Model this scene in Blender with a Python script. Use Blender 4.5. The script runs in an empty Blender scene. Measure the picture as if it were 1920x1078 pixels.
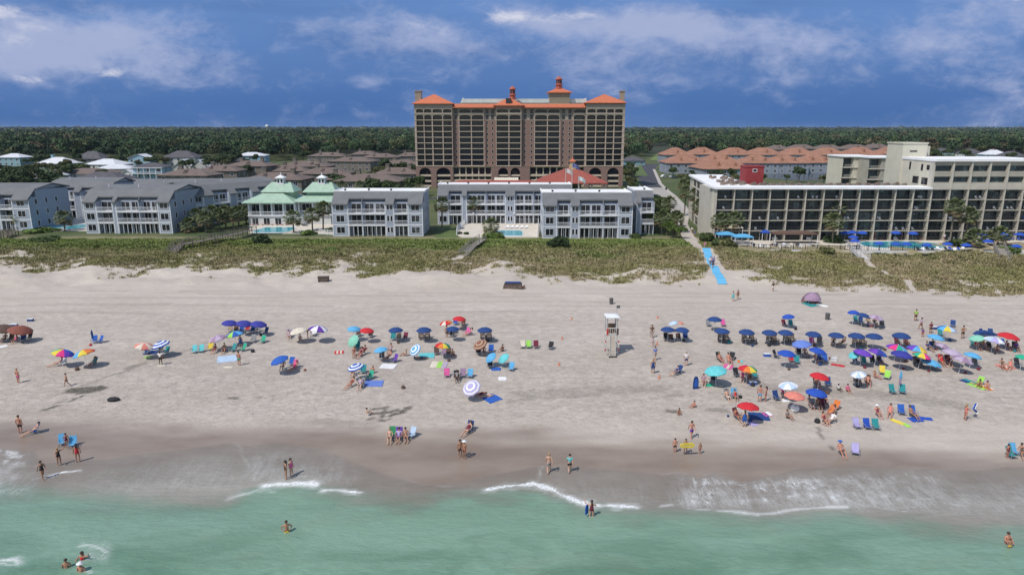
import bpy, bmesh, math, random
import numpy as np
from mathutils import Vector, Matrix, Euler
R = math.radians
rnd = random.Random(7)
scene = bpy.context.scene
COLL = scene.collection

# ---------------------------------------------------------------- camera
CAMZ = 28.5; PITCH = R(13.15); FPX = 1280.0
cam = bpy.data.objects.new('camera', bpy.data.cameras.new('camera'))
COLL.objects.link(cam)
cam.location = (0, 0, CAMZ); cam.rotation_euler = (R(90) - PITCH, 0, 0)
cam.data.lens = 24.0; cam.data.sensor_width = 36.0
cam.data.clip_start = 0.5; cam.data.clip_end = 30000
scene.camera = cam
scene.view_settings.view_transform = 'Standard'; scene.view_settings.look = 'None'
scene.view_settings.exposure = 0.0; scene.view_settings.gamma = 1.0

# ---------------------------------------------------------------- sun
SUN_D = Vector((0.70, 0.66, -1.42)).normalized()          # direction the light travels
sun = bpy.data.objects.new('sun', bpy.data.lights.new('sun', 'SUN'))
COLL.objects.link(sun)
sun.data.energy = 3.5; sun.data.angle = R(0.5); sun.data.color = (1.0, 0.945, 0.86)
sun.rotation_euler = SUN_D.to_track_quat('-Z', 'Y').to_euler()
SUN_EL = math.asin(-SUN_D.z); SUN_AZ = math.atan2(-SUN_D.x, -SUN_D.y)

# ---------------------------------------------------------------- world: sky with storm-blue air and clouds over the land
world = bpy.data.worlds.new('World'); scene.world = world; world.use_nodes = True
class NT:
    def __init__(s, tree): s.t = tree; s.n = tree.nodes; s.l = tree.links
    def node(s, typ, **kw):
        n = s.n.new(typ)
        for k, v in kw.items():
            if k == 'inp':
                for a, b in v.items():
                    if isinstance(b, bpy.types.NodeSocket): s.l.new(b, n.inputs[a])
                    else: n.inputs[a].default_value = b
            else: setattr(n, k, v)
        return n
    def math(s, op, a, b=None, c=None, clamp=False):
        n = s.n.new('ShaderNodeMath'); n.operation = op; n.use_clamp = clamp
        for i, x in enumerate((a, b, c)):
            if x is None: continue
            if isinstance(x, bpy.types.NodeSocket): s.l.new(x, n.inputs[i])
            else: n.inputs[i].default_value = x
        return n.outputs[0]
    def mix(s, f, a, b, blend='MIX'):
        n = s.n.new('ShaderNodeMix'); n.data_type = 'RGBA'; n.blend_type = blend; n.clamp_factor = True
        for sock, x in ((n.inputs[0], f), (n.inputs[6], a), (n.inputs[7], b)):
            if isinstance(x, bpy.types.NodeSocket): s.l.new(x, sock)
            elif isinstance(x, (int, float)): sock.default_value = x
            else: sock.default_value = (*x, 1)
        return n.outputs[2]
    def noise(s, vec, scale, detail=4, rough=.55, dist=0):
        n = s.node('ShaderNodeTexNoise', inp={'Scale': scale, 'Detail': detail, 'Roughness': rough, 'Distortion': dist})
        if vec is not None: s.l.new(vec, n.inputs['Vector'])
        return n.outputs[0]
    def vmul(s, vec, k):
        n = s.node('ShaderNodeVectorMath', operation='MULTIPLY', inp={1: k}); s.l.new(vec, n.inputs[0]); return n.outputs[0]
    def ramp(s, f, lo, hi):
        n = s.node('ShaderNodeMapRange', interpolation_type='SMOOTHSTEP', inp={1: lo, 2: hi, 3: 0.0, 4: 1.0})
        s.l.new(f, n.inputs[0]); return n.outputs[0]

def build_world():
    nt = NT(world.node_tree)
    for n in list(nt.n): nt.n.remove(n)
    sky = nt.node('ShaderNodeTexSky', sky_type='NISHITA', sun_disc=False)
    sky.sun_elevation = SUN_EL; sky.sun_rotation = SUN_AZ; sky.air_density = 1.2; sky.dust_density = 0.8; sky.ozone_density = 2.0
    skyc = nt.mix(1.0, sky.outputs[0], (0.12, 0.12, 0.12), 'MULTIPLY')
    tc = nt.node('ShaderNodeTexCoord')
    sep = nt.node('ShaderNodeSeparateXYZ', inp={0: tc.outputs['Generated']})
    x, y, z = sep.outputs
    yy = nt.math('MAXIMUM', y, 0.08)
    a = nt.math('DIVIDE', x, yy); e = nt.math('DIVIDE', z, yy)
    comb = nt.node('ShaderNodeCombineXYZ', inp={0: a, 1: nt.math('MULTIPLY', e, 1.9), 2: 0.37})
    v = comb.outputs[0]
    n1 = nt.noise(v, 5.0, 10, .62, .3); n2 = nt.noise(v, 17.0, 8, .66, .3)
    n = nt.math('ADD', nt.math('MULTIPLY', n1, .60), nt.math('MULTIPLY', n2, .40)); n = nt.math('MULTIPLY_ADD', n, 1.7, -.35)
    def blob(ca, ce, ra, re, k):
        da = nt.math('DIVIDE', nt.math('SUBTRACT', a, ca), ra); de = nt.math('DIVIDE', nt.math('SUBTRACT', e, ce), re)
        d = nt.math('ADD', nt.math('MULTIPLY', da, da), nt.math('MULTIPLY', de, de))
        return nt.math('MULTIPLY', nt.math('EXPONENT', nt.math('MULTIPLY', d, -1.0)), k)
    def tot(lst):
        o = None
        for b in lst:
            bb = blob(*b); o = bb if o is None else nt.math('ADD', o, bb)
        return o
    soft = tot([(-.72, .10, .17, .050, .34), (-.55, .115, .13, .042, .27), (-.62, .085, .12, .022, .12), (-.545, .090, .035, .016, -.16), (-.33, .112, .05, .014, .10), (-.28, .140, .05, .014, .18), (-.20, .128, .08, .020, .20), (-.11, .112, .07, .014, .16),
                (-.21, .062, .026, .011, .22), (-.05, .11, .02, .01, .1), (.02, .145, .05, .016, .24), (.14, .140, .12, .022, .24), (.26, .125, .16, .034, .20), (.42, .125, .16, .040, .18),
                (.60, .110, .12, .030, .12), (.72, .155, .12, .030, .26), (.12, .090, .2, .020, .08), (.28, .065, .16, .010, .10), (.67, .062, .06, .012, .16)])
    hard = tot([(-.565, .073, .034, .011, .36), (-.67, .066, .05, .008, .30), (-.75, .10, .08, .03, .14), (-.60, .095, .04, .018, .14), (-.62, .125, .10, .02, .10), (-.42, .115, .04, .012, .10),
                (-.02, .148, .035, .012, .20), (.04, .148, .06, .009, .22), (.12, .150, .06, .009, .16), (.73, .178, .08, .016, .30), (-.72, .158, .06, .012, .24), (-.27, .146, .02, .007, .14), (.28, .146, .02, .01, .14), (-.21, .060, .014, .006, .12)])
    s1 = nt.ramp(nt.math('ADD', n, soft), .46, .92)
    s2 = nt.ramp(nt.math('ADD', n, hard), .66, .95)
    grad = nt.ramp(e, 0.0, 0.17)
    base = nt.mix(grad, (.064, .156, .395), (.140, .268, .570))
    streak = nt.noise(nt.vmul(v, (1.0, 3.2, 1.0)), 2.6, 4, .5)
    base = nt.mix(nt.ramp(streak, .35, .75), base, (.105, .208, .465))
    c1 = nt.mix(nt.math('MULTIPLY', s1, .80), base, (.43, .485, .69))
    c2 = nt.mix(nt.math('MULTIPLY', s2, .80), c1, (.76, .76, .84))
    low = nt.math('MULTIPLY', nt.math('SUBTRACT', 1.0, nt.ramp(z, .16, .42)), nt.ramp(y, .15, .45))
    col = nt.mix(low, skyc, c2)
    hi = nt.ramp(nt.noise(tc.outputs['Generated'], 2.3, 5, .6), .45, .75)
    col2 = nt.mix(nt.math('MULTIPLY', nt.math('MULTIPLY', hi, nt.math('SUBTRACT', 1.0, low)), .45), col, (.62, .63, .68))
    bg = nt.node('ShaderNodeBackground', inp={'Color': col2, 'Strength': 1.0})
    out = nt.node('ShaderNodeOutputWorld'); nt.l.new(bg.outputs[0], out.inputs[0])
build_world()

# ---------------------------------------------------------------- pixels -> places
cP, sP = math.cos(PITCH), math.sin(PITCH)
def ray(u, v):
    a = (u - 960) / FPX; b = (539 - v) / FPX
    return (a, cP + b * sP, -sP + b * cP)
def at_y(u, v, Y):
    d = ray(u, v); t = Y / d[1]; return Vector((d[0] * t, Y, CAMZ + d[2] * t))
def at_z(u, v, z):
    d = ray(u, v); t = (z - CAMZ) / d[2]; return Vector((d[0] * t, d[1] * t, z))
def proj(x, y, z):
    dz = z - CAMZ; dep = y * cP - dz * sP; up = y * sP + dz * cP
    return 960 + FPX * x / dep, 539 - FPX * up / dep

def vnoise(x, y, s=0):
    x = np.asarray(x, float); y = np.asarray(y, float)
    xi = np.floor(x); yi = np.floor(y); fx = x - xi; fy = y - yi
    fx = fx * fx * (3 - 2 * fx); fy = fy * fy * (3 - 2 * fy)
    def h(a, b):
        t = np.sin(a * 127.1 + b * 311.7 + s * 74.7) * 43758.5453
        return t - np.floor(t)
    return (h(xi, yi) * (1 - fx) + h(xi + 1, yi) * fx) * (1 - fy) + (h(xi, yi + 1) * (1 - fx) + h(xi + 1, yi + 1) * fx) * fy
def fbm(x, y, s=0, o=4):
    r = 0; a = .5; t = 0
    for i in range(o):
        r = r + a * vnoise(x, y, s + i); t += a; x = np.asarray(x) * 2.03 + 5.1; y = np.asarray(y) * 2.03 + 3.7; a *= .5
    return r / t
PY = [-500, 0, 30, 44, 50, 58, 72, 100, 112, 125, 140, 152, 160, 9000]
PZ = [-9, -3, -1.1, -.22, .10, .55, 1.25, 1.75, 2.0, 2.9, 3.35, 3.15, 3.0, 3.0]
def sstep(a, b, x):
    t = np.clip((np.asarray(x, float) - a) / (b - a), 0, 1); return t * t * (3 - 2 * t)
def H(x, y):
    z = np.interp(y, PY, PZ)
    dune = sstep(106, 122, y) * (1 - sstep(146, 157, y))
    z = z + dune * ((fbm(np.asarray(x) / 13., np.asarray(y) / 9., 3) - .5) * 3.0 + (fbm(np.asarray(x) / 3.5, np.asarray(y) / 3.5, 9) - .5) * .9)
    bch = sstep(56, 66, y) * (1 - sstep(112, 125, y))
    z = z + bch * ((fbm(np.asarray(x) / 18., np.asarray(y) / 5., 5) - .5) * .30 + (fbm(np.asarray(x) / 1.3, np.asarray(y) / 1.3, 6, 3) - .5) * .09)
    return z
def ground(u, v, dz=0.0):
    """point on the ground (or dz above it) seen at a place of the photo"""
    z = 1.5 + dz; p = at_z(u, v, z)
    for _ in range(12):
        z = .5 * z + .5 * (float(H(p.x, p.y)) + dz); p = at_z(u, v, z)
    return p
G0 = 3.0                                                   # ground level of the built-up land

# ---------------------------------------------------------------- object helpers
def tag(o, label=None, cat=None, group=None, kind=None):
    if label: o['label'] = label
    if cat: o['category'] = cat
    if group: o['group'] = group
    if kind: o['kind'] = kind
    return o
def thing(name, label, cat, loc=(0, 0, 0), rz=0.0, group=None):
    o = bpy.data.objects.new(name, None); COLL.objects.link(o)
    o.location = loc; o.rotation_euler = (0, 0, rz); o.empty_display_size = .2
    return tag(o, label, cat, group)
def link(name, me, parent=None, mats=None, loc=None, rz=None, over=None):
    o = bpy.data.objects.new(name, me); COLL.objects.link(o)
    if mats and not len(me.materials):
        for m in mats: me.materials.append(m)
    if over:
        for i, m in enumerate(over):
            o.material_slots[i].link = 'OBJECT'; o.material_slots[i].material = m
    if parent: o.parent = parent
    if loc is not None: o.location = loc
    if rz is not None: o.rotation_euler = (0, 0, rz)
    return o
def copy_tree(o, parent=None):
    c = o.copy(); COLL.objects.link(c)
    if parent: c.parent = parent
    for ch in list(o.children): copy_tree(ch, c)
    return c

class MB:
    def __init__(s): s.v = []; s.f = []; s.m = []
    def add(s, vs, fs, m=0):
        b = len(s.v); s.v += [tuple(p) for p in vs]
        s.f += [tuple(i + b for i in f) for f in fs]; s.m += [m] * len(fs); return s
    def box(s, x0, x1, y0, y1, z0, z1, m=0):
        return s.add([(x0, y0, z0), (x1, y0, z0), (x1, y1, z0), (x0, y1, z0), (x0, y0, z1), (x1, y0, z1), (x1, y1, z1), (x0, y1, z1)],
                     [(0, 3, 2, 1), (4, 5, 6, 7), (0, 1, 5, 4), (1, 2, 6, 5), (2, 3, 7, 6), (3, 0, 4, 7)], m)
    def poly(s, pts, m=0): return s.add(pts, [tuple(range(len(pts)))], m)
    def prism(s, pts, z0, z1, m=0):
        n = len(pts); vs = [(p[0], p[1], z0) for p in pts] + [(p[0], p[1], z1) for p in pts]
        return s.add(vs, [tuple(range(n))[::-1], tuple(range(n, 2 * n))] + [(i, (i + 1) % n, n + (i + 1) % n, n + i) for i in range(n)], m)
    def prismx(s, pts, x0, x1, m=0):                       # profile in y,z run along x
        n = len(pts); vs = [(x0, p[0], p[1]) for p in pts] + [(x1, p[0], p[1]) for p in pts]
        return s.add(vs, [tuple(range(n))[::-1], tuple(range(n, 2 * n))] + [(i, (i + 1) % n, n + (i + 1) % n, n + i) for i in range(n)], m)
    def prismy(s, pts, y0, y1, m=0):                       # profile in x,z run along y
        n = len(pts); vs = [(p[0], y0, p[1]) for p in pts] + [(p[0], y1, p[1]) for p in pts]
        return s.add(vs, [tuple(range(n)), tuple(range(n, 2 * n))[::-1]] + [(i, n + i, n + (i + 1) % n, (i + 1) % n) for i in range(n)], m)
    def tube(s, p0, p1, r0, r1=None, n=6, m=0):
        r1 = r0 if r1 is None else r1
        p0 = Vector(p0); p1 = Vector(p1); d = (p1 - p0).normalized()
        u = d.orthogonal().normalized(); w = d.cross(u); vs = []
        for p, r in ((p0, r0), (p1, r1)):
            for i in range(n):
                t = 2 * math.pi * i / n; vs.append(p + (u * math.cos(t) + w * math.sin(t)) * r)
        return s.add(vs, [(i, (i + 1) % n, n + (i + 1) % n, n + i) for i in range(n)] + [tuple(range(n))[::-1], tuple(range(n, 2 * n))], m)
    def lathe(s, prof, n=16, m=0, cx=0, cy=0):
        vs = []; k = len(prof)
        for r, z in prof:
            for i in range(n):
                t = 2 * math.pi * i / n; vs.append((cx + r * math.cos(t), cy + r * math.sin(t), z))
        fs = [(j * n + i, j * n + (i + 1) % n, (j + 1) * n + (i + 1) % n, (j + 1) * n + i) for j in range(k - 1) for i in range(n)]
        return s.add(vs, fs + [tuple(range(n))[::-1], tuple(range((k - 1) * n, k * n))], m)
    def hip(s, x0, x1, y0, y1, z, h, o=.5, ix=None, iy=None, m=0, t=.15):
        """hip roof over a rectangle, eaves at z, with a fascia t thick; ix = how far the ridge ends lie in"""
        X0, X1, Y0, Y1 = x0 - o, x1 + o, y0 - o, y1 + o
        if ix is None: ix = min(X1 - X0, Y1 - Y0) / 2
        if iy is None: iy = (Y1 - Y0) / 2
        ix = min(ix, (X1 - X0) / 2 - .01); iy = min(iy, (Y1 - Y0) / 2 - .01)
        vs = [(X0, Y0, z), (X1, Y0, z), (X1, Y1, z), (X0, Y1, z), (X0, Y0, z + t), (X1, Y0, z + t), (X1, Y1, z + t), (X0, Y1, z + t),
              (X0 + ix, Y0 + iy, z + h), (X1 - ix, Y0 + iy, z + h), (X1 - ix, Y1 - iy, z + h), (X0 + ix, Y1 - iy, z + h)]
        return s.add(vs, [(0, 3, 2, 1), (0, 1, 5, 4), (1, 2, 6, 5), (2, 3, 7, 6), (3, 0, 4, 7), (4, 5, 9, 8), (5, 6, 10, 9), (6, 7, 11, 10), (7, 4, 8, 11), (8, 9, 10, 11)], m)
    def gable(s, x0, x1, y0, y1, z, h, o=.4, m=0, t=.18, axis='x'):
        if axis == 'x':
            ym = (y0 + y1) / 2; k = h * o / (ym - y0)
            s.prismx([(y0 - o, z - k), (ym, z + h), (y1 + o, z - k), (y1 + o, z - k + t), (ym, z + h + t), (y0 - o, z - k + t)], x0 - o, x1 + o, m)
        else:
            xm = (x0 + x1) / 2; k = h * o / (xm - x0)
            s.prismy([(x0 - o, z - k), (xm, z + h), (x1 + o, z - k), (x1 + o, z - k + t), (xm, z + h + t), (x0 - o, z - k + t)], y0 - o, y1 + o, m)
        return s
    def mesh(s, name, mats, smooth=False):
        me = bpy.data.meshes.new(name); me.from_pydata(s.v, [], s.f)
        for m in mats: me.materials.append(m)
        if len(mats) > 1: me.polygons.foreach_set('material_index', s.m)
        if smooth: me.polygons.foreach_set('use_smooth', [True] * len(me.polygons))
        me.update(); return me
    def build(s, name, mats, parent=None, loc=None, rz=None, smooth=False, normals=True):
        if not isinstance(mats, (list, tuple)): mats = [mats]
        me = s.mesh(name, mats, smooth)
        if normals:
            bm = bmesh.new(); bm.from_mesh(me); bmesh.ops.recalc_face_normals(bm, faces=bm.faces); bm.to_mesh(me); bm.free()
        return link(name, me, parent, None, loc, rz)

def quads_mesh(name, V, mats, col=None, midx=None):
    """V: (n,4,3) array of separate quads"""
    n = len(V); me = bpy.data.meshes.new(name)
    me.vertices.add(n * 4); me.vertices.foreach_set('co', V.reshape(-1).astype(np.float32))
    me.loops.add(n * 4); me.loops.foreach_set('vertex_index', np.arange(n * 4, dtype=np.int32))
    me.polygons.add(n); me.polygons.foreach_set('loop_start', np.arange(0, n * 4, 4, dtype=np.int32))
    me.polygons.foreach_set('loop_total', np.full(n, 4, dtype=np.int32))
    for m in mats: me.materials.append(m)
    if midx is not None: me.polygons.foreach_set('material_index', np.asarray(midx, dtype=np.int32))
    me.update(calc_edges=True)
    if col is not None:
        at = me.color_attributes.new('tint', 'FLOAT_COLOR', 'POINT')
        c = np.ones((n * 4, 4), np.float32); c[:, :3] = np.repeat(col, 4, axis=0); at.data.foreach_set('color', c.reshape(-1))
    me.validate(); return me

# ---------------------------------------------------------------- materials
_M = {}
def M(name, rgb, rough=.75, var=.14, scale=1.5, bump=0.0, metal=0.0, bscale=None, obj=False, spec=.5, streak=None):
    if name in _M: return _M[name]
    m = bpy.data.materials.new(name); m.use_nodes = True; _M[name] = m
    nt = NT(m.node_tree); b = nt.n['Principled BSDF']
    g = nt.node('ShaderNodeNewGeometry'); pos = g.outputs['Position']
    if obj: pos = nt.node('ShaderNodeTexCoord').outputs['Object']
    p2 = nt.vmul(pos, streak) if streak else pos
    n = nt.noise(p2, scale, 5, .6)
    f = nt.ramp(n, .3, .7)
    lo = tuple(c * (1 - var) for c in rgb); hi = tuple(min(1, c * (1 + var)) for c in rgb)
    nt.l.new(nt.mix(f, lo, hi), b.inputs['Base Color'])
    b.inputs['Roughness'].default_value = rough; b.inputs['Metallic'].default_value = metal
    b.inputs['Specular IOR Level'].default_value = spec
    if bump:
        bn = nt.noise(p2, bscale or scale * 6, 4, .6)
        bp = nt.node('ShaderNodeBump', inp={'Strength': bump, 'Distance': .05, 'Height': bn})
        nt.l.new(bp.outputs[0], b.inputs['Normal'])
    return m
def glass_mat(name, rgb, cell=(1.6, 3.0, 2.6), light=(.16, .17, .18), frac=.72):
    if name in _M: return _M[name]
    m = bpy.data.materials.new(name); m.use_nodes = True; _M[name] = m
    nt = NT(m.node_tree); b = nt.n['Principled BSDF']
    pos = nt.node('ShaderNodeNewGeometry').outputs['Position']
    q = nt.node('ShaderNodeVectorMath', operation='DIVIDE', inp={0: pos, 1: cell}).outputs[0]
    fl = nt.node('ShaderNodeVectorMath', operation='FLOOR', inp={0: q}).outputs[0]
    wn = nt.node('ShaderNodeTexWhiteNoise', noise_dimensions='3D', inp={'Vector': fl}).outputs[0]
    fac = nt.ramp(wn, frac, 1.0)
    fine = nt.noise(pos, 1.2, 3)
    c = nt.mix(nt.math('MULTIPLY', fac, nt.ramp(fine, .3, .6)), rgb, light)
    nt.l.new(c, b.inputs['Base Color']); b.inputs['Roughness'].default_value = .12
    return m
def shingle(name, rgb, var=.22):
    if name in _M: return _M[name]
    m = bpy.data.materials.new(name); m.use_nodes = True; _M[name] = m
    nt = NT(m.node_tree); b = nt.n['Principled BSDF']
    pos = nt.node('ShaderNodeNewGeometry').outputs['Position']
    n1 = nt.ramp(nt.noise(pos, .35, 5, .65), .3, .7); n2 = nt.ramp(nt.noise(nt.vmul(pos, (1, 1, 4)), 2.5, 3, .7), .3, .7)
    c = nt.mix(n1, tuple(k * (1 - var) for k in rgb), tuple(k * (1 + var) for k in rgb))
    c = nt.mix(nt.math('MULTIPLY', n2, .35), c, tuple(k * .62 for k in rgb))
    w = nt.node('ShaderNodeTexWave', wave_type='BANDS', bands_direction='Z', inp={'Vector': pos, 'Scale': 1.6, 'Distortion': .3}).outputs[1]
    c = nt.mix(nt.math('MULTIPLY', nt.ramp(w, .7, 1.0), .25), c, tuple(k * .55 for k in rgb))
    nt.l.new(c, b.inputs['Base Color']); b.inputs['Roughness'].default_value = .85
    return m
def tint_mat(name, rough=.8, var=.25, trans=0.0, scale=1.0):
    m = bpy.data.materials.new(name); m.use_nodes = True
    nt = NT(m.node_tree); b = nt.n['Principled BSDF']
    at = nt.node('ShaderNodeAttribute', attribute_name='tint')
    n = nt.ramp(nt.noise(nt.node('ShaderNodeNewGeometry').outputs['Position'], scale, 3), .3, .7)
    k = nt.node('ShaderNodeMapRange', inp={0: n, 3: 1 - var, 4: 1 + var}).outputs[0]
    sc = nt.node('ShaderNodeVectorMath', operation='SCALE', inp={0: at.outputs[0], 3: k})
    nt.l.new(sc.outputs[0], b.inputs['Base Color']); b.inputs['Roughness'].default_value = rough
    b.inputs['Specular IOR Level'].default_value = .25
    return m
# ---------------------------------------------------------------- the land: one sheet from the sea bed to the horizon
def line_fn(pts, asz=None):
    xs, ys = [], []
    for u, v in pts:
        p = at_z(u, v, .1) if asz is None else ground(u, v)
        xs.append(p.x); ys.append(p.y)
    o = np.argsort(xs); xs = np.array(xs)[o]; ys = np.array(ys)[o]
    return lambda x: np.interp(x, xs, ys)
VEG = line_fn([(-300, 492), (0, 492), (50, 505), (110, 504), (200, 510), (300, 506), (350, 499), (400, 512), (450, 505), (520, 508), (600, 503), (680, 511), (760, 516),
               (800, 506), (830, 497), (865, 514), (900, 508), (960, 506), (1040, 528), (1100, 524), (1180, 530), (1250, 527), (1310, 520), (1328, 505), (1370, 512),
               (1480, 537), (1550, 540), (1600, 546), (1650, 535), (1740, 550), (1820, 548), (1920, 552), (2200, 552)], 1)
WET = line_fn([(-300, 800), (0, 800), (200, 803), (400, 812), (600, 812), (800, 825), (1000, 815), (1150, 832), (1300, 838), (1500, 845), (1640, 842), (1920, 868), (2200, 868)])
EDGE = line_fn([(-300, 846), (0, 848), (66, 850), (80, 872), (200, 866), (330, 850), (440, 836), (470, 842), (520, 838), (600, 848), (640, 862), (690, 880), (740, 895), (800, 908),
                (860, 905), (930, 892), (1000, 880), (1060, 878), (1150, 884), (1240, 891), (1265, 888), (1295, 893), (1310, 899), (1335, 889), (1360, 893), (1390, 907), (1440, 893), (1500, 880), (1600, 877),
                (1700, 881), (1800, 884), (1920, 878), (2200, 878)])
GREEN = line_fn([(-300, 915), (0, 915), (100, 928), (200, 936), (330, 940), (430, 936), (480, 916), (560, 912), (620, 922), (700, 930), (800, 934), (930, 920), (1010, 912), (1080, 946),
                 (1180, 956), (1250, 956), (1330, 962), (1420, 968), (1500, 962), (1600, 962), (1700, 975), (1800, 990), (1920, 988), (2200, 985)])
xs = np.concatenate([-np.geomspace(7000, 162, 34), np.arange(-160, -90, .6), np.arange(-90, 90, .4), np.arange(90, 160.1, .6), np.geomspace(162, 7000, 34)])
ys = np.concatenate([[-400, -100, 0, 20, 30], np.arange(34, 56, .55), np.arange(56, 84, .25), np.arange(84, 166, .5), np.geomspace(167, 9000, 60)])
X, Y = np.meshgrid(xs, ys)
Z = H(X, Y)
def grid_mesh(name, X, Y, Z, mats):
    ny, nx = X.shape; me = bpy.data.meshes.new(name)
    co = np.stack([X, Y, Z], -1).reshape(-1).astype(np.float32)
    me.vertices.add(nx * ny); me.vertices.foreach_set('co', co)
    i = np.arange(nx - 1)[None, :] + nx * np.arange(ny - 1)[:, None]
    q = np.stack([i, i + 1, i + 1 + nx, i + nx], -1).reshape(-1).astype(np.int32); n = (nx - 1) * (ny - 1)
    me.loops.add(n * 4); me.loops.foreach_set('vertex_index', q)
    me.polygons.add(n); me.polygons.foreach_set('loop_start', np.arange(0, n * 4, 4, dtype=np.int32)); me.polygons.foreach_set('loop_total', np.full(n, 4, dtype=np.int32))
    me.polygons.foreach_set('use_smooth', np.ones(n, dtype=bool))
    for m in mats: me.materials.append(m)
    me.update(calc_edges=True); return me
def set_attr(me, name, arrs):
    at = me.color_attributes.new(name, 'FLOAT_COLOR', 'POINT')
    c = np.ones((len(me.vertices), 4), np.float32)
    for k, a in enumerate(arrs): c[:, k] = np.clip(a, 0, 1).reshape(-1)
    at.data.foreach_set('color', c.reshape(-1))
def seg_dist(X, Y, pts):
    d = np.full(X.shape, 1e9)
    for (x0, y0), (x1, y1) in zip(pts[:-1], pts[1:]):
        dx, dy = x1 - x0, y1 - y0; t = np.clip(((X - x0) * dx + (Y - y0) * dy) / (dx * dx + dy * dy + 1e-9), 0, 1)
        d = np.minimum(d, np.hypot(X - x0 - t * dx, Y - y0 - t * dy))
    return d
def veg_cover(X, Y):
    n = fbm(X / 6., Y / 4.2, 21) * .55 + fbm(X / 1.6, Y / 1.3, 22) * .45
    d = Y - VEG(X) + (fbm(X / 4.5, Y / 3.0, 24) - .5) * 9
    c = sstep(.36, .60, n + np.clip(d, -6, 14) * .030 - .05)
    c = c * sstep(-3.0, 1.5, d + (n - .5) * 6) * (1 - .8 * sstep(.60, .68, fbm(X / 5., Y / 2.6, 25)) * (1 - sstep(8, 20, d)))
    return c
def path_mask(X, Y):
    m = np.zeros(X.shape)
    for pts, w in PATHS: m = np.maximum(m, 1 - sstep(w * .6, w, seg_dist(X, Y, pts)))
    return m
def gp(u, v): p = ground(u, v); return (p.x, p.y)
PATHS = [([gp(1290, 440), gp(1300, 458), gp(1325, 470), gp(1340, 498), gp(1360, 530)], 1.9),
         ([gp(1620, 478), gp(1628, 492), gp(1645, 505), gp(1662, 514)], .8), ([gp(868, 480), gp(852, 488)], .8),
         ([gp(1700, 525), gp(1712, 545)], .9)]
cover = veg_cover(X, Y) * (1 - path_mask(X, Y)) * (1 - sstep(156, 158, Y) * 0)
wetn = (fbm(X / 9., Y / 2.2, 31) - .5) * 5
wet = 1 - sstep(-3.0, 3.0, Y - WET(X) + wetn)
dark = np.zeros(X.shape)                                    # wet diggings, tracks and drawings in the sand
def dig(pts, w, k=1.0):
    global dark
    w2 = [gp(u, v) for u, v in pts]; d = seg_dist(X, Y, w2) + (fbm(X / .7, Y / .7, 41) - .5) * w * 1.2
    dark = np.maximum(dark, k * (1 - sstep(w * .5, w, d)))
dig([(138, 732), (162, 731), (184, 729)], .85, .9); dig([(150, 737), (172, 735)], .5, .9); dig([(158, 741), (130, 752)], .35, .8); dig([(108, 760), (84, 768)], .45, .8); dig([(122, 748), (105, 758)], .3, .5)
for pts in ([(695, 767), (722, 765), (728, 762)], [(700, 775), (735, 772), (745, 768)], [(716, 782), (722, 775), (725, 768)], [(728, 780), (745, 775), (768, 764)], [(745, 778), (760, 772)], [(755, 772), (765, 764)],
            [(712, 786), (718, 789)], [(690, 786), (700, 784)], [(727, 786), (733, 785)]): dig(pts, .30, .8)
dig([(1255, 770), (1275, 773)], .5, .7); dig([(1330, 768), (1360, 770)], .6, .4); dig([(1255, 742), (1275, 740)], .5, .35); dig([(1536, 800), (1537, 815), (1545, 828), (1560, 842)], .22, .6)
dig([(240, 690), (258, 684)], .5, .5); dig([(433, 746), (445, 747)], .35, .7); dig([(486, 746), (492, 743)], .2, .5); dig([(505, 745), (514, 740)], .2, .5)
dig([(95, 745), (340, 660), (400, 638), (460, 612)], .28, .35); dig([(300, 665), (250, 690), (220, 705)], .25, .3)
dig([(957, 754), (985, 748)], .5, .3); dig([(1640, 738), (1800, 760)], 1.4, .28); dig([(1420, 720), (1560, 735), (1700, 742)], 1.2, .22); dig([(980, 740), (1240, 728)], 1.6, .25); dig([(600, 790), (700, 800)], 1.0, .2)
# tyre and rake lines along the upper beach
track = np.zeros(X.shape)
for k, v0 in enumerate((545, 552, 556, 563, 570, 575, 583)):
    yy = ground(960, v0).y; d = np.abs(Y - yy - (fbm(X / 60., X * 0 + k, 51) - .5) * 5)
    track = np.maximum(track, (1 - sstep(.15, .6, d)) * .17 * (fbm(X / 12., X * 0 + k * 3., 52) > .42))
dark = np.maximum(dark, track)

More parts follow.
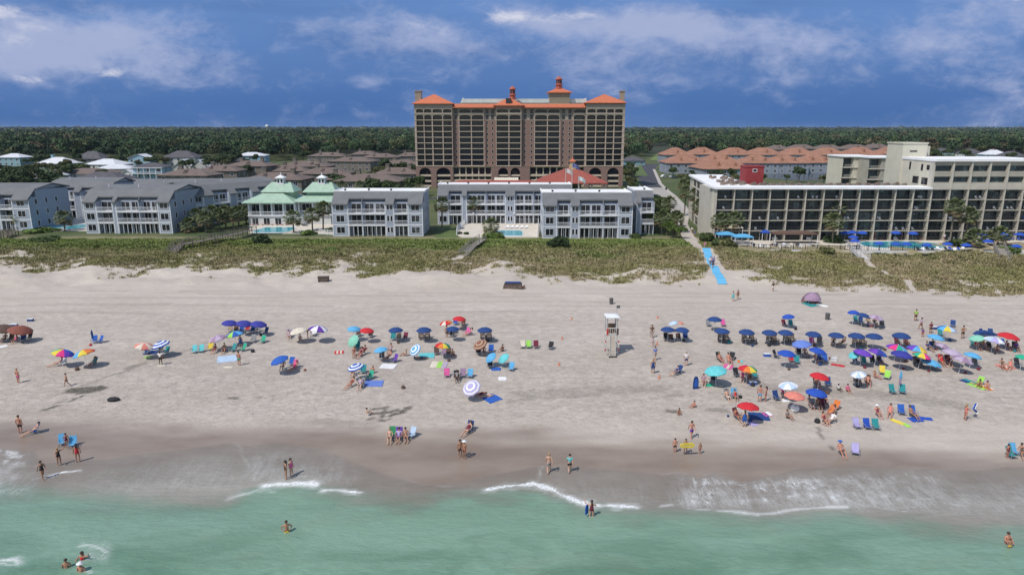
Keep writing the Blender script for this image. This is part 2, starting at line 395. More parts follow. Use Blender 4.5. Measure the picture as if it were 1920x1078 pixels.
def ground_material():
    m = bpy.data.materials.new('land'); m.use_nodes = True; nt = NT(m.node_tree); b = nt.n['Principled BSDF']
    at = nt.node('ShaderNodeAttribute', attribute_name='mask'); sp = nt.node('ShaderNodeSeparateColor', inp={0: at.outputs[0]})
    wet, grass, inland = sp.outputs; drk = at.outputs['Alpha']
    pos = nt.node('ShaderNodeNewGeometry').outputs['Position']
    big = nt.ramp(nt.noise(nt.vmul(pos, (.5, 1.3, 1)), .12, 6, .6), .25, .75)
    med = nt.ramp(nt.noise(nt.vmul(pos, (.75, 1, 1)), 1.1, 6, .72), .32, .68)
    fin = nt.ramp(nt.noise(pos, 4.5, 4, .7), .3, .7)
    dry = nt.mix(big, (.462, .402, .352), (.532, .478, .428))
    foot = nt.node('ShaderNodeTexVoronoi', inp={'Vector': nt.vmul(pos, (1, 1.2, 1)), 'Scale': 1.9, 'Randomness': 1.0}).outputs[0]
    zone = nt.node('ShaderNodeSeparateXYZ', inp={0: pos}).outputs[1]
    busy = nt.math('MULTIPLY', nt.ramp(zone, 58, 66), nt.math('SUBTRACT', 1.0, nt.ramp(zone, 92, 110)))
    prints = nt.math('MULTIPLY', nt.math('MULTIPLY', nt.math('SUBTRACT', 1.0, nt.ramp(foot, .05, .28)), med), busy)
    dry = nt.mix(nt.math('MULTIPLY', nt.math('MULTIPLY', med, nt.math('ADD', .35, busy)), .42), dry, (.295, .255, .228))
    dry = nt.mix(nt.math('MULTIPLY', prints, .75), dry, (.21, .182, .160))
    dry = nt.mix(nt.math('MULTIPLY', nt.ramp(nt.noise(nt.vmul(pos, (.16, 1.0, 1)), .55, 5, .6), .45, .8), .30), dry, (.315, .268, .238))
    low = nt.math('MULTIPLY', nt.ramp(zone, 56, 63), nt.math('SUBTRACT', 1.0, nt.ramp(zone, 74, 88)))
    tram = nt.ramp(nt.noise(nt.vmul(pos, (.7, 1, 1)), 2.3, 8, .75), .46, .66)
    dry = nt.mix(nt.math('MULTIPLY', nt.math('MULTIPLY', low, tram), .52), dry, (.255, .218, .190))
    wetc = nt.mix(nt.ramp(nt.noise(nt.vmul(pos, (.4, 1, 1)), .35, 4, .6), .3, .7), (.218, .166, .132), (.278, .226, .188))
    c = nt.mix(wet, dry, wetc)
    c = nt.mix(nt.math('MULTIPLY', drk, nt.math('ADD', .62, nt.math('MULTIPLY', fin, .75)), clamp=True), c, (.075, .070, .055))
    soil = nt.mix(nt.ramp(nt.noise(pos, .7, 5, .65), .3, .7), (.20, .172, .085), (.29, .25, .15))
    c = nt.mix(nt.math('MULTIPLY', grass, .9), c, soil)
    lawn = nt.mix(nt.ramp(nt.noise(pos, .06, 5, .6), .35, .65), (.055, .085, .028), (.105, .115, .050))
    c = nt.mix(inland, c, lawn)
    nt.l.new(c, b.inputs['Base Color'])
    rg = nt.mix(wet, (.92, .92, .92), (.30, .30, .30)); nt.l.new(rg, b.inputs['Roughness']); b.inputs['Specular IOR Level'].default_value = .35
    hgt = nt.math('ADD', nt.math('MULTIPLY', med, .8), nt.math('ADD', nt.math('MULTIPLY', fin, .25), nt.math('MULTIPLY', prints, -1.2)))
    st = nt.math('SUBTRACT', 1.0, nt.math('MULTIPLY', wet, .93))
    bp = nt.node('ShaderNodeBump', inp={'Strength': nt.math('MULTIPLY', st, .55), 'Distance': .12, 'Height': hgt}); nt.l.new(bp.outputs[0], b.inputs['Normal'])
    return m
me = grid_mesh('ground', X, Y, Z, [ground_material()])
inl = sstep(158, 166, Y + (fbm(X / 5, Y / 5, 61) - .5) * 4)
at = me.color_attributes.new('mask', 'FLOAT_COLOR', 'POINT')
c4 = np.stack([wet, cover, inl, dark], -1).reshape(-1, 4).astype(np.float32); at.data.foreach_set('color', c4.reshape(-1))
tag(link('ground', me), 'sand beach rising to grassy dunes and flat land', kind='structure')

# ---------------------------------------------------------------- the sea and the thin wash running up the sand
wx = np.concatenate([[-3000, -600, -200, -120, -80], np.arange(-70, 70.01, .22), [80, 120, 200, 600, 3000]])
wy = np.concatenate([[-2500, -500, -60, 0, 15, 25, 30], np.arange(32, 60.5, .17)])
WX, WY = np.meshgrid(wx, wy)
e = EDGE(WX) + (fbm(WX / 2.2, WX * 0, 71) - .5) * .5
d_edge = e - WY                                             # >0 inside the water
HW = H(WX, WY)
swell = (fbm(WX / 7., WY / 2.6, 72) - .5) * .16 * sstep(0, 8, d_edge) + (fbm(WX / 1.4, WY / .8, 73) - .5) * .035
WZ = np.maximum(0.0 + swell, HW + .016 + .012 * sstep(0, 1.5, d_edge))
def foam_line(pts, w, k=1.0, soft=0.0):
    w2 = [(at_z(u, v, .15).x, at_z(u, v, .15).y) for u, v in pts]
    d = seg_dist(WX, WY, w2) + (fbm(WX / .8, WY / .5, 81) - .5) * w * 1.6
    return k * (1 - sstep(w * (.45 - soft), w, d)), d
foam = np.zeros(WX.shape); lace = np.zeros(WX.shape)
for pts, w, k in [([(495, 911), (520, 907), (560, 905), (592, 908)], .38, 1.0), ([(510, 908), (585, 904)], .45, .9), ([(605, 918), (640, 918), (676, 922)], .22, .95), ([(430, 932), (470, 922), (500, 911)], .14, .5),
                  ([(815, 910), (845, 911)], .13, .9), ([(760, 900), (800, 908)], .1, .45), ([(912, 917), (950, 911), (975, 909), (1003, 906), (1014, 908), (1035, 916), (1052, 926), (1085, 939), (1110, 943), (1150, 945), (1195, 948)], .27, 1.0),
                  ([(975, 910), (1005, 908), (1040, 920), (1085, 938), (1110, 942)], .34, .9), ([(1010, 903), (1014, 880), (1020, 876)], .09, .5), ([(95, 894), (118, 887), (150, 885)], .20, .95), ([(60, 900), (95, 893)], .1, .5),
                  ([(1365, 954), (1420, 960), (1450, 958), (1480, 952), (1540, 947), (1590, 946)], .16, .75), ([(1535, 886), (1543, 893), (1549, 906), (1566, 916), (1578, 931), (1597, 938), (1625, 946)], .16, .42), ([(1240, 946), (1260, 943)], .13, .7),
                  ([(1290, 950), (1340, 953), (1370, 955)], .1, .55), ([(1630, 945), (1700, 955)], .1, .35), ([(0, 1046), (25, 1044), (34, 1052)], .16, .8), ([(0, 1052), (22, 1056)], .12, .5),
                  ([(150, 1020), (170, 1019), (190, 1024), (200, 1032)], .12, .6), ([(165, 1035), (185, 1033)], .12, .35), ([(150, 1062), (170, 1069)], .08, .5), ([(440, 836), (452, 845), (455, 860), (470, 880)], .10, .45)]:
    f, _ = foam_line(pts, w, k); f2, _ = foam_line(pts, w * 2.4, k * .34); foam = np.maximum(foam, np.maximum(f, f2))
# foam edge of the wash where it shows white
ed = np.abs(d_edge); un = proj(WX, WY, .1)[0]
w_e = (1 - sstep(.02, .16, ed)) * (.20 + .55 * ((un > 1235) & (un < 1400)) + .35 * ((un > 560) & (un < 800)) * 1.0 + .25 * (un > 1500) * (fbm(WX / 3, WX * 0, 83) > .5))
foam = np.maximum(foam, w_e * (.4 + .6 * fbm(WX / 1.5, WY, 84)))
un2, vn = proj(WX, WY, .1)
un3 = un2 + (fbm(WX / .8, WY / .8, 88) - .5) * 90; vn3 = vn + (fbm(WX / .7, WY / .4, 89) - .5) * 34
left = (1 - sstep(40, 80, un3)) * sstep(0, .25, d_edge) * (1 - sstep(866, 915, vn3))
foam = np.maximum(foam, left * (.10 + .62 * sstep(.38, .62, fbm(WX / .55 + WY * .9, WY / .8 - WX * .35, 85, 5))))
def zone(u0, u1, v0, v1, s=30, t=10): return sstep(u0 - s, u0 + s, un2) * (1 - sstep(u1 - s, u1 + s, un2)) * sstep(v0 - t, v0 + t, vn) * (1 - sstep(v1 - t, v1 + t, vn))
lace = np.maximum.reduce([zone(1265, 1600, 892, 948) * 1.45, zone(1560, 1780, 885, 950, 60, 16) * 1.15, zone(460, 680, 845, 905, 25, 12) * .62, zone(1740, 2100, 900, 960, 60, 20) * .6,
                          zone(130, 460, 850, 925, 50, 16) * .32, zone(-100, 60, 860, 925) * 1.0, zone(1020, 1240, 885, 940) * .30, zone(150, 205, 1015, 1050, 12, 8) * .6, zone(680, 920, 890, 925) * .2]) * sstep(0, .3, d_edge)
gr = sstep(-1.4, 2.4, GREEN(WX) - WY + (fbm(WX / 4., WY / 1.6, 86) - .5) * 3.0)
alpha = np.clip(sstep(0, .12, d_edge) * (.34 + .66 * np.maximum(gr, sstep(0, 7, d_edge) * .85)), 0, 1)
def water_material():
    m = bpy.data.materials.new('sea_water'); m.use_nodes = True; nt = NT(m.node_tree); b = nt.n['Principled BSDF']
    at = nt.node('ShaderNodeAttribute', attribute_name='sea'); sp = nt.node('ShaderNodeSeparateColor', inp={0: at.outputs[0]})
    foam, lace, green = sp.outputs; alpha = at.outputs['Alpha']
    pos = nt.node('ShaderNodeNewGeometry').outputs['Position']
    sz = nt.node('ShaderNodeSeparateXYZ', inp={0: pos})
    n1 = nt.ramp(nt.noise(nt.vmul(pos, (.5, 1.4, 1)), .22, 6, .6, .6), .3, .7)
    n2 = nt.ramp(nt.noise(nt.vmul(pos, (.8, 1.5, 1)), 1.2, 5, .65, .4), .3, .7)
    g = nt.mix(n1, (.105, .205, .140), (.195, .330, .250))
    g = nt.mix(nt.math('MULTIPLY', n2, .42), g, (.11, .195, .130))  # sunlit and darker ripple tones painted into the water colour
    sed = nt.ramp(nt.noise(nt.vmul(pos, (.6, 1.2, 1)), .17, 4, .6, 1.0), .52, .78)
    g = nt.mix(nt.math('MULTIPLY', sed, .45), g, (.20, .225, .165))
    br = nt.mix(n1, (.27, .250, .215), (.335, .312, .275))
    c = nt.mix(green, br, g)
    sy = nt.node('ShaderNodeSeparateXYZ', inp={0: pos}).outputs[1]
    c = nt.mix(nt.math('MULTIPLY', nt.math('MULTIPLY', green, nt.ramp(nt.math('ADD', sy, nt.math('MULTIPLY', n1, 3.0)), 39, 47)), .5), c, (.225, .335, .262))
    # lacy foam: stretched ridged noise
    ln = nt.noise(nt.vmul(pos, (1.7, .8, 1)), 2.6, 7, .72, 1.6); rid = nt.math('ABSOLUTE', nt.math('SUBTRACT', ln, .5))
    ridge = nt.math('SUBTRACT', 1.0, nt.ramp(rid, 0.0, .11))
    patch = nt.ramp(nt.noise(nt.vmul(pos, (.7, 1, 1)), .8, 4, .6), .35, .7)
    lf = nt.math('MULTIPLY', nt.math('MULTIPLY', ridge, lace), nt.math('ADD', .10, nt.math('MULTIPLY', patch, .38)))
    lace = nt.math('MULTIPLY', lace, 1.5)
    lf = nt.math('MULTIPLY', lf, 1.5)
    veil = nt.math('MULTIPLY', nt.math('MULTIPLY', lace, nt.ramp(nt.noise(nt.vmul(pos, (2.2, .6, 1)), .9, 5, .65, .8), .35, .75)), .34)
    fn = nt.ramp(nt.noise(pos, 6.0, 4, .7), .28, .55)
    ff = nt.math('MULTIPLY', foam, nt.math('ADD', .45, nt.math('MULTIPLY', fn, .6)))
    allf = nt.math('MAXIMUM', ff, nt.math('ADD', lf, veil), clamp=True)
    c = nt.mix(allf, c, (.74, .76, .77))
    nt.l.new(c, b.inputs['Base Color'])
    nt.l.new(nt.math('MAXIMUM', alpha, nt.math('MULTIPLY', allf, nt.ramp(alpha, 0.0, .1)), clamp=True), b.inputs['Alpha'])
    nt.l.new(nt.mix(allf, (.16, .16, .16), (.8, .8, .8)), b.inputs['Roughness']); b.inputs['IOR'].default_value = 1.33
    bn = nt.math('ADD', nt.math('MULTIPLY', nt.noise(nt.vmul(pos, (.7, 1.6, 1)), 1.6, 5, .6, .5), 1.0), nt.math('ADD', nt.math('MULTIPLY', nt.noise(pos, 9.0, 3, .6), .12), nt.math('MULTIPLY', allf, .25)))
    bp = nt.node('ShaderNodeBump', inp={'Strength': .45, 'Distance': .25, 'Height': bn}); nt.l.new(bp.outputs[0], b.inputs['Normal'])
    return m
me = grid_mesh('sea', WX, WY, WZ, [water_material()])
at = me.color_attributes.new('sea', 'FLOAT_COLOR', 'POINT')
at.data.foreach_set('color', np.clip(np.stack([foam, lace / 1.5, gr, alpha], -1), 0, 1).reshape(-1).astype(np.float32))
tag(link('sea', me), 'green sea with thin foamy wash over the wet sand', kind='structure')

# ---------------------------------------------------------------- dune grass
rs = np.random.RandomState(3)
def tufts():
    N = 260000
    x = rs.uniform(-135, 135, N); y = rs.uniform(104, 160, N)
    cv = veg_cover(x, y) * (1 - path_mask(x, y))
    lim = np.array([1.0])
    keep = (rs.rand(N) < cv * .95) & (y < deck_front(x) - .3)
    x = x[keep]; y = y[keep]; n = len(x)
    z = H(x, y); B = 4
    big = fbm(x / 9., y / 6., 91); sm = fbm(x / 2., y / 2., 92); gy = sstep(136, 153, y + (big - .5) * 34) * .9 + .10
    hgt = (.16 + .22 * rs.rand(n)) * (.6 + .7 * sm) * (1 + .3 * gy)
    olive = np.array([.265, .245, .110]); tan = np.array([.35, .28, .175]); green = np.array([.150, .225, .045]); dk = np.array([.19, .185, .08])
    t = sstep(.35, .65, big)[:, None]; c = olive * (1 - t) + tan * t
    k = sstep(.45, .7, sm)[:, None] * .55; c = c * (1 - k) + dk * k
    c = c * (1 - gy[:, None] * .78) + green * gy[:, None] * .78
    c = c * (1 + .14 * (rs.rand(n, 1) - .5))
    V = np.zeros((n, B, 4, 3)); C = np.repeat(c[:, None, :], B, 1)
    for b in range(B):
        a = rs.uniform(0, 2 * np.pi, n); l = rs.uniform(.12, .5, n) * hgt * 1.6 + .05; w = rs.uniform(.035, .085, n) * (1 + gy)
        bx = x + rs.uniform(-.25, .25, n); by = y + rs.uniform(-.25, .25, n)
        dx, dy = np.cos(a), np.sin(a); zz = z - .06
        p0 = np.stack([bx - dy * w, by + dx * w, zz], -1); p1 = np.stack([bx + dy * w, by - dx * w, zz], -1)
        top = np.stack([bx + dx * l, by + dy * l, z + hgt], -1); off = np.stack([dy * w * .45, -dx * w * .45, np.zeros(n)], -1)
        V[:, b, 0] = p0; V[:, b, 1] = p1; V[:, b, 2] = top + off; V[:, b, 3] = top - off
    return quads_mesh('dune_grass', V.reshape(-1, 4, 3), [tint_mat('dune_grass', .8, .2)], C.reshape(-1, 3))
_dx = [-200, -60.5, -60, 42, 46, 200]; _dy = [156, 156, 156, 156, 138.5, 138.5]
def deck_front(x): return np.interp(x, [-200, 38, 44, 47, 200], [158.5, 157.5, 150, 139.5, 139.5])
tag(link('dune_grass', tufts()), 'sea oats and low olive grass covering the dunes', 'grass', kind='stuff')
# ================================================================ BUILDINGS
GL = glass_mat('window_glass', (.018, .022, .028)); GLT = glass_mat('tower_glass', (.016, .022, .038), (2.5, 2, 2.55), (.08, .085, .09), .75)
WHT = M('white_paint', (.72, .73, .76), .5, .06, 2.0); RUB = M('dark_metal', (.035, .035, .04), .5, .2, 2.0)
_T = {}
def tmpl(key, fn):
    if key not in _T: _T[key] = fn()
    return _T[key]
def window(par, x, y, z, w, h, rz=0.0, frame=None, glass=None, name='window', bars=1):
    """a framed window: x,z = lower middle, standing proud of a wall facing -Y (before rz)"""
    frame = frame or WHT; glass = glass or GL
    w = round(w, 1); h = round(h, 1)
    def mk():
        a = MB(); t = .09; f = .05
        a.box(-w / 2 - t, w / 2 + t, -f, .02, -t, 0); a.box(-w / 2 - t, w / 2 + t, -f, .02, h, h + t)
        a.box(-w / 2 - t, -w / 2, -f, .02, 0, h); a.box(w / 2, w / 2 + t, -f, .02, 0, h)
        for i in range(bars):
            c = -w / 2 + w * (i + 1) / (bars + 1); a.box(c - .03, c + .03, -f, .02, 0, h)
        g = MB().box(-w / 2, w / 2, -.015, .02, 0, h)
        return a.mesh('window_frame', [frame]), g.mesh('pane', [glass])
    fm, gm = tmpl(('win', w, h, frame.name, glass.name, bars), mk)
    o = link(name, fm, par, None, (x, y, z), rz); link('pane', gm, o); return o
def railing(par, x0, x1, y, z, h=1.05, mat=None, name='railing', rz=0.0, sides=0.0):
    mat = mat or WHT; L = round(x1 - x0, 2)
    def mk():
        a = MB(); a.box(0, L, -.04, .04, h - .10, h); a.box(0, L, -.03, .03, .08, .16)
        n = max(2, int(L / .22))
        for i in range(n + 1):
            c = L * i / n; a.box(c - .022, c + .022, -.02, .02, .16, h - .10)
        if sides:
            for c in (0, L): a.box(c - .04, c + .04, 0, sides, h - .1, h)
        return a.mesh('railing', [mat])
    return link(name, tmpl(('rail', L, h, mat.name, sides), mk), par, None, (x0, y, z), rz)
CW = M('condo_siding', (.33, .37, .45), .8, .07, .6, .15, streak=(1, 1, 6)); CW2 = M('condo_siding_pale', (.48, .50, .55), .8, .07, .6, .15, streak=(1, 1, 6))
CR = shingle('grey_shingle', (.165, .17, .18), .12); FR = M('white_roof_membrane', (.80, .80, .82), .7, .08, .25)
def condo(label, org, bays, depth, rz=0.0, fh=2.75, flat=True, slope=3.2, rise=2.3, group=None, side_win=3, setback=1.6, floors=3, notch=()):
    """grey seaside block: bays run along local x, front faces local -Y. bay = (width, kind)"""
    t = thing('condo_building', label, 'building', org, rz, group)
    W = sum(b[0] for b in bays); hh = floors * fh; ze = hh - .45; k = rise / slope
    wall = MB(); wall.box(0, W, setback, depth, 0, hh - .02); trim = MB(); roof = MB(); door = MB()
    x = 0.0; nb = 0
    for w, kd in bays:
        x1 = x + w; trim = MB()
        if kd in 'wns':
            wall.box(x, x1, 0, setback - .002, 0, hh - .5); wall.prismx([(0, hh - .5), (setback - .002, hh - .5), (setback - .002, hh + .3)], x, x1)
            if kd == 'w': trim.box(x + .02, x + .20, -.05, 0, 0, hh - .5); trim.box(x1 - .20, x1 - .02, -.05, 0, 0, hh - .5)
            else:
                for c0 in (x + .02, x1 - .20): MB().box(c0, c0 + .18, -.05, 0, 0, hh - .5).build('corner_board', WHT, t)
            if kd == 'w':
                for f in range(floors): trim.box(x + .2, x1 - .2, -.03, 0, f * fh - .12 if f else 0, f * fh + .12); window(t, (x + x1) / 2, 0, f * fh + .75, min(w - 1.1, 1.9), 1.5)
            if kd == 'n':
                for f in range(floors): window(t, (x + x1) / 2 - .4, 0, f * fh + .9, .5, 1.3, bars=0); window(t, (x + x1) / 2 + .4, 0, f * fh + .9, .5, 1.3, bars=0)
            y0 = -.45
        else:
            for f in range(2, floors): MB().box(x, x1, -.12, setback - .002, f * fh - .28, f * fh).build('balcony_slab', WHT, t)
            trim.box(x, x1, -.12, setback - .002, fh - .28, fh)
            wall.box(x, x + .14, 0, setback - .002, 0, hh - .35); wall.box(x1 - .14, x1, 0, setback - .002, 0, hh - .35)
            for f in range(floors):
                n = max(1, round((w - .4) / 2.4)); sw = (w - .5) / n
                for i in range(n):
                    cx = x + .25 + sw * (i + .5)
                    if f == 0 and i == n // 2: window(t, cx - .5, setback, .1, 1.0, 2.1, name='door', bars=0); window(t, cx + .75, setback, .1, min(1.0, sw - 1.3), 2.1, bars=0)
                    else: window(t, cx, setback, f * fh + .1, sw - .45, 2.1, name='sliding_door')
                if f: railing(t, x + .06, x1 - .06, -.06, f * fh)
                if f == 0:
                    n2 = max(2, round(w / 1.2))
                    for i in range(n2 + 1): c = x + .1 + (w - .2) * i / n2; trim.box(c - .05, c + .05, -.02, .06, 0, fh - .28)
            y0 = setback - .35; nb += 1
        z0 = ze + k * (y0 + .45); zt = ze + k * (slope + .45)
        roof.prismx([(y0, z0), (slope, zt), (slope, zt - .30), (y0, z0 - .30)], x + .001, x1 - .001)
        if kd == 'b':                                       # cheek wall of the cut-out terrace
            roof.prismx([(-.1, hh - .35), (setback - .3, hh - .35), (setback - .3, ze + k * (setback + .1) + .1)], x - .07, x + .07)
        if trim.v: trim.build('trim', WHT, t)
        x = x1
    zt = ze + k * (slope + .45)
    wall.box(.01, W - .01, slope - .3, depth - .01, hh - .02, zt - .32)
    wall.build('wall', CW, t)
    roof.build('shingle_roof', CR, t)
    if flat:
        fr = MB(); fr.box(-.1, W + .1, slope - .02, depth + .1, zt - .30, zt + .02); fr.box(-.15, W + .15, slope - .1, slope + .25, zt + .02, zt + .22)
        fr.box(-.15, .15, slope + .25, depth + .15, zt + .02, zt + .22); fr.box(W - .15, W + .15, slope + .25, depth + .15, zt + .02, zt + .22)
        f = fr.build('flat_roof', FR, t)
        for i in range(max(2, int(W / 6))):
            v = MB().lathe([(.22, 0), (.22, .35), (.32, .38), (.30, .55), (.05, .62)], 10); v.build('roof_vent', RUB, f, (2.5 + i * 5.6, slope + .9 + (i % 2) * .8, zt + .02))
    else:
        ym = depth / 2 + slope / 2
        rb = MB().prismx([(slope, zt - .3), (slope, zt), (ym, zt + .9), (depth + .5, zt - .4), (depth + .5, zt - .7), (ym, zt + .6)], -.4, W + .4)
        rb.build('rear_roof', CR, t); MB().prismx([(slope, zt - .31), (depth - .01, zt - .5), (depth - .01, zt - .70), (ym, zt + .59)][:1] + [(depth - .01, zt - .71), (ym, zt + .58)], .01, W - .01).build('gable_wall', CW, t)
        for i in range(max(1, int(W / 9))): MB().lathe([(.10, 0), (.10, .6), (.16, .62), (.14, .7)], 8).build('vent_pipe', WHT, t, (4 + i * 7.5, slope + 2, zt + .6))
    for sx, rr in ((0, -90), (W, 90)):
        for f in range(floors):
            for i in range(side_win):
                window(t, sx, 2.6 + i * (depth - 4) / max(1, side_win), f * fh + .9, .9, 1.3, R(rr), bars=0)
    return t
def org(u, v, z=G0): p = at_z(u, v, z); return p
p = org(1017, 447); F_Y = p.y
condo('grey-blue three-storey condo with white flat roof, beside the wooded path', p, [(3.4, 'w'), (3.2, 'b'), (2.1, 'n'), (5.6, 'b'), (3.5, 'b'), (3.4, 'w')], 13, group='grey beachfront condo blocks')
pr = at_y(1193, 447, F_Y + 5)
condo('narrow rear section of grey condo with diagonal roof and corner balconies', (at_y(1193, 400, F_Y + 6).x, F_Y + 6, G0), [(1.2, 's'), (3.2, 'b')], 14, side_win=2, group='grey beachfront condo blocks')
condo('grey condo between the green-roofed clubhouse and the pale pool terrace', org(625, 443), [(3.9, 'w'), (3.3, 'b'), (5.6, 'b'), (2.1, 'n'), (3.3, 'b'), (3.6, 'w')], 13, group='grey beachfront condo blocks')
condo('long grey condo set back behind the round-cornered pool terrace', org(821, 421), [(3.0, 'w'), (3.6, 'b'), (1.3, 's'), (5.2, 'b'), (5.2, 'b'), (2.6, 'n'), (5.0, 'b'), (5.0, 'b'), (2.4, 's'), (3.0, 'w')], 11, group='grey beachfront condo blocks')
condo('large grey-roofed condo with three white balcony levels, nearest the long boardwalk', org(163, 438), [(3.2, 'w'), (3.9, 'b'), (1.0, 's'), (5.5, 'b'), (4.6, 'b'), (3.2, 'w')], 17, flat=False, group='grey beachfront condo blocks')
condo('set-back grey condo wing behind the far left swimming pool', org(95, 411), [(3.2, 'w'), (4.4, 'b'), (2.0, 's'), (4.4, 'b'), (4, 's')], 13, flat=False, group='grey beachfront condo blocks')
condo('diagonal grey condo wing with stepped balconies behind the palm shrubs', org(366, 424), [(3.0, 'w'), (3.0, 's'), (4.6, 'b'), (2.2, 's'), (4.6, 'b'), (2.4, 's'), (4.0, 'b'), (3, 'w')], 15, R(52), flat=False, group='grey beachfront condo blocks')
condo('pale blue-grey condo cut off by the left edge of the view', org(-105, 432), [(4.5, 'w'), (6.0, 'b'), (4.5, 's'), (3.4, 'b'), (4.4, 'w')], 16, R(0), flat=False, group='grey beachfront condo blocks')
for lab, u0, v, z, L, dp in (('long low grey hip roof block behind the left condos', 118, 352, 10.5, 46, 11), ('second long grey roof block behind the left condos', 235, 366, 9.6, 38, 9), ('third grey hip roof block behind the diagonal wing', 300, 350, 9.8, 34, 10)):
    pz = at_z(u0, v, z); t = thing('rear_condo_block', lab, 'building', (pz.x, pz.y, G0), 0, 'long grey roofed blocks')
    MB().box(0, L, 0, dp, 0, z - G0).build('wall', CW, t); MB().hip(0, L, 0, dp, z - G0, 2.3, .6, ix=6).build('roof', CR, t)
    for i in range(int(L / 5)): window(t, 3 + i * 5, 0, z - G0 - 2.2, 1.6, 1.4)
    for i in range(3): MB().lathe([(.10, 0), (.10, .7), (.16, .72), (.14, .8)], 8).build('vent_pipe', WHT, t, (8 + i * 11, 3, z - G0 + 1.0))

# ---- clubhouse with two green roofs
GRN = M('sage_green_metal_roof', (.34, .47, .37), .45, .08, .8, streak=(1, 1, 1)); PALE = M('pale_stucco', (.55, .56, .56), .8, .08, 1)
def clubhouse():
    p = org(467, 424); t = thing('clubhouse', 'pale clubhouse with two sage green hip roofs and white cupolas', 'building', p); W = 24.5
    wall = MB(); wall.box(0, 12.6, 1.2, 12, 0, 6.1); wall.box(12.61, W - 3, 3.4, 12, 0, 6.1); wall.box(0, 12.6, 0, 1.19, 0, 2.6); wall.box(12.61, W - 3, 1.8, 3.39, 0, 2.6); wall.build('wall', PALE, t)
    tr = MB(); tr.box(-.3, 12.8, -.3, 1.19, 2.6, 2.85); tr.box(12.8, W - 2.6, 1.4, 3.3, 2.6, 2.85); tr.build('terrace_slab', WHT, t)
    for i in range(5): MB().box(-.17, .17, -.17, .17, 0, 3.3).box(-.24, .24, -.24, .24, 0, .25).box(-.24, .24, -.24, .24, 3.05, 3.25).build('column', WHT, t, (.3 + i * 3.05, 0.05, 2.85))
    for i in range(4): window(t, 1.8 + i * 3.05, 1.2, 2.95, 2.2, 2.7, bars=1); window(t, 1.8 + i * 3.05, 0, .4, 1.6, 1.7)
    for i in range(3): MB().box(-.17, .17, -.17, .17, 0, 3.2).build('column', WHT, t, (13.1 + i * 3.7, 1.7, 2.85))
    for i in range(2): window(t, 15 + i * 3.6, 3.4, 2.95, 2.9, 2.6, bars=2); 
    railing(t, 0.3, 12.5, -.2, 2.85); railing(t, 13, W - 3, 1.5, 2.85)
    for x0, x1, y0 in ((-.6, 12.4, -.7), (11.9, W + .3, 1.2)):
        MB().hip(x0, x1, y0, 13, 6.1 + (.06 if y0 > 0 else 0), 2.3, .5, ix=4.2, iy=4.2, t=.22).build('green_roof', GRN, t)
    for x0 in (3.2, 14.4):
        c = MB().box(x0 + .4, x0 + 7.6, 4.0, 9.4, 7.2, 8.6).build('clerestory', GRN, t)
        r = MB().hip(x0, x0 + 8, 3.4, 10, 8.6, 2.5, .5, ix=1.9).build('upper_green_roof', GRN, t)
        cu = MB().box(-.9, .9, -.9, .9, 0, 1.5).box(-1.05, 1.05, -1.05, 1.05, -.2, 0).hip(-.9, .9, -.9, .9, 1.5, .9, .35).lathe([(.12, 2.3), (.10, 2.9), (.02, 3.1)], 8)
        cuo = cu.build('cupola', WHT, t, (x0 + 4, 6.7, 10.7))
        for k in (-.45, .45): window(cuo, k, -.9, .3, .5, .9, bars=0, frame=PALE)
    st = MB()
    for i in range(12): st.box(0, 1.5, i * .32, i * .32 + .34, 2.7 - i * .22 - .2, 2.7 - i * .22)
    s = st.build('outdoor_stair', WHT, t, (13.6, -2.6, 0)); s.rotation_euler = (0, 0, R(0))
    return t
clubhouse()

# ---- tall beachfront tower
BE = M('beige_stucco', (.41, .33, .285), .8, .08, .5); BK = M('mauve_brick', (.235, .150, .128), .85, .12, .8, streak=(1, 1, 3)); OR = M('orange_tile_roof', (.50, .145, .07), .7, .13, 1.2)
OR2 = M('red_tile_roof', (.29, .075, .055), .75, .15, 1.2); CRM = M('cream_trim', (.50, .42, .33), .8, .06, 1)
BEg = M('upper_beige_stucco', (.33, .285, .235), .8, .08, .5)
def arch_fill(mb, x0, x1, zs, zt, y0, y1, n=8, m=0):
    """wall left over above a round or flat arch between spring zs and top zt"""
    cx = (x0 + x1) / 2; rx = (x1 - x0) / 2; rz_ = (zt - zs) * .82
    pts = [(cx + rx * math.cos(math.pi * i / n), zs + rz_ * math.sin(math.pi * i / n)) for i in range(n + 1)]
    for (xa, za), (xb, zb) in zip(pts[:-1], pts[1:]): mb.prismy([(xb, zb), (xa, za), (xa, zt), (xb, zt)], y0, y1, m)
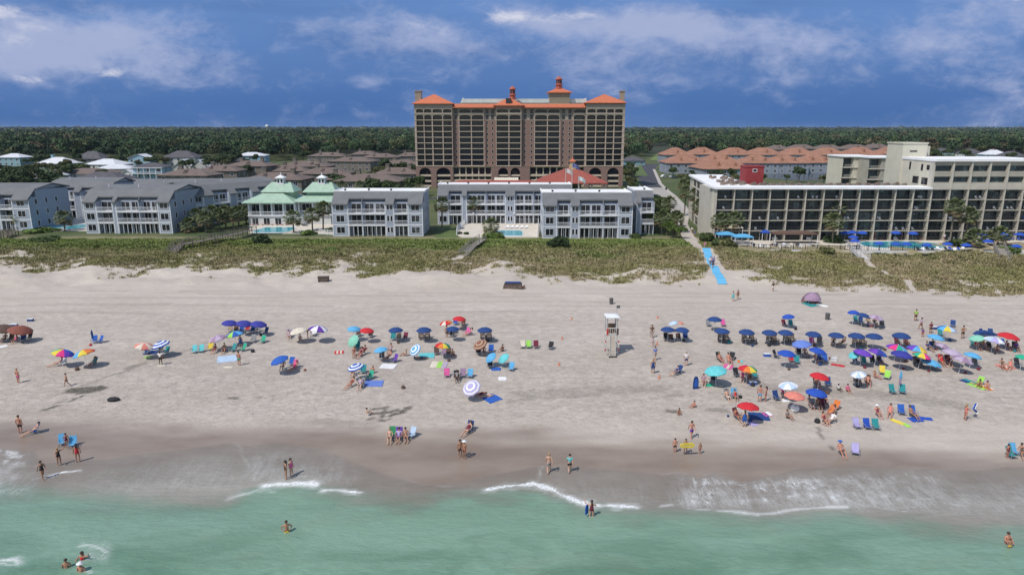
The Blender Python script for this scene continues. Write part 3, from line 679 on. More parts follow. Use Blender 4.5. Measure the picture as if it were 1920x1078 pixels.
def tower():
    Y0 = 300.0; pl = at_y(781, 352, Y0); pr_ = at_y(1167, 352, Y0); W = pr_.x - pl.x; s = W / 1675.0
    t = thing('hotel_tower', 'tall beige and brick beachfront tower with orange tiled roofs', 'building', (pl.x, Y0, G0))
    X = lambda zp: (zp - 80) * s
    def Zv(v): return at_y(960, v, Y0).z - G0
    z = lambda zp: Zv(120 + zp * .2319)
    rows = [z(825 - 46.3 * i) for i in range(11)]           # floor lines 0..10
    fh = rows[1] - rows[0]; ztop = rows[10]; eave = z(345); base = rows[0]
    body = MB(); body.box(X(80), X(1755), 2.2, 22, 0, ztop + .5); body.build('core_wall', BE, t)
    cols = [(95, 152), (158, 217), (226, 301), (309, 377), (437, 527), (535, 628), (733, 828), (836, 925), (1041, 1136), (1144, 1236), (1350, 1441), (1455, 1522), (1529, 1603), (1611, 1667), (1675, 1737)]
    piers = MB(); bands = MB(); up = MB()
    segs = [(80, 382, 0), (430, 634, .9), (728, 932, 0), (1034, 1242, .9), (1345, 1443, .9), (1444, 1755, 0)]
    for a, b, off in segs:
        cs = [c for c in cols if c[0] >= a and c[1] <= b]; edge = [a] + [q for c in cs for q in c] + [b]
        for i in range(0, len(edge), 2):
            piers.box(X(edge[i]), X(edge[i + 1]), off, 2.2, base, rows[8]); up.box(X(edge[i]), X(edge[i + 1]), off, 2.2, rows[8], ztop)
        for k in range(0, 11): (bands if k < 9 else up).box(X(a), X(b), off - .12, 2.2, rows[k] - .16, rows[k] + .10 + (.55 if k in (9,) else 0))
        for c in cs:
            for k in (8, 9): arch_fill(up, X(c[0]), X(c[1]), rows[k] + fh * .62, rows[k + 1] - .2, off + .02, 2.0)
        up.box(X(a), X(b), off - .1, 2.2, ztop + .12, eave - (0 if off else -.9))
    strips = [(382, 430, [408]), (634, 728, [658, 701]), (932, 1034, [960, 1013]), (1242, 1345, [1268, 1319])]
    for a, b, ws in strips:
        brick = MB(); brick.box(X(a) + .01, X(b) - .01, 1.4, 2.2, base, rows[8]); up.box(X(a) + .01, X(b) - .01, 1.4, 2.2, rows[8], eave)
        brick.box(X(a) + .01, X(a) + .6, .9, 1.4, base, rows[8]); brick.box(X(b) - .6, X(b) - .01, .9, 1.4, base, rows[8]); brick.build('brick_strip', BK, t)
        for w in ws:
            for k in range(10):
                if k < 8: window(t, X(w), 1.4, rows[k] + fh * .25, .7, 1.2, bars=0, frame=CRM, glass=GLT)
                else: window(t, X(w), 1.4, rows[k] + .3, 1.3, 1.9, bars=0, frame=BEg, glass=GLT)
    piers.build('facade_piers', BE, t); bands.build('floor_bands', CRM, t); up.build('upper_facade', BEg, t)
    # balconies: dark rail with glass behind; the biggest 100 as parts, the rest as one
    cnt = 0; rest = MB(); order = sorted([(c, k) for c in cols for k in range(10)], key=lambda q: (-(q[0][1] - q[0][0]) > -80, q[1]))
    for c, k in order:
        off = [o for a, b, o in segs if c[0] >= a and c[1] <= b][0]; w = round(X(c[1]) - X(c[0]), 2)
        def mk(w=w):
            a = MB().box(0, w, .05, .09, 1.0, 1.06).box(0, w, .05, .09, .14, .19)
            for i in range(int(w / .35) + 1): a.box(i * .35, i * .35 + .04, .06, .08, .19, 1.0)
            g = MB().box(0, w, 1.75, 1.85, .12, fh - .22); fr = MB()
            for i in range(4): g.box(w * (i + .5) / 4 - .04, w * (i + .5) / 4 + .04, 1.70, 1.75, .12, fh - .22, 1)
            return a.mesh('balcony_rail', [RUB]), g.mesh('glass_door', [GLT, RUB])
        am, gm = tmpl(('tb', w), mk)
        if cnt < 100:
            o = link('balcony', am, t, None, (X(c[0]), off, rows[k])); g = link('glass_door', gm, o, None, (0, -off + .3, 0))
        else:
            rest.box(X(c[0]), X(c[1]), off + .05, off + .09, rows[k] + 1.0, rows[k] + 1.06); rest.box(X(c[0]), X(c[1]), off + .05, off + .09, rows[k] + .14, rows[k] + .19)
            rest.box(X(c[0]), X(c[1]), 2.04, 2.15, rows[k] + .12, rows[k + 1] - .22, 1)
            for i in range(int(w / .5)): rest.box(X(c[0]) + i * .5, X(c[0]) + i * .5 + .05, off + .06, off + .08, rows[k] + .19, rows[k] + 1.0)
        cnt += 1
    tag(rest.build('more_balconies', [RUB, GLT], t), kind='stuff')
    # podium: brick arches over parking decks
    dk = MB()
    def arches(a, b, ops, zsp, zt_):
        pod = MB()
        e = [a] + [q for o in ops for q in o] + [b]
        for i in range(0, len(e), 2): pod.box(X(e[i]), X(e[i + 1]), -.3, 2.2, 0, zt_)
        for o in ops: arch_fill(pod, X(o[0]), X(o[1]), zsp, zt_, -.28, 2.1, 10)
        pod.build('brick_podium', BK, t)
    zp_top = base - .25
    arches(80, 380, [(107, 202), (245, 358)], z(882), zp_top); arches(690, 1000, [(745, 825), (845, 922)], z(882), zp_top); arches(1440, 1755, [(1480, 1580), (1628, 1722)], z(885), zp_top)
    for a, b, n in ((380, 690, 6), (1000, 1440, 8)):
        pod2 = MB()
        for i in range(n + 1):
            c = X(a) + (X(b) - X(a)) * i / n; pod2.box(c - .25, c + .25, .6, 2.2, 0, zp_top)
        pod2.box(X(a) + .3, X(b) - .3, .5, 2.2, z(905), z(893)); pod2.box(X(a) + .3, X(b) - .3, .5, 2.2, zp_top - .5, zp_top); pod2.box(X(a) + .3, X(b) - .3, .5, 2.2, z(948), z(935)); pod2.build('podium_frame', CRM, t)
    for lv in (905, 950, 990): dk.box(X(90), X(1745), .2, 2.19, z(lv) - .3, z(lv) + .5)
    dk.build('parking_deck_rail', CRM, t)
    MB().box(X(90), X(1745), 2.0, 2.19, .1, zp_top).build('podium_glass', GLT, t)
    MB().box(X(78), X(1757), -.45, 2.2, zp_top, base - .23).build('cornice', CRM, t)
    # roofs
    def hiproof(a, b, z0, zp_, y0=-.2, y1=14, nm='orange_roof'):
        return MB().hip(X(a), X(b), y0, y1, z0, zp_ - z0, .7, ix=(X(b) - X(a)) / 2 + .6, iy=None, t=.3).build(nm, OR, t)
    MB().box(X(80), X(380), .1, 16, ztop + .3, z(328)).box(X(728), X(935), .1, 12, ztop + .3, z(340)).box(X(1444), X(1755), .1, 16, ztop + .3, z(322)).box(X(380), X(1444), 4, 20, ztop + .3, z(318)).build('attic_wall', BEg, t)
    hiproof(80, 380, z(326), z(240), y1=12); hiproof(1444, 1752, z(320), z(240), y1=12); hiproof(722, 942, z(340), z(270), y1=9)
    MB().prismx([(-.3, z(350)), (4.6, z(318)), (4.6, z(318) - .3), (-.3, z(350) - .35)], X(383), X(1440)).build('orange_skirt_roof', OR, t)
    MB().prismy([(X(435), z(310)), (X(1470), z(310)), (X(1460), z(268)), (X(1452), z(276)), (X(470), z(276)), (X(455), z(266))], 9, 20).build('white_rooftop_parapet', M('roof_parapet', (.52, .56, .55), .8, .08, .5), t)
    MB().box(X(808), X(848), -.1, 4, z(318), z(278)).build('dormer', RUB, t)
    def cupola(cx, zb, zt_, r, y):
        h = zt_ - zb
        c = MB().lathe([(r * 1.25, 0), (r * 1.25, h * .10), (r * .9, h * .12), (r * .9, h * .30), (r * 1.2, h * .32), (r * 1.15, h * .37), (r * .8, h * .40), (r * .8, h * .72), (r * 1.15, h * .74), (r * 1.1, h * .79), (r * .5, h * .90), (r * .08, h)], 8)
        o = c.build('roof_cupola', M('terracotta_paint', (.38, .10, .07), .7, .1, 2), t, (X(cx), y, zb))
        for i in range(8): MB().box(-.25, .25, -.06, .06, h * .44, h * .68).build('louvre', RUB, o, (r * .82 * math.cos(math.pi * (i + .5) / 4), r * .82 * math.sin(math.pi * (i + .5) / 4), 0), math.pi * (i + .5) / 4 + math.pi / 2)
    cupola(861, z(285), z(172), 1.35, 5.5)
    MB().box(X(1160), X(1326), 8, 17, z(330), z(228)).build('stair_penthouse', M('khaki_stucco', (.235, .20, .15), .85, .08, 1), t)
    MB().hip(X(1160), X(1326), 8, 17, z(228), 2.0, .9, ix=3.8, iy=3.8, t=.3).build('orange_roof', OR, t)
    cupola(1241, z(192), z(84), 1.5, 12)
    for a, b in ((83, 133), (1722, 1756)):
        MB().box(X(a), X(b), 3, 6, z(300), z(222)).box(X(a) - .25, X(b) + .25, 2.75, 6.25, z(222), z(214)).build('chimney', M('chimney_stone', (.30, .25, .20), .9, .15, 1.5), t)
    for a in (80, 1757): 
        for k in range(10): window(t, X(a), 9, rows[k] + .7, 1.2, 1.3, R(-90 if a == 80 else 90), bars=0, frame=CRM, glass=GLT); window(t, X(a), 15, rows[k] + .7, 1.2, 1.3, R(-90 if a == 80 else 90), bars=0, frame=CRM, glass=GLT)
tower()

# ---- restaurant pavilion, low red roof and awning before the tower
def pavilion():
    Yp = 236.0; a = at_y(1012, 345, Yp); b = at_y(1137, 345, Yp); W = b.x - a.x; ze = a.z - G0
    t = thing('restaurant_pavilion', 'open pavilion with broad red hip roof and small cupola before the tower', 'building', (a.x, Yp, G0))
    MB().hip(0, W, 0, 16, ze, 5.0, .6, ix=10.5, t=.35).build('red_hip_roof', OR2, t)
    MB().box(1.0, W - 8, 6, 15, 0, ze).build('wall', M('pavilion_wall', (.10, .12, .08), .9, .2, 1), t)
    for i in range(6): MB().box(-.28, .28, -.28, .28, 0, ze).box(-.4, .4, -.4, .4, 0, .5).build('column', CRM, t, (.6 + i * (W - 1.2) / 5, .5, 0))
    o = MB().box(-1.1, 1.1, -1.1, 1.1, -.4, 1.2).box(-.75, .75, -.75, .75, 1.2, 2.5).build('cupola', M('sandy_stucco', (.5, .36, .2), .8, .1, 1), t, (W * .515, 8, ze + 4.6))
    MB().hip(-.75, .75, -.75, .75, 2.5, 1.3, .3, t=.15).lathe([(.1, 3.8), (.02, 4.8)], 6).build('cupola_roof', OR, o)
    Yl = 262.0; a = at_y(846, 347, Yl); b = at_y(1012, 347, Yl); L = b.x - a.x
    t2 = thing('low_red_building', 'long low building with red tiled roof before the tower base', 'building', (a.x, Yl, G0))
    MB().box(0, L, .5, 10, 0, a.z - G0).build('wall', BK, t2); MB().hip(0, L, .5, 10, a.z - G0, 1.4, .8, ix=4, t=.25).build('roof', OR2, t2)
    for i in range(9): window(t2, 2.5 + i * (L - 5) / 8, .5, a.z - G0 - 2.4, 1.6, 1.6)
    p = at_y(926, 341, 268); q = at_y(972, 341, 268)
    t3 = thing('awning', 'cream ribbed awning standing over the low red roof', 'awning', (p.x, 272, G0)); w = q.x - p.x; zz = p.z - G0 - .1
    m = MB()
    for i in range(12): m.prismx([(0, zz), (2.2, zz + 1.3), (2.2, zz + 1.18), (0, zz - .12)], w * i / 12 + .04, w * (i + 1) / 12)
    m.build('fabric', M('cream_canvas', (.62, .56, .47), .8, .06, 2), t3)
    for x in (.1, w - .1): MB().box(x - .08, x + .08, 0, .16, 0, zz).build('post', WHT, t3)
    for i, (u, vt) in enumerate(((1060, 315), (1072, 305), (1084, 330))):
        Yf = 215.0; g = at_y(u, 364, Yf); top = at_y(u, vt, Yf).z
        f = thing('flagpole', ('left slender white flagpole before the red pavilion', 'middle and tallest slender flagpole before the red pavilion', 'right slender flagpole with pale flag before the pavilion')[i], 'flagpole', (g.x, Yf, G0), 0, 'flagpoles before the pavilion')
        MB().tube((0, 0, 0), (0, 0, top - G0), .10, .05, 8).build('pole', WHT, f)
        fm = MB(); n = 6; vs = []
        for j in range(n + 1):
            x = .05 + j * .36; y = math.sin(j * 1.3) * .15; vs += [(x, y, top - G0 - 1.5 - .03 * j * j), (x, y, top - G0 - .2 - .03 * j * j)]
        fm.add(vs, [(2 * j, 2 * j + 2, 2 * j + 3, 2 * j + 1) for j in range(n)])
        fm.build('flag', M('flag_cloth_%d' % i, [(.6, .55, .55), (.12, .14, .32), (.6, .68, .7)][i], .8, .25, 3), f)
pavilion()

# ---- glass-fronted hotel on the right
HC = M('hotel_concrete', (.49, .46, .40), .8, .08, .5); HCR = M('hotel_cream', (.57, .54, .45), .8, .06, .5); HB = M('hotel_spandrel', (.36, .34, .29), .85, .08, .5)
HG = glass_mat('hotel_glass', (.022, .036, .046), (1.2, 2.6, 2.36), (.12, .17, .18), .62)
def hotel():
    Yh = 156.0; x0 = at_y(1341, 400, Yh).x; zr = at_y(1341, 355, Yh).z - G0; FL = 5; fh = zr / FL
    t = thing('beach_hotel', 'long glass-fronted beach hotel with cream frame and white flat roof', 'building', (x0, Yh, G0))
    x1 = at_y(1741, 400, Yh).x - x0; n = 12; bw = x1 / n
    body = MB(); body.box(0, x1 + .01, 1.6, 14, 0, zr); body.build('wall', HC, t)
    WG = []; WG.append(MB().box(-.01, 9, 3.4, 44, 0, zr - .05).build('wing_wall', HC, t))
    fins = MB(); slabs = MB()
    def grid(ox, nb, nfl, ztop, w):
        for i in range(1 if ox else 0, nb + 1): MB().box(ox + i * w - .10, ox + i * w + .10, -.25, 1.6, 0, ztop).build('concrete_fin', HC, t)
        for f in range(1, nfl): slabs.box(ox, ox + nb * w, -.12, 1.58, f * fh - .07, f * fh + .06)
    def bal(ox, w, f, off=0.0, par=None, loc=None, rz=0):
        ww = round(w - .3, 2)
        def mk():
            a = MB().box(0, ww, 0, .05, .92, 1.0).box(0, ww, 0, .04, .10, .15)
            for i in range(int(ww / .3) + 1): a.box(i * .3, i * .3 + .035, .01, .03, .15, .92)
            g = MB().box(0, ww, 1.30, 1.36, .08, fh - .1)
            for i in range(5): g.box(ww * i / 4 - .035, ww * i / 4 + .035, 1.26, 1.30, .08, fh - .1, 1)
            return a.mesh('balcony_rail', [RUB]), g.mesh('glass_door', [HG, M('bronze_frame', (.06, .055, .05), .4, .1, 1)])
        am, gm = tmpl(('hb', ww), mk)
        o = link('balcony', am, t, None, loc or (ox + .15, 0, f * fh), rz); link('glass_door', gm, o)
        r = rnd.random()
        if r < .33:
            for k in range(rnd.choice((1, 2, 2))):
                cx = rnd.uniform(.5, ww - .6)
                MB().box(cx, cx + .45, .5, .95, .40, .45).box(cx, cx + .45, .92, .97, .45, .9).box(cx + .02, cx + .06, .5, .54, .02, .4).box(cx + .40, cx + .44, .5, .54, .02, .4).build('balcony_chair', WHT if r < .25 else M('blue_towel_cloth', (.03, .09, .35), .9, .2, 2), o)
    grid(0, n, FL, zr, bw)
    for i in range(n):
        for f in range(FL): bal(i * bw, bw, f)
    # left end wing running inland
    WG.append(MB().box(-.25, 2.2, 1.61, 3.3, 0, zr + .0).build('corner_wall', HCR, t))
    for j in range(6):
        y = 3.3 + j * 6.6; WG.append(MB().box(-.30, 1.0, y - .18 + (.19 if j == 0 else 0), y + .18, 0, zr).build('concrete_fin', HC, t))
    for f in range(1, FL): WG.append(MB().box(-.2, .5, 3.5, 40, f * fh - .12, f * fh + .12).build('balcony_slab', HC, t))
    for j in range(5):
        for f in range(FL):
            o = window(t, -.03, 3.3 + j * 6.6 + 3.3, f * fh + .5, 5.6, fh - .9, R(-90), frame=RUB, glass=HG, bars=3, name='window_bay'); WG.append(o)
    # tall part
    x2 = x1; nb2 = 6; bw2 = (at_y(1921, 400, Yh).x - x0 - x1) / 5.3; zt = at_y(1800, 303, Yh).z - G0
    MB().box(x2 + .02, x2 + nb2 * bw2, 1.6, 15, 0, zt).build('tall_wall', HCR, t)
    grid(x2, nb2, FL, zr, bw2); slabs.box(x2, x2 + nb2 * bw2, -.12, 1.58, zr - .1, zr + 1.3)
    for i in range(nb2):
        for f in range(FL): bal(x2 + i * bw2, bw2, f)
    zz = [zr + 1.3, zr + 1.3 + (zt - zr - 1.3) * .5]
    for i in range(nb2 + 1): MB().box(x2 + i * bw2 - .2, x2 + i * bw2 + .2, -.27 if i else .09, 1.6, zr + .46 if i == 0 else zr, zt).build('concrete_fin', HC, t)
    sp = MB(); h2 = (zt - zr - 1.3) / 2
    for k in (0, 1):
        for i in range(nb2):
            a = x2 + i * bw2 + .2; b = a + bw2 - .4; sp.box(a, b, 0, 1.59, zz[k] + h2 * .62, zz[k] + h2); sp.box(a, b, 0, 1.59, zz[k] - .01, zz[k] + h2 * .10)
            window(t, (a + b) / 2, .5, zz[k] + h2 * .10, bw2 - .6, h2 * .5, frame=RUB, glass=HG, bars=2 if k else 0, name='ribbon_window')
    sp.build('spandrels', HB, t)
    slabs.build('balcony_slabs', HC, t)
    # left face of the tall part: cream with small windows
    MB().box(x2 - .15, x2 + .02, .1, 15, zr - .3, zt).build('cream_end_wall', HCR, t)
    for y, z0, w, h in ((2.2, zt - 1.9, 1.0, .9), (4.6, zt - 2.2, .6, 1.3), (9.5, zt - 2.2, .5, 1.6), (3.0, zr + .9, 2.2, 1.4), (6.6, zr + 1.0, 2.2, 1.4)): window(t, x2 - .15, y, z0, w, h, R(-90), bars=0, frame=RUB)
    roof = MB(); roof.box(-.5, x1 - .2, -.6, 5, zr, zr + .45); WG.append(MB().box(-.5, 9, 2.5, 44.5, zr - .04, zr + .44).build('wing_roof', FR, t)); roof.box(x2 - .3, x2 + nb2 * bw2 + .3, -.5, 15.3, zt, zt + .5)
    roof.build('white_roof', FR, t)
    MB().box(9.01, x1 - .2, 5.01, 14.1, zr, zr + .15).build('gravel_roof', M('roof_gravel', (.16, .145, .13), .95, .3, 2), t)
    g = MB().box(-.45, .45, -.4, .4, 0, .75).box(-.38, .38, -.33, .33, .75, .82).lathe([(.26, .82), (.26, .92), (.05, .93)], 10).mesh('rooftop_unit', [M('weathered_steel', (.22, .17, .14), .8, .35, 2)])
    k = 0
    for i in range(58):
        x = 3 + i * (x1 - 5) / 58; link('rooftop_unit', g, t, None, (x, 6.2 + (i % 3) * .9, zr + .46 if x < 9 else zr + .15), rnd.uniform(-.3, .3)).scale = (.8, .8, rnd.uniform(.6, 1.0))
    for i in range(34):
        o = link('rooftop_unit', g, t, None, (rnd.uniform(3, 8.4), rnd.uniform(7, 30), zr + .44), rnd.uniform(0, 1)); o.scale = (.7, .7, rnd.uniform(.5, .9)); WG.append(o)
    a_ = R(-7.0)
    for o in WG:
        x_, y_ = o.location.x, o.location.y - 1.6; o.location.x = x_ * math.cos(a_) - y_ * math.sin(a_); o.location.y = 1.6 + x_ * math.sin(a_) + y_ * math.cos(a_); o.rotation_euler.z += a_
    rw = MB().box(0, 4.4, 0, 4, 0, at_y(1412, 311, Yh + 20).z - G0 - zr)
    hR = at_y(1412, 311, Yh + 20).z - G0 - zr; o = rw.box(-.12, 4.5, -.12, 4.12, hR, hR + .3).build('red_penthouse', M('red_cladding', (.27, .035, .04), .8, .12, 1), t, (at_y(1395, 330, Yh + 12).x - x0, 11, zr + .14))
    window(o, 2.2, 0, hR - 1.1, .9, .6, bars=0)
    # cream lift tower
    xa = at_y(1690, 300, Yh + 13).x - x0; xb = at_y(1736, 300, Yh + 13).x - x0; zl = at_y(1700, 270, Yh + 13).z - G0
    lt = MB().box(xa, xb, 13.0, 20, 0, zl).box(xa - .15, xb + .15, 12.85, 20.15, zl, zl + .3).build('lift_tower', HCR, t)
    MB().box(xb - .1, xb + 1.9, 15.02, 19, zt + .5, zl - .6).build('lift_motor_room', HC, t)
    window(t, (xa + xb) / 2 - .3, 13.0, zl - 1.9, 1.7, .35, bars=0, frame=HB)
    # guest wings behind
    Yw = 222.0
    for (ua, ub, vt, dy, lab) in ((1585, 1640, 295, 0, 'cream four-storey hotel wing behind the flat roof, left one'), (1634, 1700, 297, -8, 'cream four-storey hotel wing beside the lift tower')):
        a = at_y(ua, vt, Yw + dy); b = at_y(ub, vt, Yw + dy); w = b.x - a.x; hz = a.z - G0
        q = thing('hotel_wing', lab, 'building', (a.x, Yw + dy, G0), 0, 'cream hotel wings'); f4 = hz / 5
        MB().box(0, w, 1.4, 12, 0, hz).box(w * .30, w * .55, 0, 1.39, 0, hz).build('wall', HCR if dy == 0 else HB, q)
        MB().box(-.3, w + .3, -.5, 12.3, hz, hz + .4).build('white_roof', FR, q)
        for f in range(5):
            MB().box(-.1, w, -.3, 1.39, f * f4 - .12, f * f4 + .1).build('balcony_slab', HC, q)
            railing(q, .05, w * .29, -.25, f * f4 + .1, .9, HC); railing(q, w * .56, w - .1, -.25, f * f4 + .1, .9, HC)
            window(q, w * .15, 1.4, f * f4 + .2, w * .24, f4 - .6, frame=RUB, glass=HG); window(q, w * .78, 1.4, f * f4 + .2, w * .34, f4 - .6, frame=RUB, glass=HG)
hotel()
# ================================================================ HOUSES BEHIND
def house(label, u, v, wpx, stories, wallm, roofm, rise=2.2, dpf=.8, rz=0.0, group=None, chim=0, ix=None, dorm=0, porch=False, cat='house', gab=0, name='house'):
    p = at_z(u, v, G0); dist = p.y / math.cos(PITCH) ; W = wpx * (p.y * cP + (CAMZ - G0) * sP) / FPX; D = W * dpf; h = 2.9 * stories
    t = thing(name, label, cat, (p.x, p.y, G0), rz, group)
    x0, x1 = -W / 2, W / 2
    MB().box(x0, x1, 0, D, 0, h).build('wall', wallm, t)
    rb = MB()
    if gab: rb.gable(x0, x1, 0, D, h, rise, .5, axis='y' if gab == 2 else 'x')
    else: rb.hip(x0, x1, 0, D, h, rise, .6, ix=ix)
    ro = rb.build('roof', roofm, t)
    if gab == 2: MB().prismy([(x0, h), (x1, h), (0, h + rise)], .02, .2).build('gable_wall', wallm, t)
    for i in range(chim):
        cx = x0 + W * (.25 + .5 * i / max(1, chim - 1)) if chim > 1 else x0 + W * .3
        MB().box(cx - .8, cx + .8, D * .45, D * .45 + 1.5, h + rise * .3, h + rise + 1.3).box(cx - .95, cx + .95, D * .45 - .15, D * .45 + 1.65, h + rise + 1.3, h + rise + 1.55).build('chimney', wallm, ro)
    for i in range(dorm):
        cx = x0 + W * (i + 1) / (dorm + 1)
        MB().prismy([(cx - 1.2, h + rise * .25), (cx + 1.2, h + rise * .25), (cx, h + rise * .85)], D * .12, D * .45).build('dormer', roofm, ro)
    n = max(2, int(W / 4))
    for f in range(int(stories)):
        for i in range(n): window(t, x0 + W * (i + .5) / n, 0, f * 2.9 + .8, 1.4, 1.5)
        for i in range(2): window(t, x0 if u > 960 else x1, D * (i + .5) / 2, f * 2.9 + .8, 1.2, 1.4, R(-90 if u > 960 else 90))
    if porch:
        pm = MB().box(x0, x1, -2.2, -.02, 2.7, 2.9).box(x0, x1, -2.4, -.02, h - .2, h)
        for i in range(6): c = x0 + .15 + (W - .3) * i / 5; pm.box(c - .12, c + .12, -2.2, -1.96, 0, 2.7).box(c - .12, c + .12, -2.2, -1.96, 2.9, h - .2)
        pm.build('porch', WHT, t); railing(t, x0 + .2, x1 - .2, -2.1, 2.9)
    return t
BRS = shingle('brown_shingle', (.165, .125, .11), .15); BRW = M('brown_cedar_wall', (.165, .145, .125), .85, .15, 1); ORS = shingle('orange_shingle', (.33, .165, .11), .2); GYW = M('grey_blue_wall', (.24, .27, .32), .85, .12, 1)
WRF = M('white_metal_roof', (.62, .63, .67), .5, .06, .5); DKR = shingle('charcoal_shingle', (.095, .09, .105), .2); LBL = M('light_blue_wall', (.30, .46, .56), .8, .08, 1); TEAL = M('teal_wall', (.22, .36, .42), .8, .1, 1); CRW = M('pale_wall', (.52, .52, .52), .8, .08, 1)
gb = 'brown-roofed townhouses behind the condos'
for i, (u, v, w, s, c) in enumerate([(345, 356, 96, 2, 1), (408, 345, 76, 2, 1), (462, 333, 84, 2, 2), (512, 366, 112, 2, 2), (603, 352, 88, 2, 1), (568, 334, 92, 2, 2), (655, 322, 84, 2, 1), (610, 309, 70, 2, 2),
                                     (688, 370, 122, 2, 1), (742, 352, 84, 2, 2), (752, 330, 70, 2, 1), (712, 312, 66, 2, 1), (684, 305, 52, 2, 1), (768, 309, 46, 2, 1), (640, 366, 60, 2, 1), (545, 345, 60, 2, 1)]):
    house(['brown-roofed townhouse nearest the left wing of the condos', 'small brown-roofed townhouse with one tall chimney, second from the left', 'brown-roofed townhouse with two chimneys behind the diagonal condo wing', 'broad brown-roofed townhouse just behind the green clubhouse roofs',
           'brown-roofed townhouse right of the clubhouse cupolas', 'twin-chimney brown townhouse in the second row over the clubhouse', 'brown-roofed townhouse in the third row, right of the twin chimneys', 'distant brown-roofed townhouse against the woods, leftmost of the last row',
           'broad brown-roofed townhouse directly behind the white-roofed condo', 'brown-roofed townhouse beside the foot of the tower', 'brown-roofed townhouse touching the tower in the second row', 'small distant brown townhouse near the treeline',
           'smallest distant brown townhouse below the woods', 'distant brown-roofed townhouse partly behind the tower', 'low brown townhouse between the two broad front ones', 'low brown townhouse behind the left cupola'][i],
          u, v, w, s, BRW, BRS, 2.6, .62, R(rnd.uniform(-9, 9)), gb, c, dorm=1 + i % 2, cat='townhouse', name='townhouse')
go = 'orange-roofed townhouses behind the hotel'
ol = ['orange-roofed townhouse at the left end of the row beside the road', 'orange-roofed townhouse second from the road', 'wide orange-roofed townhouse left of the red penthouse', 'orange-roofed townhouse directly behind the red penthouse', 'orange-roofed townhouse right of the red penthouse',
      'orange-roofed townhouse with white porch over the pond, middle of the row', 'orange-roofed townhouse over the right half of the pond', 'orange-roofed townhouse next to the cream hotel wings']
for i, (u, v, w) in enumerate([(1292, 326, 82), (1352, 322, 66), (1366, 340, 96), (1424, 326, 70), (1480, 326, 72), (1538, 325, 74), (1592, 322, 70), (1648, 320, 70)]):
    house(ol[i], u, v, w, 2, GYW, ORS, 4.2, .95, R(rnd.uniform(-4, 4)), go, 0, dorm=2, cat='townhouse', name='townhouse', ix=8.5)
for i, (u, v, w) in enumerate([(1272, 306, 52), (1322, 305, 56), (1385, 306, 60), (1440, 306, 62), (1500, 306, 62), (1560, 306, 60), (1622, 305, 60), (1676, 304, 50)]):
    house(['orange-roofed townhouse in the back row at the left end', 'second orange-roofed townhouse of the back row from the left', 'third orange-roofed townhouse of the back row from the left', 'fourth orange-roofed townhouse of the back row from the left', 'fifth orange-roofed townhouse of the back row from the left', 'third last orange-roofed townhouse of the back row', 'second last orange-roofed townhouse of the back row', 'last orange-roofed townhouse of the back row, behind the cream wing'][i],
          u, v, w, 2, GYW, ORS, 5.2, .95, R(rnd.uniform(-6, 6)), go, 0, dorm=1, cat='townhouse', name='townhouse', ix=9)
for i, (u, v, w) in enumerate([(1462, 293, 44), (1508, 291, 50), (1558, 292, 52), (1610, 291, 52), (1650, 289, 46), (1690, 291, 44)]):
    house(['grey-brown roofed townhouse below the woods, leftmost of six', 'grey-brown roofed townhouse below the woods, second of six from the left', 'grey-brown roofed townhouse below the woods, third of six from the left', 'grey-brown roofed townhouse below the woods, fourth of six from the left', 'grey-brown roofed townhouse below the woods, fifth of six from the left', 'grey-brown roofed townhouse beside the cream lift tower'][i],
          u, v, w, 2, BRW, BRS, 4.0, .7, R(rnd.uniform(-6, 6)), 'grey-brown townhouses below the woods', 0, dorm=1, cat='townhouse', name='townhouse', ix=8)
hs = [('white-roofed grey house at the far left edge, upper one', 18, 312, 46, 2, TEAL, WRF, 2.6, 0), ('pale-roofed house cut by the left edge of the view', 4, 336, 44, 1, CRW, WRF, 2.6, 0), ('white metal roofed house with chimney left of the charcoal roof', 96, 316, 62, 1, TEAL, WRF, 4.0, 0),
      ('charcoal hip-roofed house standing against the woods', 164, 306, 54, 1, DKR, DKR, 5.5, 0), ('white hip-roofed house in front of the charcoal roof', 188, 318, 66, 1, CRW, WRF, 3.4, 0), ('low white-roofed house in front of the white hip roof', 212, 327, 62, 1, CRW, WRF, 2.4, 0),
      ('light blue house with white roof and gable', 262, 314, 40, 2, LBL, WRF, 2.6, 2), ('bright blue house with charcoal roof and white two-level porch', 280, 336, 56, 2, LBL, DKR, 2.2, 0), ('large grey-roofed house behind the blue porch house', 336, 312, 60, 2, CRW, DKR, 4.4, 0),
      ('white gabled house with pale metal roof', 344, 322, 34, 1, CRW, WRF, 4.2, 2), ('pale gabled house right of the white gabled one', 374, 322, 30, 1, CRW, WRF, 4.0, 2), ('brown low house with dark roof near the treeline', 416, 311, 46, 1, BRW, DKR, 2.6, 0),
      ('light blue house with white roof near the treeline', 470, 308, 54, 2, LBL, WRF, 2.4, 0), ('turquoise gabled house behind the left condo', 100, 340, 40, 1, LBL, WRF, 2.2, 2), ('long tan-roofed house between the gabled and blue houses', 150, 338, 100, 1, CRW, BRS, 2.6, 0),
      ('purple-grey roofed house behind the left condo', 62, 350, 60, 1, CRW, DKR, 2.6, 0), ('dark hip-roofed house just behind the long grey roof', 180, 352, 96, 1, TEAL, DKR, 3.6, 0), ('white little house beside the blue porch house', 240, 336, 22, 1, CRW, WRF, 1.6, 2)]
for i, (lab, u, v, w, s, wm, rm, rise, gab) in enumerate(hs): house(lab, u, v, w, s, wm, rm, rise, .7, R(rnd.uniform(-12, 12)), 'detached houses on the left', 1 if i == 2 else 0, gab=gab, porch=(i == 7))
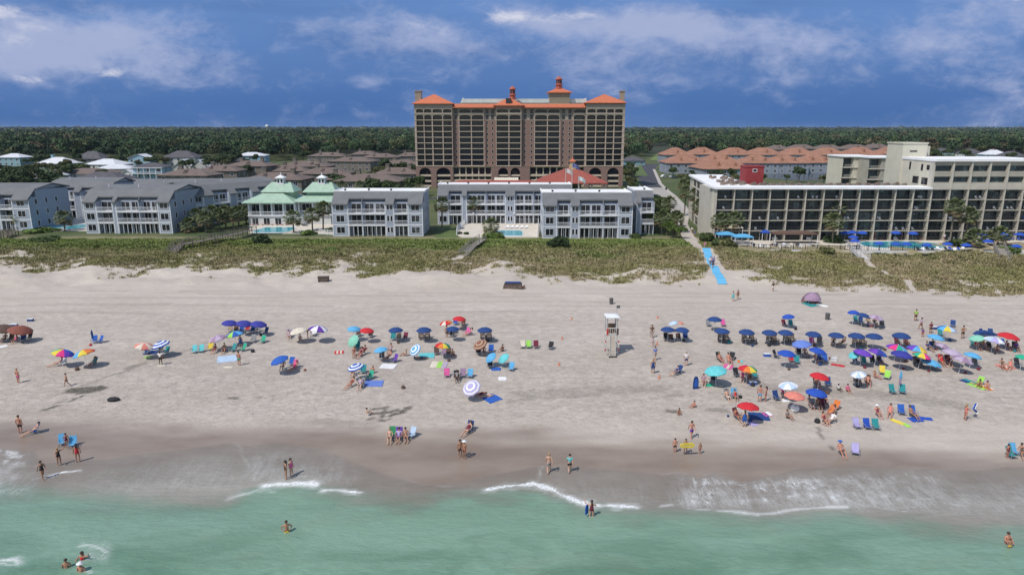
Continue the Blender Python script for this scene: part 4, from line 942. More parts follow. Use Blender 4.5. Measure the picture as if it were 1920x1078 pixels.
for lab, u, v, w, s, wm, rm, rise in [('low slate-roofed house beside the road, right of the tower', 1190, 310, 40, 1, TEAL, DKR, 3), ('distant brown house among the trees above the orange roofs', 1307, 277, 30, 1, BRW, BRS, 6), ('small pale roof deep in the woods', 1444, 268, 12, 1, CRW, WRF, 5), ('distant pale house in the woods on the right, leftmost of four', 1770, 290, 34, 1, TEAL, DKR, 3),
                                      ('distant white-gabled house behind the hotel roof', 1826, 294, 36, 1, CRW, DKR, 4), ('distant bluish house behind the hotel roof', 1868, 297, 40, 1, LBL, WRF, 4), ('distant dark-roofed house at the right edge', 1905, 300, 40, 1, CRW, DKR, 4), ('brown-roofed house by the woods near the right edge', 1893, 288, 42, 1, BRW, BRS, 5)]:
    house(lab, u, v, w, s, wm, rm, rise, .7, R(rnd.uniform(-15, 15)), 'scattered far houses')
# water tower on the horizon
p = at_y(501, 243, 2600); wt = thing('water_tower', 'tiny white water tower on the horizon above the woods', 'water tower', (p.x, 2600, G0)); zt = at_y(501, 237, 2600).z - G0
MB().lathe([(1.2, 0), (1.0, zt - 8), (1.6, zt - 6)], 10).build('stem', WHT, wt); MB().lathe([(1.5, zt - 7), (5, zt - 4), (6.5, zt), (5, zt + 4), (1, zt + 6)], 14).build('tank', WHT, wt)

# ================================================================ ROADS, YARDS, POOLS
ASP = M('asphalt', (.055, .055, .065), .9, .15, .6); CON = M('pale_concrete', (.36, .335, .31), .9, .10, .6, .2); PAV = M('pool_paving', (.58, .53, .46), .85, .07, .8); PWT = M('path_concrete', (.42, .385, .35), .9, .1, .8)
def ribbon(name, pts, w, zb, zt, mat, kind='structure', label=None):
    m = MB(); n = len(pts); L = []; Rr = []
    for i, p in enumerate(pts):
        a = pts[max(0, i - 1)]; b = pts[min(n - 1, i + 1)]; d = Vector((b[0] - a[0], b[1] - a[1])).normalized(); ww = w[i] if isinstance(w, (list, tuple)) else w
        L.append((p[0] - d.y * ww / 2, p[1] + d.x * ww / 2)); Rr.append((p[0] + d.y * ww / 2, p[1] - d.x * ww / 2))
    z = lambda q: zt + (q[2] if len(q) > 2 else 0)
    for i in range(n - 1):
        for (a, b, c, d) in [(L[i], Rr[i], Rr[i + 1], L[i + 1])]:
            m.add([(*a, zb), (*b, zb), (*c, zb), (*d, zb), (*a, zt), (*b, zt), (*c, zt), (*d, zt)], [(0, 1, 2, 3), (4, 5, 6, 7), (0, 1, 5, 4), (2, 3, 7, 6), (1, 2, 6, 5), (3, 0, 4, 7)])
    o = m.build(name, mat); tag(o, label, kind=kind); return o
def gz(u, v, z=G0): p = at_z(u, v, z); return (p.x, p.y)
ribbon('road', [gz(1222, 308), gz(1210, 318), gz(1211, 330), gz(1219, 343), gz(1229, 352)], [10, 11, 9.5, 8.5, 8], 2.9, 3.02, ASP)
ribbon('road', [gz(1229, 352), gz(1246, 366), gz(1264, 386), gz(1274, 400)], [8.5, 8.5, 8, 7.5], 2.9, 3.024, CON)
ribbon('pavement', [gz(1226, 318), gz(1238, 345), gz(1266, 372), gz(1292, 400)], 1.6, 2.9, 3.13, PWT)
ribbon('pavement', [gz(1196, 345), gz(1206, 358), gz(1236, 385)], 1.2, 2.9, 3.13, PWT)
ribbon('path', [gz(1284, 400), gz(1280, 420), gz(1288, 440), gz(1300, 456)], [3, 2.6, 3, 3], 2.9, 3.06, PWT)
ribbon('road', [gz(690, 385), gz(760, 372), gz(850, 372), gz(1150, 372), gz(1205, 358)], 7, 2.9, 3.016, ASP)
lawn = MB()
def plate(name, quad, z0, z1, mat, label=None, kind='structure', cat=None):
    o = MB().prism(quad, z0, z1).build(name, mat); return tag(o, label, cat, kind=kind)
GRS = M('lawn_grass', (.085, .125, .035), .9, .25, .8)
plate('lawn', [gz(1170, 330), gz(1215, 330), gz(1195, 300), gz(1180, 296)], 2.9, 3.03, GRS); plate('lawn', [gz(1218, 300), gz(1250, 302), gz(1262, 286), gz(1240, 284)], 2.9, 3.04, M('bright_lawn', (.14, .19, .05), .9, .2, .5))
plate('lawn', [gz(815, 446), gz(860, 446), gz(850, 424), gz(822, 424)], 2.9, 3.05, GRS)
PW = bpy.data.materials.new('pool_water'); PW.use_nodes = True
_n = NT(PW.node_tree); _b = _n.n['Principled BSDF']; _pos = _n.node('ShaderNodeNewGeometry').outputs['Position']
_n.l.new(_n.mix(_n.ramp(_n.noise(_pos, .8, 3), .3, .7), (.03, .30, .38), (.08, .42, .48)), _b.inputs['Base Color']); _b.inputs['Roughness'].default_value = .08
_n.l.new(_n.node('ShaderNodeBump', inp={'Strength': .25, 'Distance': .1, 'Height': _n.noise(_pos, 3.0, 3)}).outputs[0], _b.inputs['Normal'])
def pool(label, quad, zt, deck=None, decklab=None):
    if deck: plate('pool_terrace', deck, 2.2, zt, PAV)
    t = thing('swimming_pool', label, 'pool', (0, 0, 0)); cx = sum(q[0] for q in quad) / len(quad); cy = sum(q[1] for q in quad) / len(quad); t.location = (cx, cy, zt)
    rel = [(q[0] - cx, q[1] - cy) for q in quad]
    MB().prism([(a * 1.05 + (.0), b * 1.12) for a, b in rel], .004, .12).build('coping', WHT, t)
    MB().prism(rel, .06, .135).build('pool_water', PW, t); return t
def oval(u0, u1, v0, v1, z, n=20, k=2.6):
    a = at_z((u0 + u1) / 2, v0, z); b = at_z((u0 + u1) / 2, v1, z); l = at_z(u0, (v0 + v1) / 2, z); r = at_z(u1, (v0 + v1) / 2, z)
    cx, cy, rx, ry = (l.x + r.x) / 2, (a.y + b.y) / 2, (r.x - l.x) / 2, (a.y - b.y) / 2; o = []
    for i in range(n):
        t = 2 * math.pi * i / n; c, s = math.cos(t), math.sin(t); o.append((cx + rx * math.copysign(abs(c) ** (2 / k), c), cy + ry * math.copysign(abs(s) ** (2 / k), s)))
    return o
pool('small turquoise pool on the far left terrace', oval(62, 118, 422, 432, 3.2), 3.2, [gz(52, 434), gz(163, 434), gz(168, 412), gz(84, 412)])
pool('turquoise pool half hidden by the left condo corner', oval(128, 166, 421, 430, 3.21), 3.2)
pool('bright pool below the green-roofed clubhouse', oval(482, 548, 427, 437, 3.2, k=5), 3.2, [gz(466, 438), gz(640, 440), gz(630, 420), gz(468, 418)])
pool('turquoise pool of the central round-cornered terrace', oval(928, 980, 433, 443, 3.2, k=5), 3.2, [gz(855, 441), gz(866, 446), gz(1010, 446), gz(1013, 418), gz(872, 418), gz(858, 430)])
HD = 3.25
dk = [at_z(1364, 470, HD), at_z(1930, 478, HD)]
plate('hotel_terrace', [(43.5, 144), (50, 143.2), (70, 141.5), (108, 140.8), (150, 140.8), (150, 156), (49, 156), (45, 150)], 1.5, HD, PAV)
plate('hotel_terrace_edge', [(46, 142.9), (70, 141.1), (108, 140.4), (150, 140.4), (150, 140.8), (108, 140.8), (70, 141.5), (50, 143.2)], 1.2, HD + .12, WHT)
pool('long kidney-shaped hotel pool with blue parasols around it', oval(1618, 1766, 454, 467, HD, 28, 3), HD)
pool('round hotel pool at the right edge of the view', oval(1884, 1960, 458, 468, HD), HD)
pl_ = oval(1420, 1590, 322, 339, G0, 20, 4); tag(MB().prism(pl_, 2.9, 3.05).build('pond', M('pond_water', (.03, .045, .06), .12, .2, .3)), kind='structure')
# deck fences, wall, planters
def fence(label, pts, z, h, mat=None, step=.25, group=None):
    mat = mat or WHT; t = thing('fence', label, 'fence', (pts[0][0], pts[0][1], z), 0, group); ox, oy = pts[0]
    for a, b in zip(pts[:-1], pts[1:]):
        L = math.hypot(b[0] - a[0], b[1] - a[1]); ang = math.atan2(b[1] - a[1], b[0] - a[0]); m = MB()
        m.box(0, L, -.025, .025, h - .12, h - .04).box(0, L, -.025, .025, .1, .18)
        for i in range(int(L / step)): m.box(i * step, i * step + .045, -.02, .02, .0, h)
        m.build('panel', mat, t, (a[0] - ox, a[1] - oy, 0), ang)
        for i in range(int(L / 2.4) + 1): MB().box(-.06, .06, -.06, .06, 0, h + .1).build('post', mat, t, (a[0] - ox + math.cos(ang) * min(L, i * 2.4), a[1] - oy + math.sin(ang) * min(L, i * 2.4), 0), ang)
    return t
g = 'white picket fences around the pool terraces'
fence('white fence around the central pool terrace', [gz(1008, 446), gz(1010, 420), gz(875, 419), gz(858, 432), gz(856, 443)], 3.2, 1.3, group=g)
fence('white fence along the far left pool', [gz(24, 432), gz(60, 428), gz(160, 414)], 3.1, 1.2, group=g); fence('white fence beside the clubhouse pool', [gz(600, 440), gz(626, 442), gz(628, 436)], 3.1, 1.2, group=g)
fence('thin dark fence along the front of the hotel terrace', [(50, 143.4), (70, 141.7), (88, 141.2)], HD, 1.2, RUB, .5)
for i, u in enumerate((888, 924, 964, 985)):
    q = gz(u, 420 + (i % 2) * 2, 3.2); t = thing('lamp_post', 'globe lamp post, number %s from the left on the central pool fence' % ('first', 'second', 'third', 'fourth')[i], 'lamp', (q[0], q[1], 3.2), 0, 'globe lamps by the central pool')
    t['label'] = ('%s globe lamp post from the left on the central pool fence' % ('first', 'second', 'third', 'fourth')[i])
    MB().tube((0, 0, 0), (0, 0, 2.6), .05, .05, 6).build('post', WHT, t); MB().lathe([(.05, 2.55), (.20, 2.68), (.24, 2.85), (.18, 3.0), (.03, 3.08)], 10).build('lamp_globe', WHT, t, smooth=True)

# ---------------------------------------------------------------- boardwalks over the dunes
WD = M('weathered_boardwalk', (.15, .13, .115), .9, .2, 2.5, .3); WDP = M('pale_boardwalk', (.27, .245, .22), .9, .15, 2.5, .3)
def boardwalk(label, pts, w, mat, end_steps=True):
    t = thing('boardwalk', label, 'boardwalk', pts[0], 0, 'wooden walkways over the dunes'); o = Vector(pts[0]); P = [Vector(p) - o for p in pts]
    for a, b in zip(P[:-1], P[1:]):
        d = b - a; L = d.length; fl = Vector((d.x, d.y, 0)).normalized(); nrm = Vector((-fl.y, fl.x, 0)); up = Vector((0, 0, 1)); n = max(3, int(L / .45)); m = MB()
        for i in range(n):
            c0 = a + d * (i / n); c1 = a + d * ((i + .86) / n)
            m.add([c0 - nrm * w / 2, c0 + nrm * w / 2, c1 + nrm * w / 2, c1 - nrm * w / 2, c0 - nrm * w / 2 - up * .08, c0 + nrm * w / 2 - up * .08, c1 + nrm * w / 2 - up * .08, c1 - nrm * w / 2 - up * .08],
                  [(0, 1, 2, 3), (7, 6, 5, 4), (0, 4, 5, 1), (2, 6, 7, 3), (1, 5, 6, 2), (3, 7, 4, 0)])
        m.build('deck', mat, t)
        for sd in (-1, 1):
            r = MB()
            for hh in (1.0, .55): r.tube(a + nrm * sd * w / 2 + up * hh, b + nrm * sd * w / 2 + up * hh, .06, .06, 4)
            ro = r.build('handrail', mat, t); k = max(2, int(L / 1.9))
            for i in range(k + 1):
                c = a + d * (i / k) + nrm * sd * w / 2; gzv = float(H(c.x + o.x, c.y + o.y)) - o.z
                MB().box(-.07, .07, -.07, .07, min(gzv - .3, c.z - .4), c.z + 1.05).build('post', mat, t, (c.x, c.y, 0))
    return t
def bp(u, v, dz): p = ground(u, v, dz); return (p.x, p.y, p.z)
boardwalk('longest weathered boardwalk rising from the beach to the clubhouse', [bp(322, 474, .15), bp(336, 459, 1.3), bp(400, 447, 1.4), bp(474, 431, 1.2)], 1.9, WD)
boardwalk('short boardwalk leading from the central pool terrace', [bp(868, 479, .1), bp(886, 461, 1.0), bp(905, 448, .9)], 1.6, WDP)
boardwalk('grey boardwalk stub at the far left', [bp(-30, 440, .9), bp(8, 441, .9), bp(26, 434, .9)], 1.8, WD)
boardwalk('white wooden ramp from the hotel terrace beside the planter', [bp(1622, 486, .1), bp(1606, 472, .9), bp(1598, 462, .6)], 1.8, M('whitewashed_wood', (.50, .48, .47), .85, .12, 2))
boardwalk('grey wooden ramp at the right edge of the hotel terrace', [bp(1884, 484, .1), bp(1876, 472, .9), bp(1872, 460, .6)], 1.8, WDP)
# blue access mat
mt = thing('access_mat', 'bright blue beach access mat laid over the sandy path', 'mat', ground(1340, 500)); mo = mt.location.copy(); pts = [ground(u, v, .06) for u, v in ((1322, 468), (1328, 480), (1335, 495), (1343, 510), (1355, 533))]
m = MB()
for i in range(4):
    a, b = pts[i] - mo, pts[i + 1] - mo
    for j in range(6):
        p0 = a.lerp(b, j / 6); p1 = a.lerp(b, (j + .95) / 6); w = .78
        z0 = float(H(p0.x + mo.x, p0.y + mo.y)) - mo.z + .10; z1 = float(H(p1.x + mo.x, p1.y + mo.y)) - mo.z + .10
        m.add([(p0.x - w, p0.y, z0), (p0.x + w, p0.y, z0), (p1.x + w, p1.y, z1), (p1.x - w, p1.y, z1), (p0.x - w, p0.y, z0 - .05), (p0.x + w, p0.y, z0 - .05), (p1.x + w, p1.y, z1 - .05), (p1.x - w, p1.y, z1 - .05)],
              [(0, 1, 2, 3), (7, 6, 5, 4), (0, 4, 5, 1), (2, 6, 7, 3), (1, 5, 6, 2), (3, 7, 4, 0)])
m.build('mat_panels', M('blue_mat', (.12, .42, .68), .8, .06, 3), mt)

# ================================================================ TREES
BARK = M('bark', (.12, .095, .07), .95, .2, 2, .4); PBK = M('palm_bark', (.19, .16, .125), .95, .2, 3, .4)
LEAFT = tint_mat('leaves', .75, .28, scale=.6)
def leaf_quads(r, lobes, n, size, base, cvar=.25, rsd=None, flat=.75, jit=.22):
    """n leaf clumps spread over and through a set of lobes (x,y,z,rad) -> quads, colours"""
    lb = np.array(lobes); k = rsd.choice(len(lb), n, p=lb[:, 3] ** 2 / (lb[:, 3] ** 2).sum())
    d = rsd.normal(size=(n, 3)); d /= np.linalg.norm(d, axis=1)[:, None]; d[:, 2] = np.abs(d[:, 2]) * .9 - .22 * rsd.rand(n)
    rad = lb[k, 3] * (.72 + .36 * rsd.rand(n)); c = lb[k, :3] + d * rad[:, None] * np.array([1, 1, flat])
    nn = d + rsd.normal(size=(n, 3)) * .75; nn /= np.linalg.norm(nn, axis=1)[:, None]
    t = np.cross(nn, rsd.normal(size=(n, 3))); t /= np.linalg.norm(t, axis=1)[:, None]; b = np.cross(nn, t)
    s = size * (.55 + .9 * rsd.rand(n))[:, None]
    V = np.stack([c - t * s - b * s * .7, c + t * s * .8 - b * s, c + t * s + b * s * .8, c - t * s * .7 + b * s], 1)
    lobe_t = 1 + (rsd.rand(len(lb)) - .5)[k] * 2 * cvar
    col = np.array(base)[None, :] * lobe_t[:, None] * (1 + jit * (rsd.rand(n, 1) - .5)); return V, col
def crown_mesh(name, rx, rz_, z0, n, size, base, seed, nl=9, cvar=.3):
    rsd = np.random.RandomState(seed); L = []
    for i in range(nl):
        a = rsd.uniform(0, 6.28); q = rsd.rand() ** .6 * .62; h = rsd.uniform(-.35, .55)
        L.append((rx * q * math.cos(a), rx * q * math.sin(a), z0 + rz_ * (1 + h) * .95, rx * rsd.uniform(.36, .56)))
    V, C = leaf_quads(rx, L, n, size, base, cvar, rsd); return quads_mesh(name, V, [LEAFT], C)
GREENS = {'oak': (.060, .085, .030), 'pine': (.045, .070, .028), 'olive': (.095, .100, .040), 'rust': (.100, .078, .040), 'fresh': (.085, .130, .030)}
TR = {}
def tree_proto(kind, seed):
    key = (kind, seed)
    if key not in TR:
        rz_ = 3.2 if kind != 'pine' else 4.5; R0 = 4.2
        cr = crown_mesh('crown', R0, rz_, 3.2, 1500, .36, GREENS[kind], seed)
        tb = MB(); tb.tube((0, 0, -.2), (.15, .1, 3.2), .34, .24, 8).tube((.15, .1, 3.0), (1.6, .6, 6.0), .20, .08, 6).tube((.15, .1, 3.1), (-1.5, .8, 5.8), .19, .08, 6).tube((.1, .1, 3.0), (.2, -1.5, 6.2), .17, .07, 6)
        TR[key] = (cr, tb.mesh('trunk', [BARK]))
    return TR[key]
def tree(label, x, y, h, kind='oak', group='broad trees around the buildings', z=G0, wide=1.0, seed=None):
    cr, tb = tree_proto(kind, seed if seed is not None else rnd.randrange(3)); s = h / 9.0
    t = thing('tree', label, 'tree', (x, y, z), rnd.uniform(0, 6.28), group); t.scale = (s * wide, s * wide, s); link('trunk', tb, t); link('crown', cr, t); return t
def bush(label, x, y, r, h, kind='fresh', z=G0, group='round shrubs'):
    me = tmpl(('bush', kind), lambda: crown_mesh('foliage', 1.0, .55, -.1, 700, .10, GREENS[kind], 77, 8))
    st = tmpl('bushstem', lambda: MB().tube((0, 0, -.2), (.1, 0, .6), .07, .04, 5).tube((0, 0, -.2), (-.2, .1, .6), .06, .03, 5).tube((0, 0, -.1), (.1, -.2, .6), .06, .03, 5).mesh('stem', [BARK]))
    t = thing('shrub', label, 'shrub', (x, y, z), rnd.uniform(0, 6.28), group); t.scale = (r, r, h); link('stem', st, t); link('foliage', me, t); return t
def palm_meshes(seed):
    rsd = random.Random(seed); m = MB(); cols = []
    for i in range(54):
        a = i * 2.399 + rsd.uniform(-.2, .2); el = R(80 - 125 * (i / 54.)); L = rsd.uniform(.95, 1.25); d = Vector((math.cos(a) * math.cos(el), math.sin(a) * math.cos(el), math.sin(el)))
        c = d * L; side = d.cross(Vector((0, 0, 1))).normalized() if abs(d.z) < .99 else Vector((1, 0, 0)); upv = side.cross(d)
        base = Vector((0, 0, 0)); m.tube(base, c, .02, .015, 3); f = rsd.uniform(.65, .85)
        for k in range(9):
            b = R(-70 + 140 * k / 8); dd = (d * math.cos(b) + side * math.sin(b)); tip = c + dd * f * (1 - .15 * abs(math.sin(b))) - Vector((0, 0, .18 + .16 * abs(k - 4) / 4)); mid = c + dd * f * .5; nv = dd.cross(upv).normalized() * .085
            m.add([c, mid + nv, tip, mid - nv], [(0, 1, 2, 3)], 0 if i < 44 else 1)
    return m.mesh('crown', [M('palm_frond', (.105, .130, .050), .7, .3, 1.5), M('dry_palm_frond', (.16, .125, .065), .9, .2, 2)])
PM = [palm_meshes(s) for s in range(3)]
_pt = MB(); _pr = [(.26, -.2), (.22, .3)] + [(.17 + .012 * (i % 2), .6 + i * .28) for i in range(16)] + [(.24, 5.2), (.2, 5.5), (.1, 5.7)]
PT = _pt.lathe(_pr, 9).mesh('trunk', [PBK])
def palm(label, u, v, h, group='palmetto palms along the beachfront', z=G0, s=1.4):
    p = at_z(u, v, z); t = thing('palm_tree', label, 'palm', (p.x, p.y, z), rnd.uniform(0, 6.28), group); hs_ = h / 5.5
    tr = link('trunk', PT, t); tr.scale = (1.1, 1.1, (h - .9) / 5.5); cr = link('crown', PM[rnd.randrange(3)], t, None, (0, 0, h - 1.0)); cr.scale = (s, s, s * .95); t.rotation_euler = (R(rnd.uniform(-3, 3)), R(rnd.uniform(-3, 3)), rnd.uniform(0, 6)); return t
for lab, u, v, h in [('tall palm before the far left condo wall', 45, 416, 6.6), ('shorter palm at the left of the far left pool', 39, 430, 4.0), ('lone palm between the two left pools', 122, 434, 4.2), ('round-headed palm beside the clubhouse pool', 551, 438, 4.8),
                     ('leaning palm near the clubhouse stair', 586, 434, 5.0), ('tall palm right of the clubhouse stair', 606, 432, 6.4), ('dense palm between the two white-roofed condos', 829, 433, 7.4), ('palm in front of the set-back condo balconies', 888, 420, 6.4),
                     ('palm beside the slim beach ramp', 920, 440, 3.0), ('palm behind the clubhouse, left one', 482, 385, 6.0), ('palm between clubhouse and white-roofed condo, left one', 643, 376, 6.0), ('palm behind the left white roof', 677, 372, 5.5), ('palm at the foot of the tower, left side', 784, 372, 5),
                     ('palm against the hotel end wall, tallest', 1336, 440, 8.2), ('palm left of the aqua canopy', 1346, 460, 6.2), ('palm over the aqua canopy', 1372, 460, 6.6), ('single palm before the fourth hotel bay', 1508, 448, 7.2), ('left palm of the hotel palm clump', 1543, 450, 7.2),
                     ('tallest palm of the hotel palm clump', 1566, 450, 8.4), ('front palm of the hotel palm clump', 1560, 458, 6.0), ('tallest palm before the tall hotel part', 1780, 462, 9.6), ('palm right of the tallest hotel palm', 1807, 461, 7.6), ('low bushy palm among the right parasols', 1826, 466, 3.4), ('low palm at the right wooden ramp', 1870, 464, 3.6)]: palm(lab, u, v, h)
roadp = [(1283, 405, 8), (1291, 392, 8), (1300, 418, 8.5), (1278, 372, 6), (1296, 372, 6), (1290, 352, 5), (1312, 432, 7), (1240, 440, 5), (1266, 436, 4.5), (1228, 420, 5), (1252, 410, 5.5)]
for i, (u, v, h) in enumerate(roadp): palm('palm along the road beside the hotel end wing, no other mark', u, v, h, 'palms crowding the road by the hotel')['label'] = 'palm crowding the road and path between condo and hotel'
for i, (u, v, h) in enumerate([(372, 432, 4.6), (386, 436, 4.2), (398, 430, 5.2), (412, 432, 4.6), (424, 428, 5.0), (438, 430, 4.6), (356, 436, 2.8), (448, 424, 4.4), (462, 420, 4)]): palm('bushy low palm', u, v, h, 'bushy palms by the diagonal wing')['label'] = 'bushy palm in the thicket between condo wing and long boardwalk'
for i, (u, v, h, k) in enumerate([(1222, 436, 6.5, 'oak'), (1216, 424, 6.0, 'oak'), (1236, 424, 6, 'oak'), (1250, 442, 4, 'fresh'), (1262, 446, 3.5, 'fresh'), (1275, 448, 3.2, 'fresh'), (1240, 400, 5.5, 'oak'), (1226, 398, 5.5, 'oak'), (1268, 425, 4, 'olive')]):
    p = at_z(u, v, G0); tree('leafy tree in the thicket between right condo and beach path', p.x, p.y, h, k, 'thicket between condo and path', wide=1.0)
for lab, u, v, r, h, k in [('dark round shrub in the dune grass before the clubhouse', 491, 458, 2.3, 2.6, 'pine'), ('dark round shrub in the dune grass before the right condo', 1046, 462, 2.5, 2.6, 'pine'), ('low dark shrub mat in the left dune grass', 82, 452, 4.0, 1.2, 'oak'),
                           ('bright green shrub at the end of the short boardwalk', 925, 447, 3.0, 1.5, 'fresh'), ('low olive bush in the middle dune grass', 622, 470, 1.8, .9, 'fresh'), ('shrub by the hotel terrace under the palms', 1364, 466, 2.2, 2.6, 'olive'), ('shrub at the hotel terrace corner', 1345, 462, 2.0, 2.2, 'oak'),
                           ('olive shrub on the hotel terrace edge', 1552, 474, 2.0, 1.4, 'olive'), ('dark shrub under the hotel palm clump', 1562, 458, 2.4, 2.4, 'pine'), ('round shrub at the white condo corner', 617, 436, 1.1, 1.5, 'pine'), ('green hedge before the left pool', 80, 435, 4.5, 1.2, 'fresh'), ('planting under the tall hotel palms', 1796, 462, 2.6, 2, 'oak'),
                           ('clipped shrub left on the central terrace', 861, 440, .8, 1, 'pine'), ('clipped shrub right on the central terrace', 874, 441, .8, 1, 'pine'), ('shrub under the round-headed palm', 580, 440, 2.2, 1.3, 'fresh'), ('shrub at the foot of the condo window bay', 1190, 447, 1.6, 1.5, 'oak'),
                           ('dense shrub right of the path end', 1322, 452, 2.2, 2.4, 'oak'), ('shrub against the hotel end wall', 1330, 436, 2, 2.4, 'olive'), ('shrub at right dune ramp', 1890, 474, 2.6, 1.6, 'fresh')]:
    p = ground(u, v) ; bush(lab, p.x, p.y, r, h, k, float(H(p.x, p.y)) - .1)
def mid(label, group, boxes, n, hmin, hmax, kinds, seed):
    rr = random.Random(seed)
    for i in range(n):
        u0, u1, v0, v1 = rr.choice(boxes); p = at_z(rr.uniform(u0, u1), rr.uniform(v0, v1), G0)
        tree(label, p.x, p.y, rr.uniform(hmin, hmax), rr.choice(kinds), group, wide=rr.uniform(.9, 1.3))
mid('leafy garden tree among the detached houses on the left', 'garden trees on the left', [(0, 240, 330, 350), (40, 150, 318, 335), (0, 60, 345, 380), (225, 480, 312, 335), (60, 120, 365, 395), (380, 440, 305, 318), (0, 480, 306, 320), (430, 640, 300, 312)], 105, 5, 8.5, ['oak', 'olive', 'pine', 'oak'], 5)
mid('leafy tree among the brown-roofed townhouses', 'trees among the brown townhouses', [(480, 780, 330, 385), (640, 780, 362, 385), (700, 790, 318, 340)], 40, 4.5, 8, ['oak', 'olive', 'pine'], 6)
mid('tree along the road right of the tower', 'trees along the road', [(1172, 1192, 350, 385), (1172, 1190, 322, 345), (1252, 1300, 316, 345), (1284, 1300, 345, 372), (1176, 1186, 326, 336)], 44, 3.5, 6, ['oak', 'olive', 'pine', 'fresh'], 7)
mid('tree around the pond behind the hotel', 'trees around the pond', [(1400, 1600, 340, 352), (1410, 1590, 316, 322), (1340, 1400, 342, 352)], 30, 4, 6.5, ['oak', 'olive', 'pine'], 8)
mid('tree behind the cream hotel wings', 'trees behind the hotel wings', [(1700, 1960, 292, 312), (1690, 1940, 283, 292)], 34, 6, 10, ['oak', 'olive', 'rust'], 9)
# the woods to the horizon
def woods():
    rsd = np.random.RandomState(11); VV = []; CC = []; kinds = [GREENS['oak'], GREENS['pine'], GREENS['olive'], (.050, .078, .030), (.040, .062, .028), GREENS['rust']]
    pts = []
    for y in np.concatenate([np.arange(470, 900, 12), np.arange(900, 1500, 22), np.geomspace(1500, 6500, 34)]):
        sp = 11 if y < 900 else (16 if y < 1500 else y * .012)
        half = y * .82
        for x in np.arange(-half, half, sp): pts.append((x + rsd.uniform(-.45, .45) * sp, y + rsd.uniform(-.4, .4) * 14, sp))
    pts = np.array(pts); U, Vv = proj(pts[:, 0], pts[:, 1], G0)
    near = np.interp(U, [-100, 0, 60, 200, 330, 420, 520, 640, 780, 1165, 1230, 1270, 1330, 1420, 1500, 1720, 1800, 1920, 2100], [300, 302, 306, 303, 302, 306, 303, 297, 293, 308, 288, 284, 290, 290, 283, 285, 288, 294, 296])
    keep = Vv < near; keep &= ~((U > 1215) & (U < 1262) & (Vv > 276)); pts = pts[keep]; U = U[keep]; Vv = Vv[keep]
    kn = fbm(pts[:, 0] / 90, pts[:, 1] / 90, 101); hn = fbm(pts[:, 0] / 130, pts[:, 1] / 400, 102)
    for (x, y, sp), u, k, hk in zip(pts, U, kn, hn):
        h = rsd.uniform(9.5, 17) * (.62 + .78 * hk) * (1.15 if u < 780 else .92) * (1.0 if y < 1500 else .95); r = sp * rsd.uniform(.52, .75)
        n = 420 if y < 700 else (220 if y < 1000 else (110 if y < 1500 else 44)); size = .55 if y < 700 else (.8 if y < 1000 else (1.3 if y < 1500 else y * .0014))
        nl = 6; L = []
        for i in range(nl):
            a = rsd.uniform(0, 6.28); q = rsd.rand() * .55; L.append((x + r * q * math.cos(a), y + r * q * math.sin(a), G0 + h * rsd.uniform(.45, .86), r * rsd.uniform(.42, .62)))
        c = kinds[5] if rsd.rand() < (.02 + .16 * (k > .58)) else kinds[rsd.randint(5)]
        kk = rsd.uniform(.75, 1.45); c = (c[0] * kk * .92, c[1] * kk, c[2] * kk * 1.15); v, cc = leaf_quads(r, L, n, size, c, .22, rsd, .8, .08); VV.append(v); CC.append(cc)
    return quads_mesh('woods', np.concatenate(VV), [tint_mat('woods_leaves', .85, .2, scale=.05)], np.concatenate(CC))
tag(link('woods', woods()), 'dark mixed pine and hardwood forest stretching to the horizon', 'forest', kind='stuff')
uf = MB().prism([(-5200, 700), (5200, 700), (7000, 8500), (-7000, 8500)], 3.1, 3.5); tag(uf.build('forest_floor', M('forest_floor', (.030, .038, .018), .95, .3, .02)), kind='structure')
# parked cars
def car(label, u, v, col, rz):
    p = at_z(u, v, G0); t = thing('parked_car', label, 'car', (p.x, p.y, G0), rz, 'cars parked by the road')
    b = MB().prismy([(-2.2, .35), (2.2, .35), (2.25, .75), (1.3, .9), (.7, 1.42), (-1.1, 1.45), (-1.9, .95), (-2.25, .85)], -.85, .85); b.build('body', M('car_' + col, {'white': (.7, .7, .72), 'silver': (.4, .41, .43), 'dark': (.04, .04, .05)}[col], .3, .04, 1), t)
    MB().prismy([(-1.55, .98), (1.12, .98), (.66, 1.36), (-1.05, 1.38)], -.87, .87).build('windows', GL, t)
    for x in (-1.35, 1.4):
        for y in (-.8, .8): MB().tube((x, y - .12, .33), (x, y + .12, .33), .33, .33, 12).build('wheel', RUB, t)
for i, (u, v, c, r) in enumerate([(1246, 333, 'white', 30), (1262, 334, 'silver', 28), (1190, 314, 'white', 10), (1228, 372, 'dark', -50), (1404, 330, 'white', 5), (1448, 321, 'white', 0), (1482, 321, 'white', 3), (1532, 320, 'silver', 2)]):
    car(['white car parked beside the road bend', 'silver car parked right of the white one at the bend', 'white car before the slate-roofed house', 'dark car on the pale road', 'white car near the red penthouse', 'white car behind the pond, left', 'white car behind the pond, middle', 'silver car behind the pond, right'][i], u, v, c, R(r))
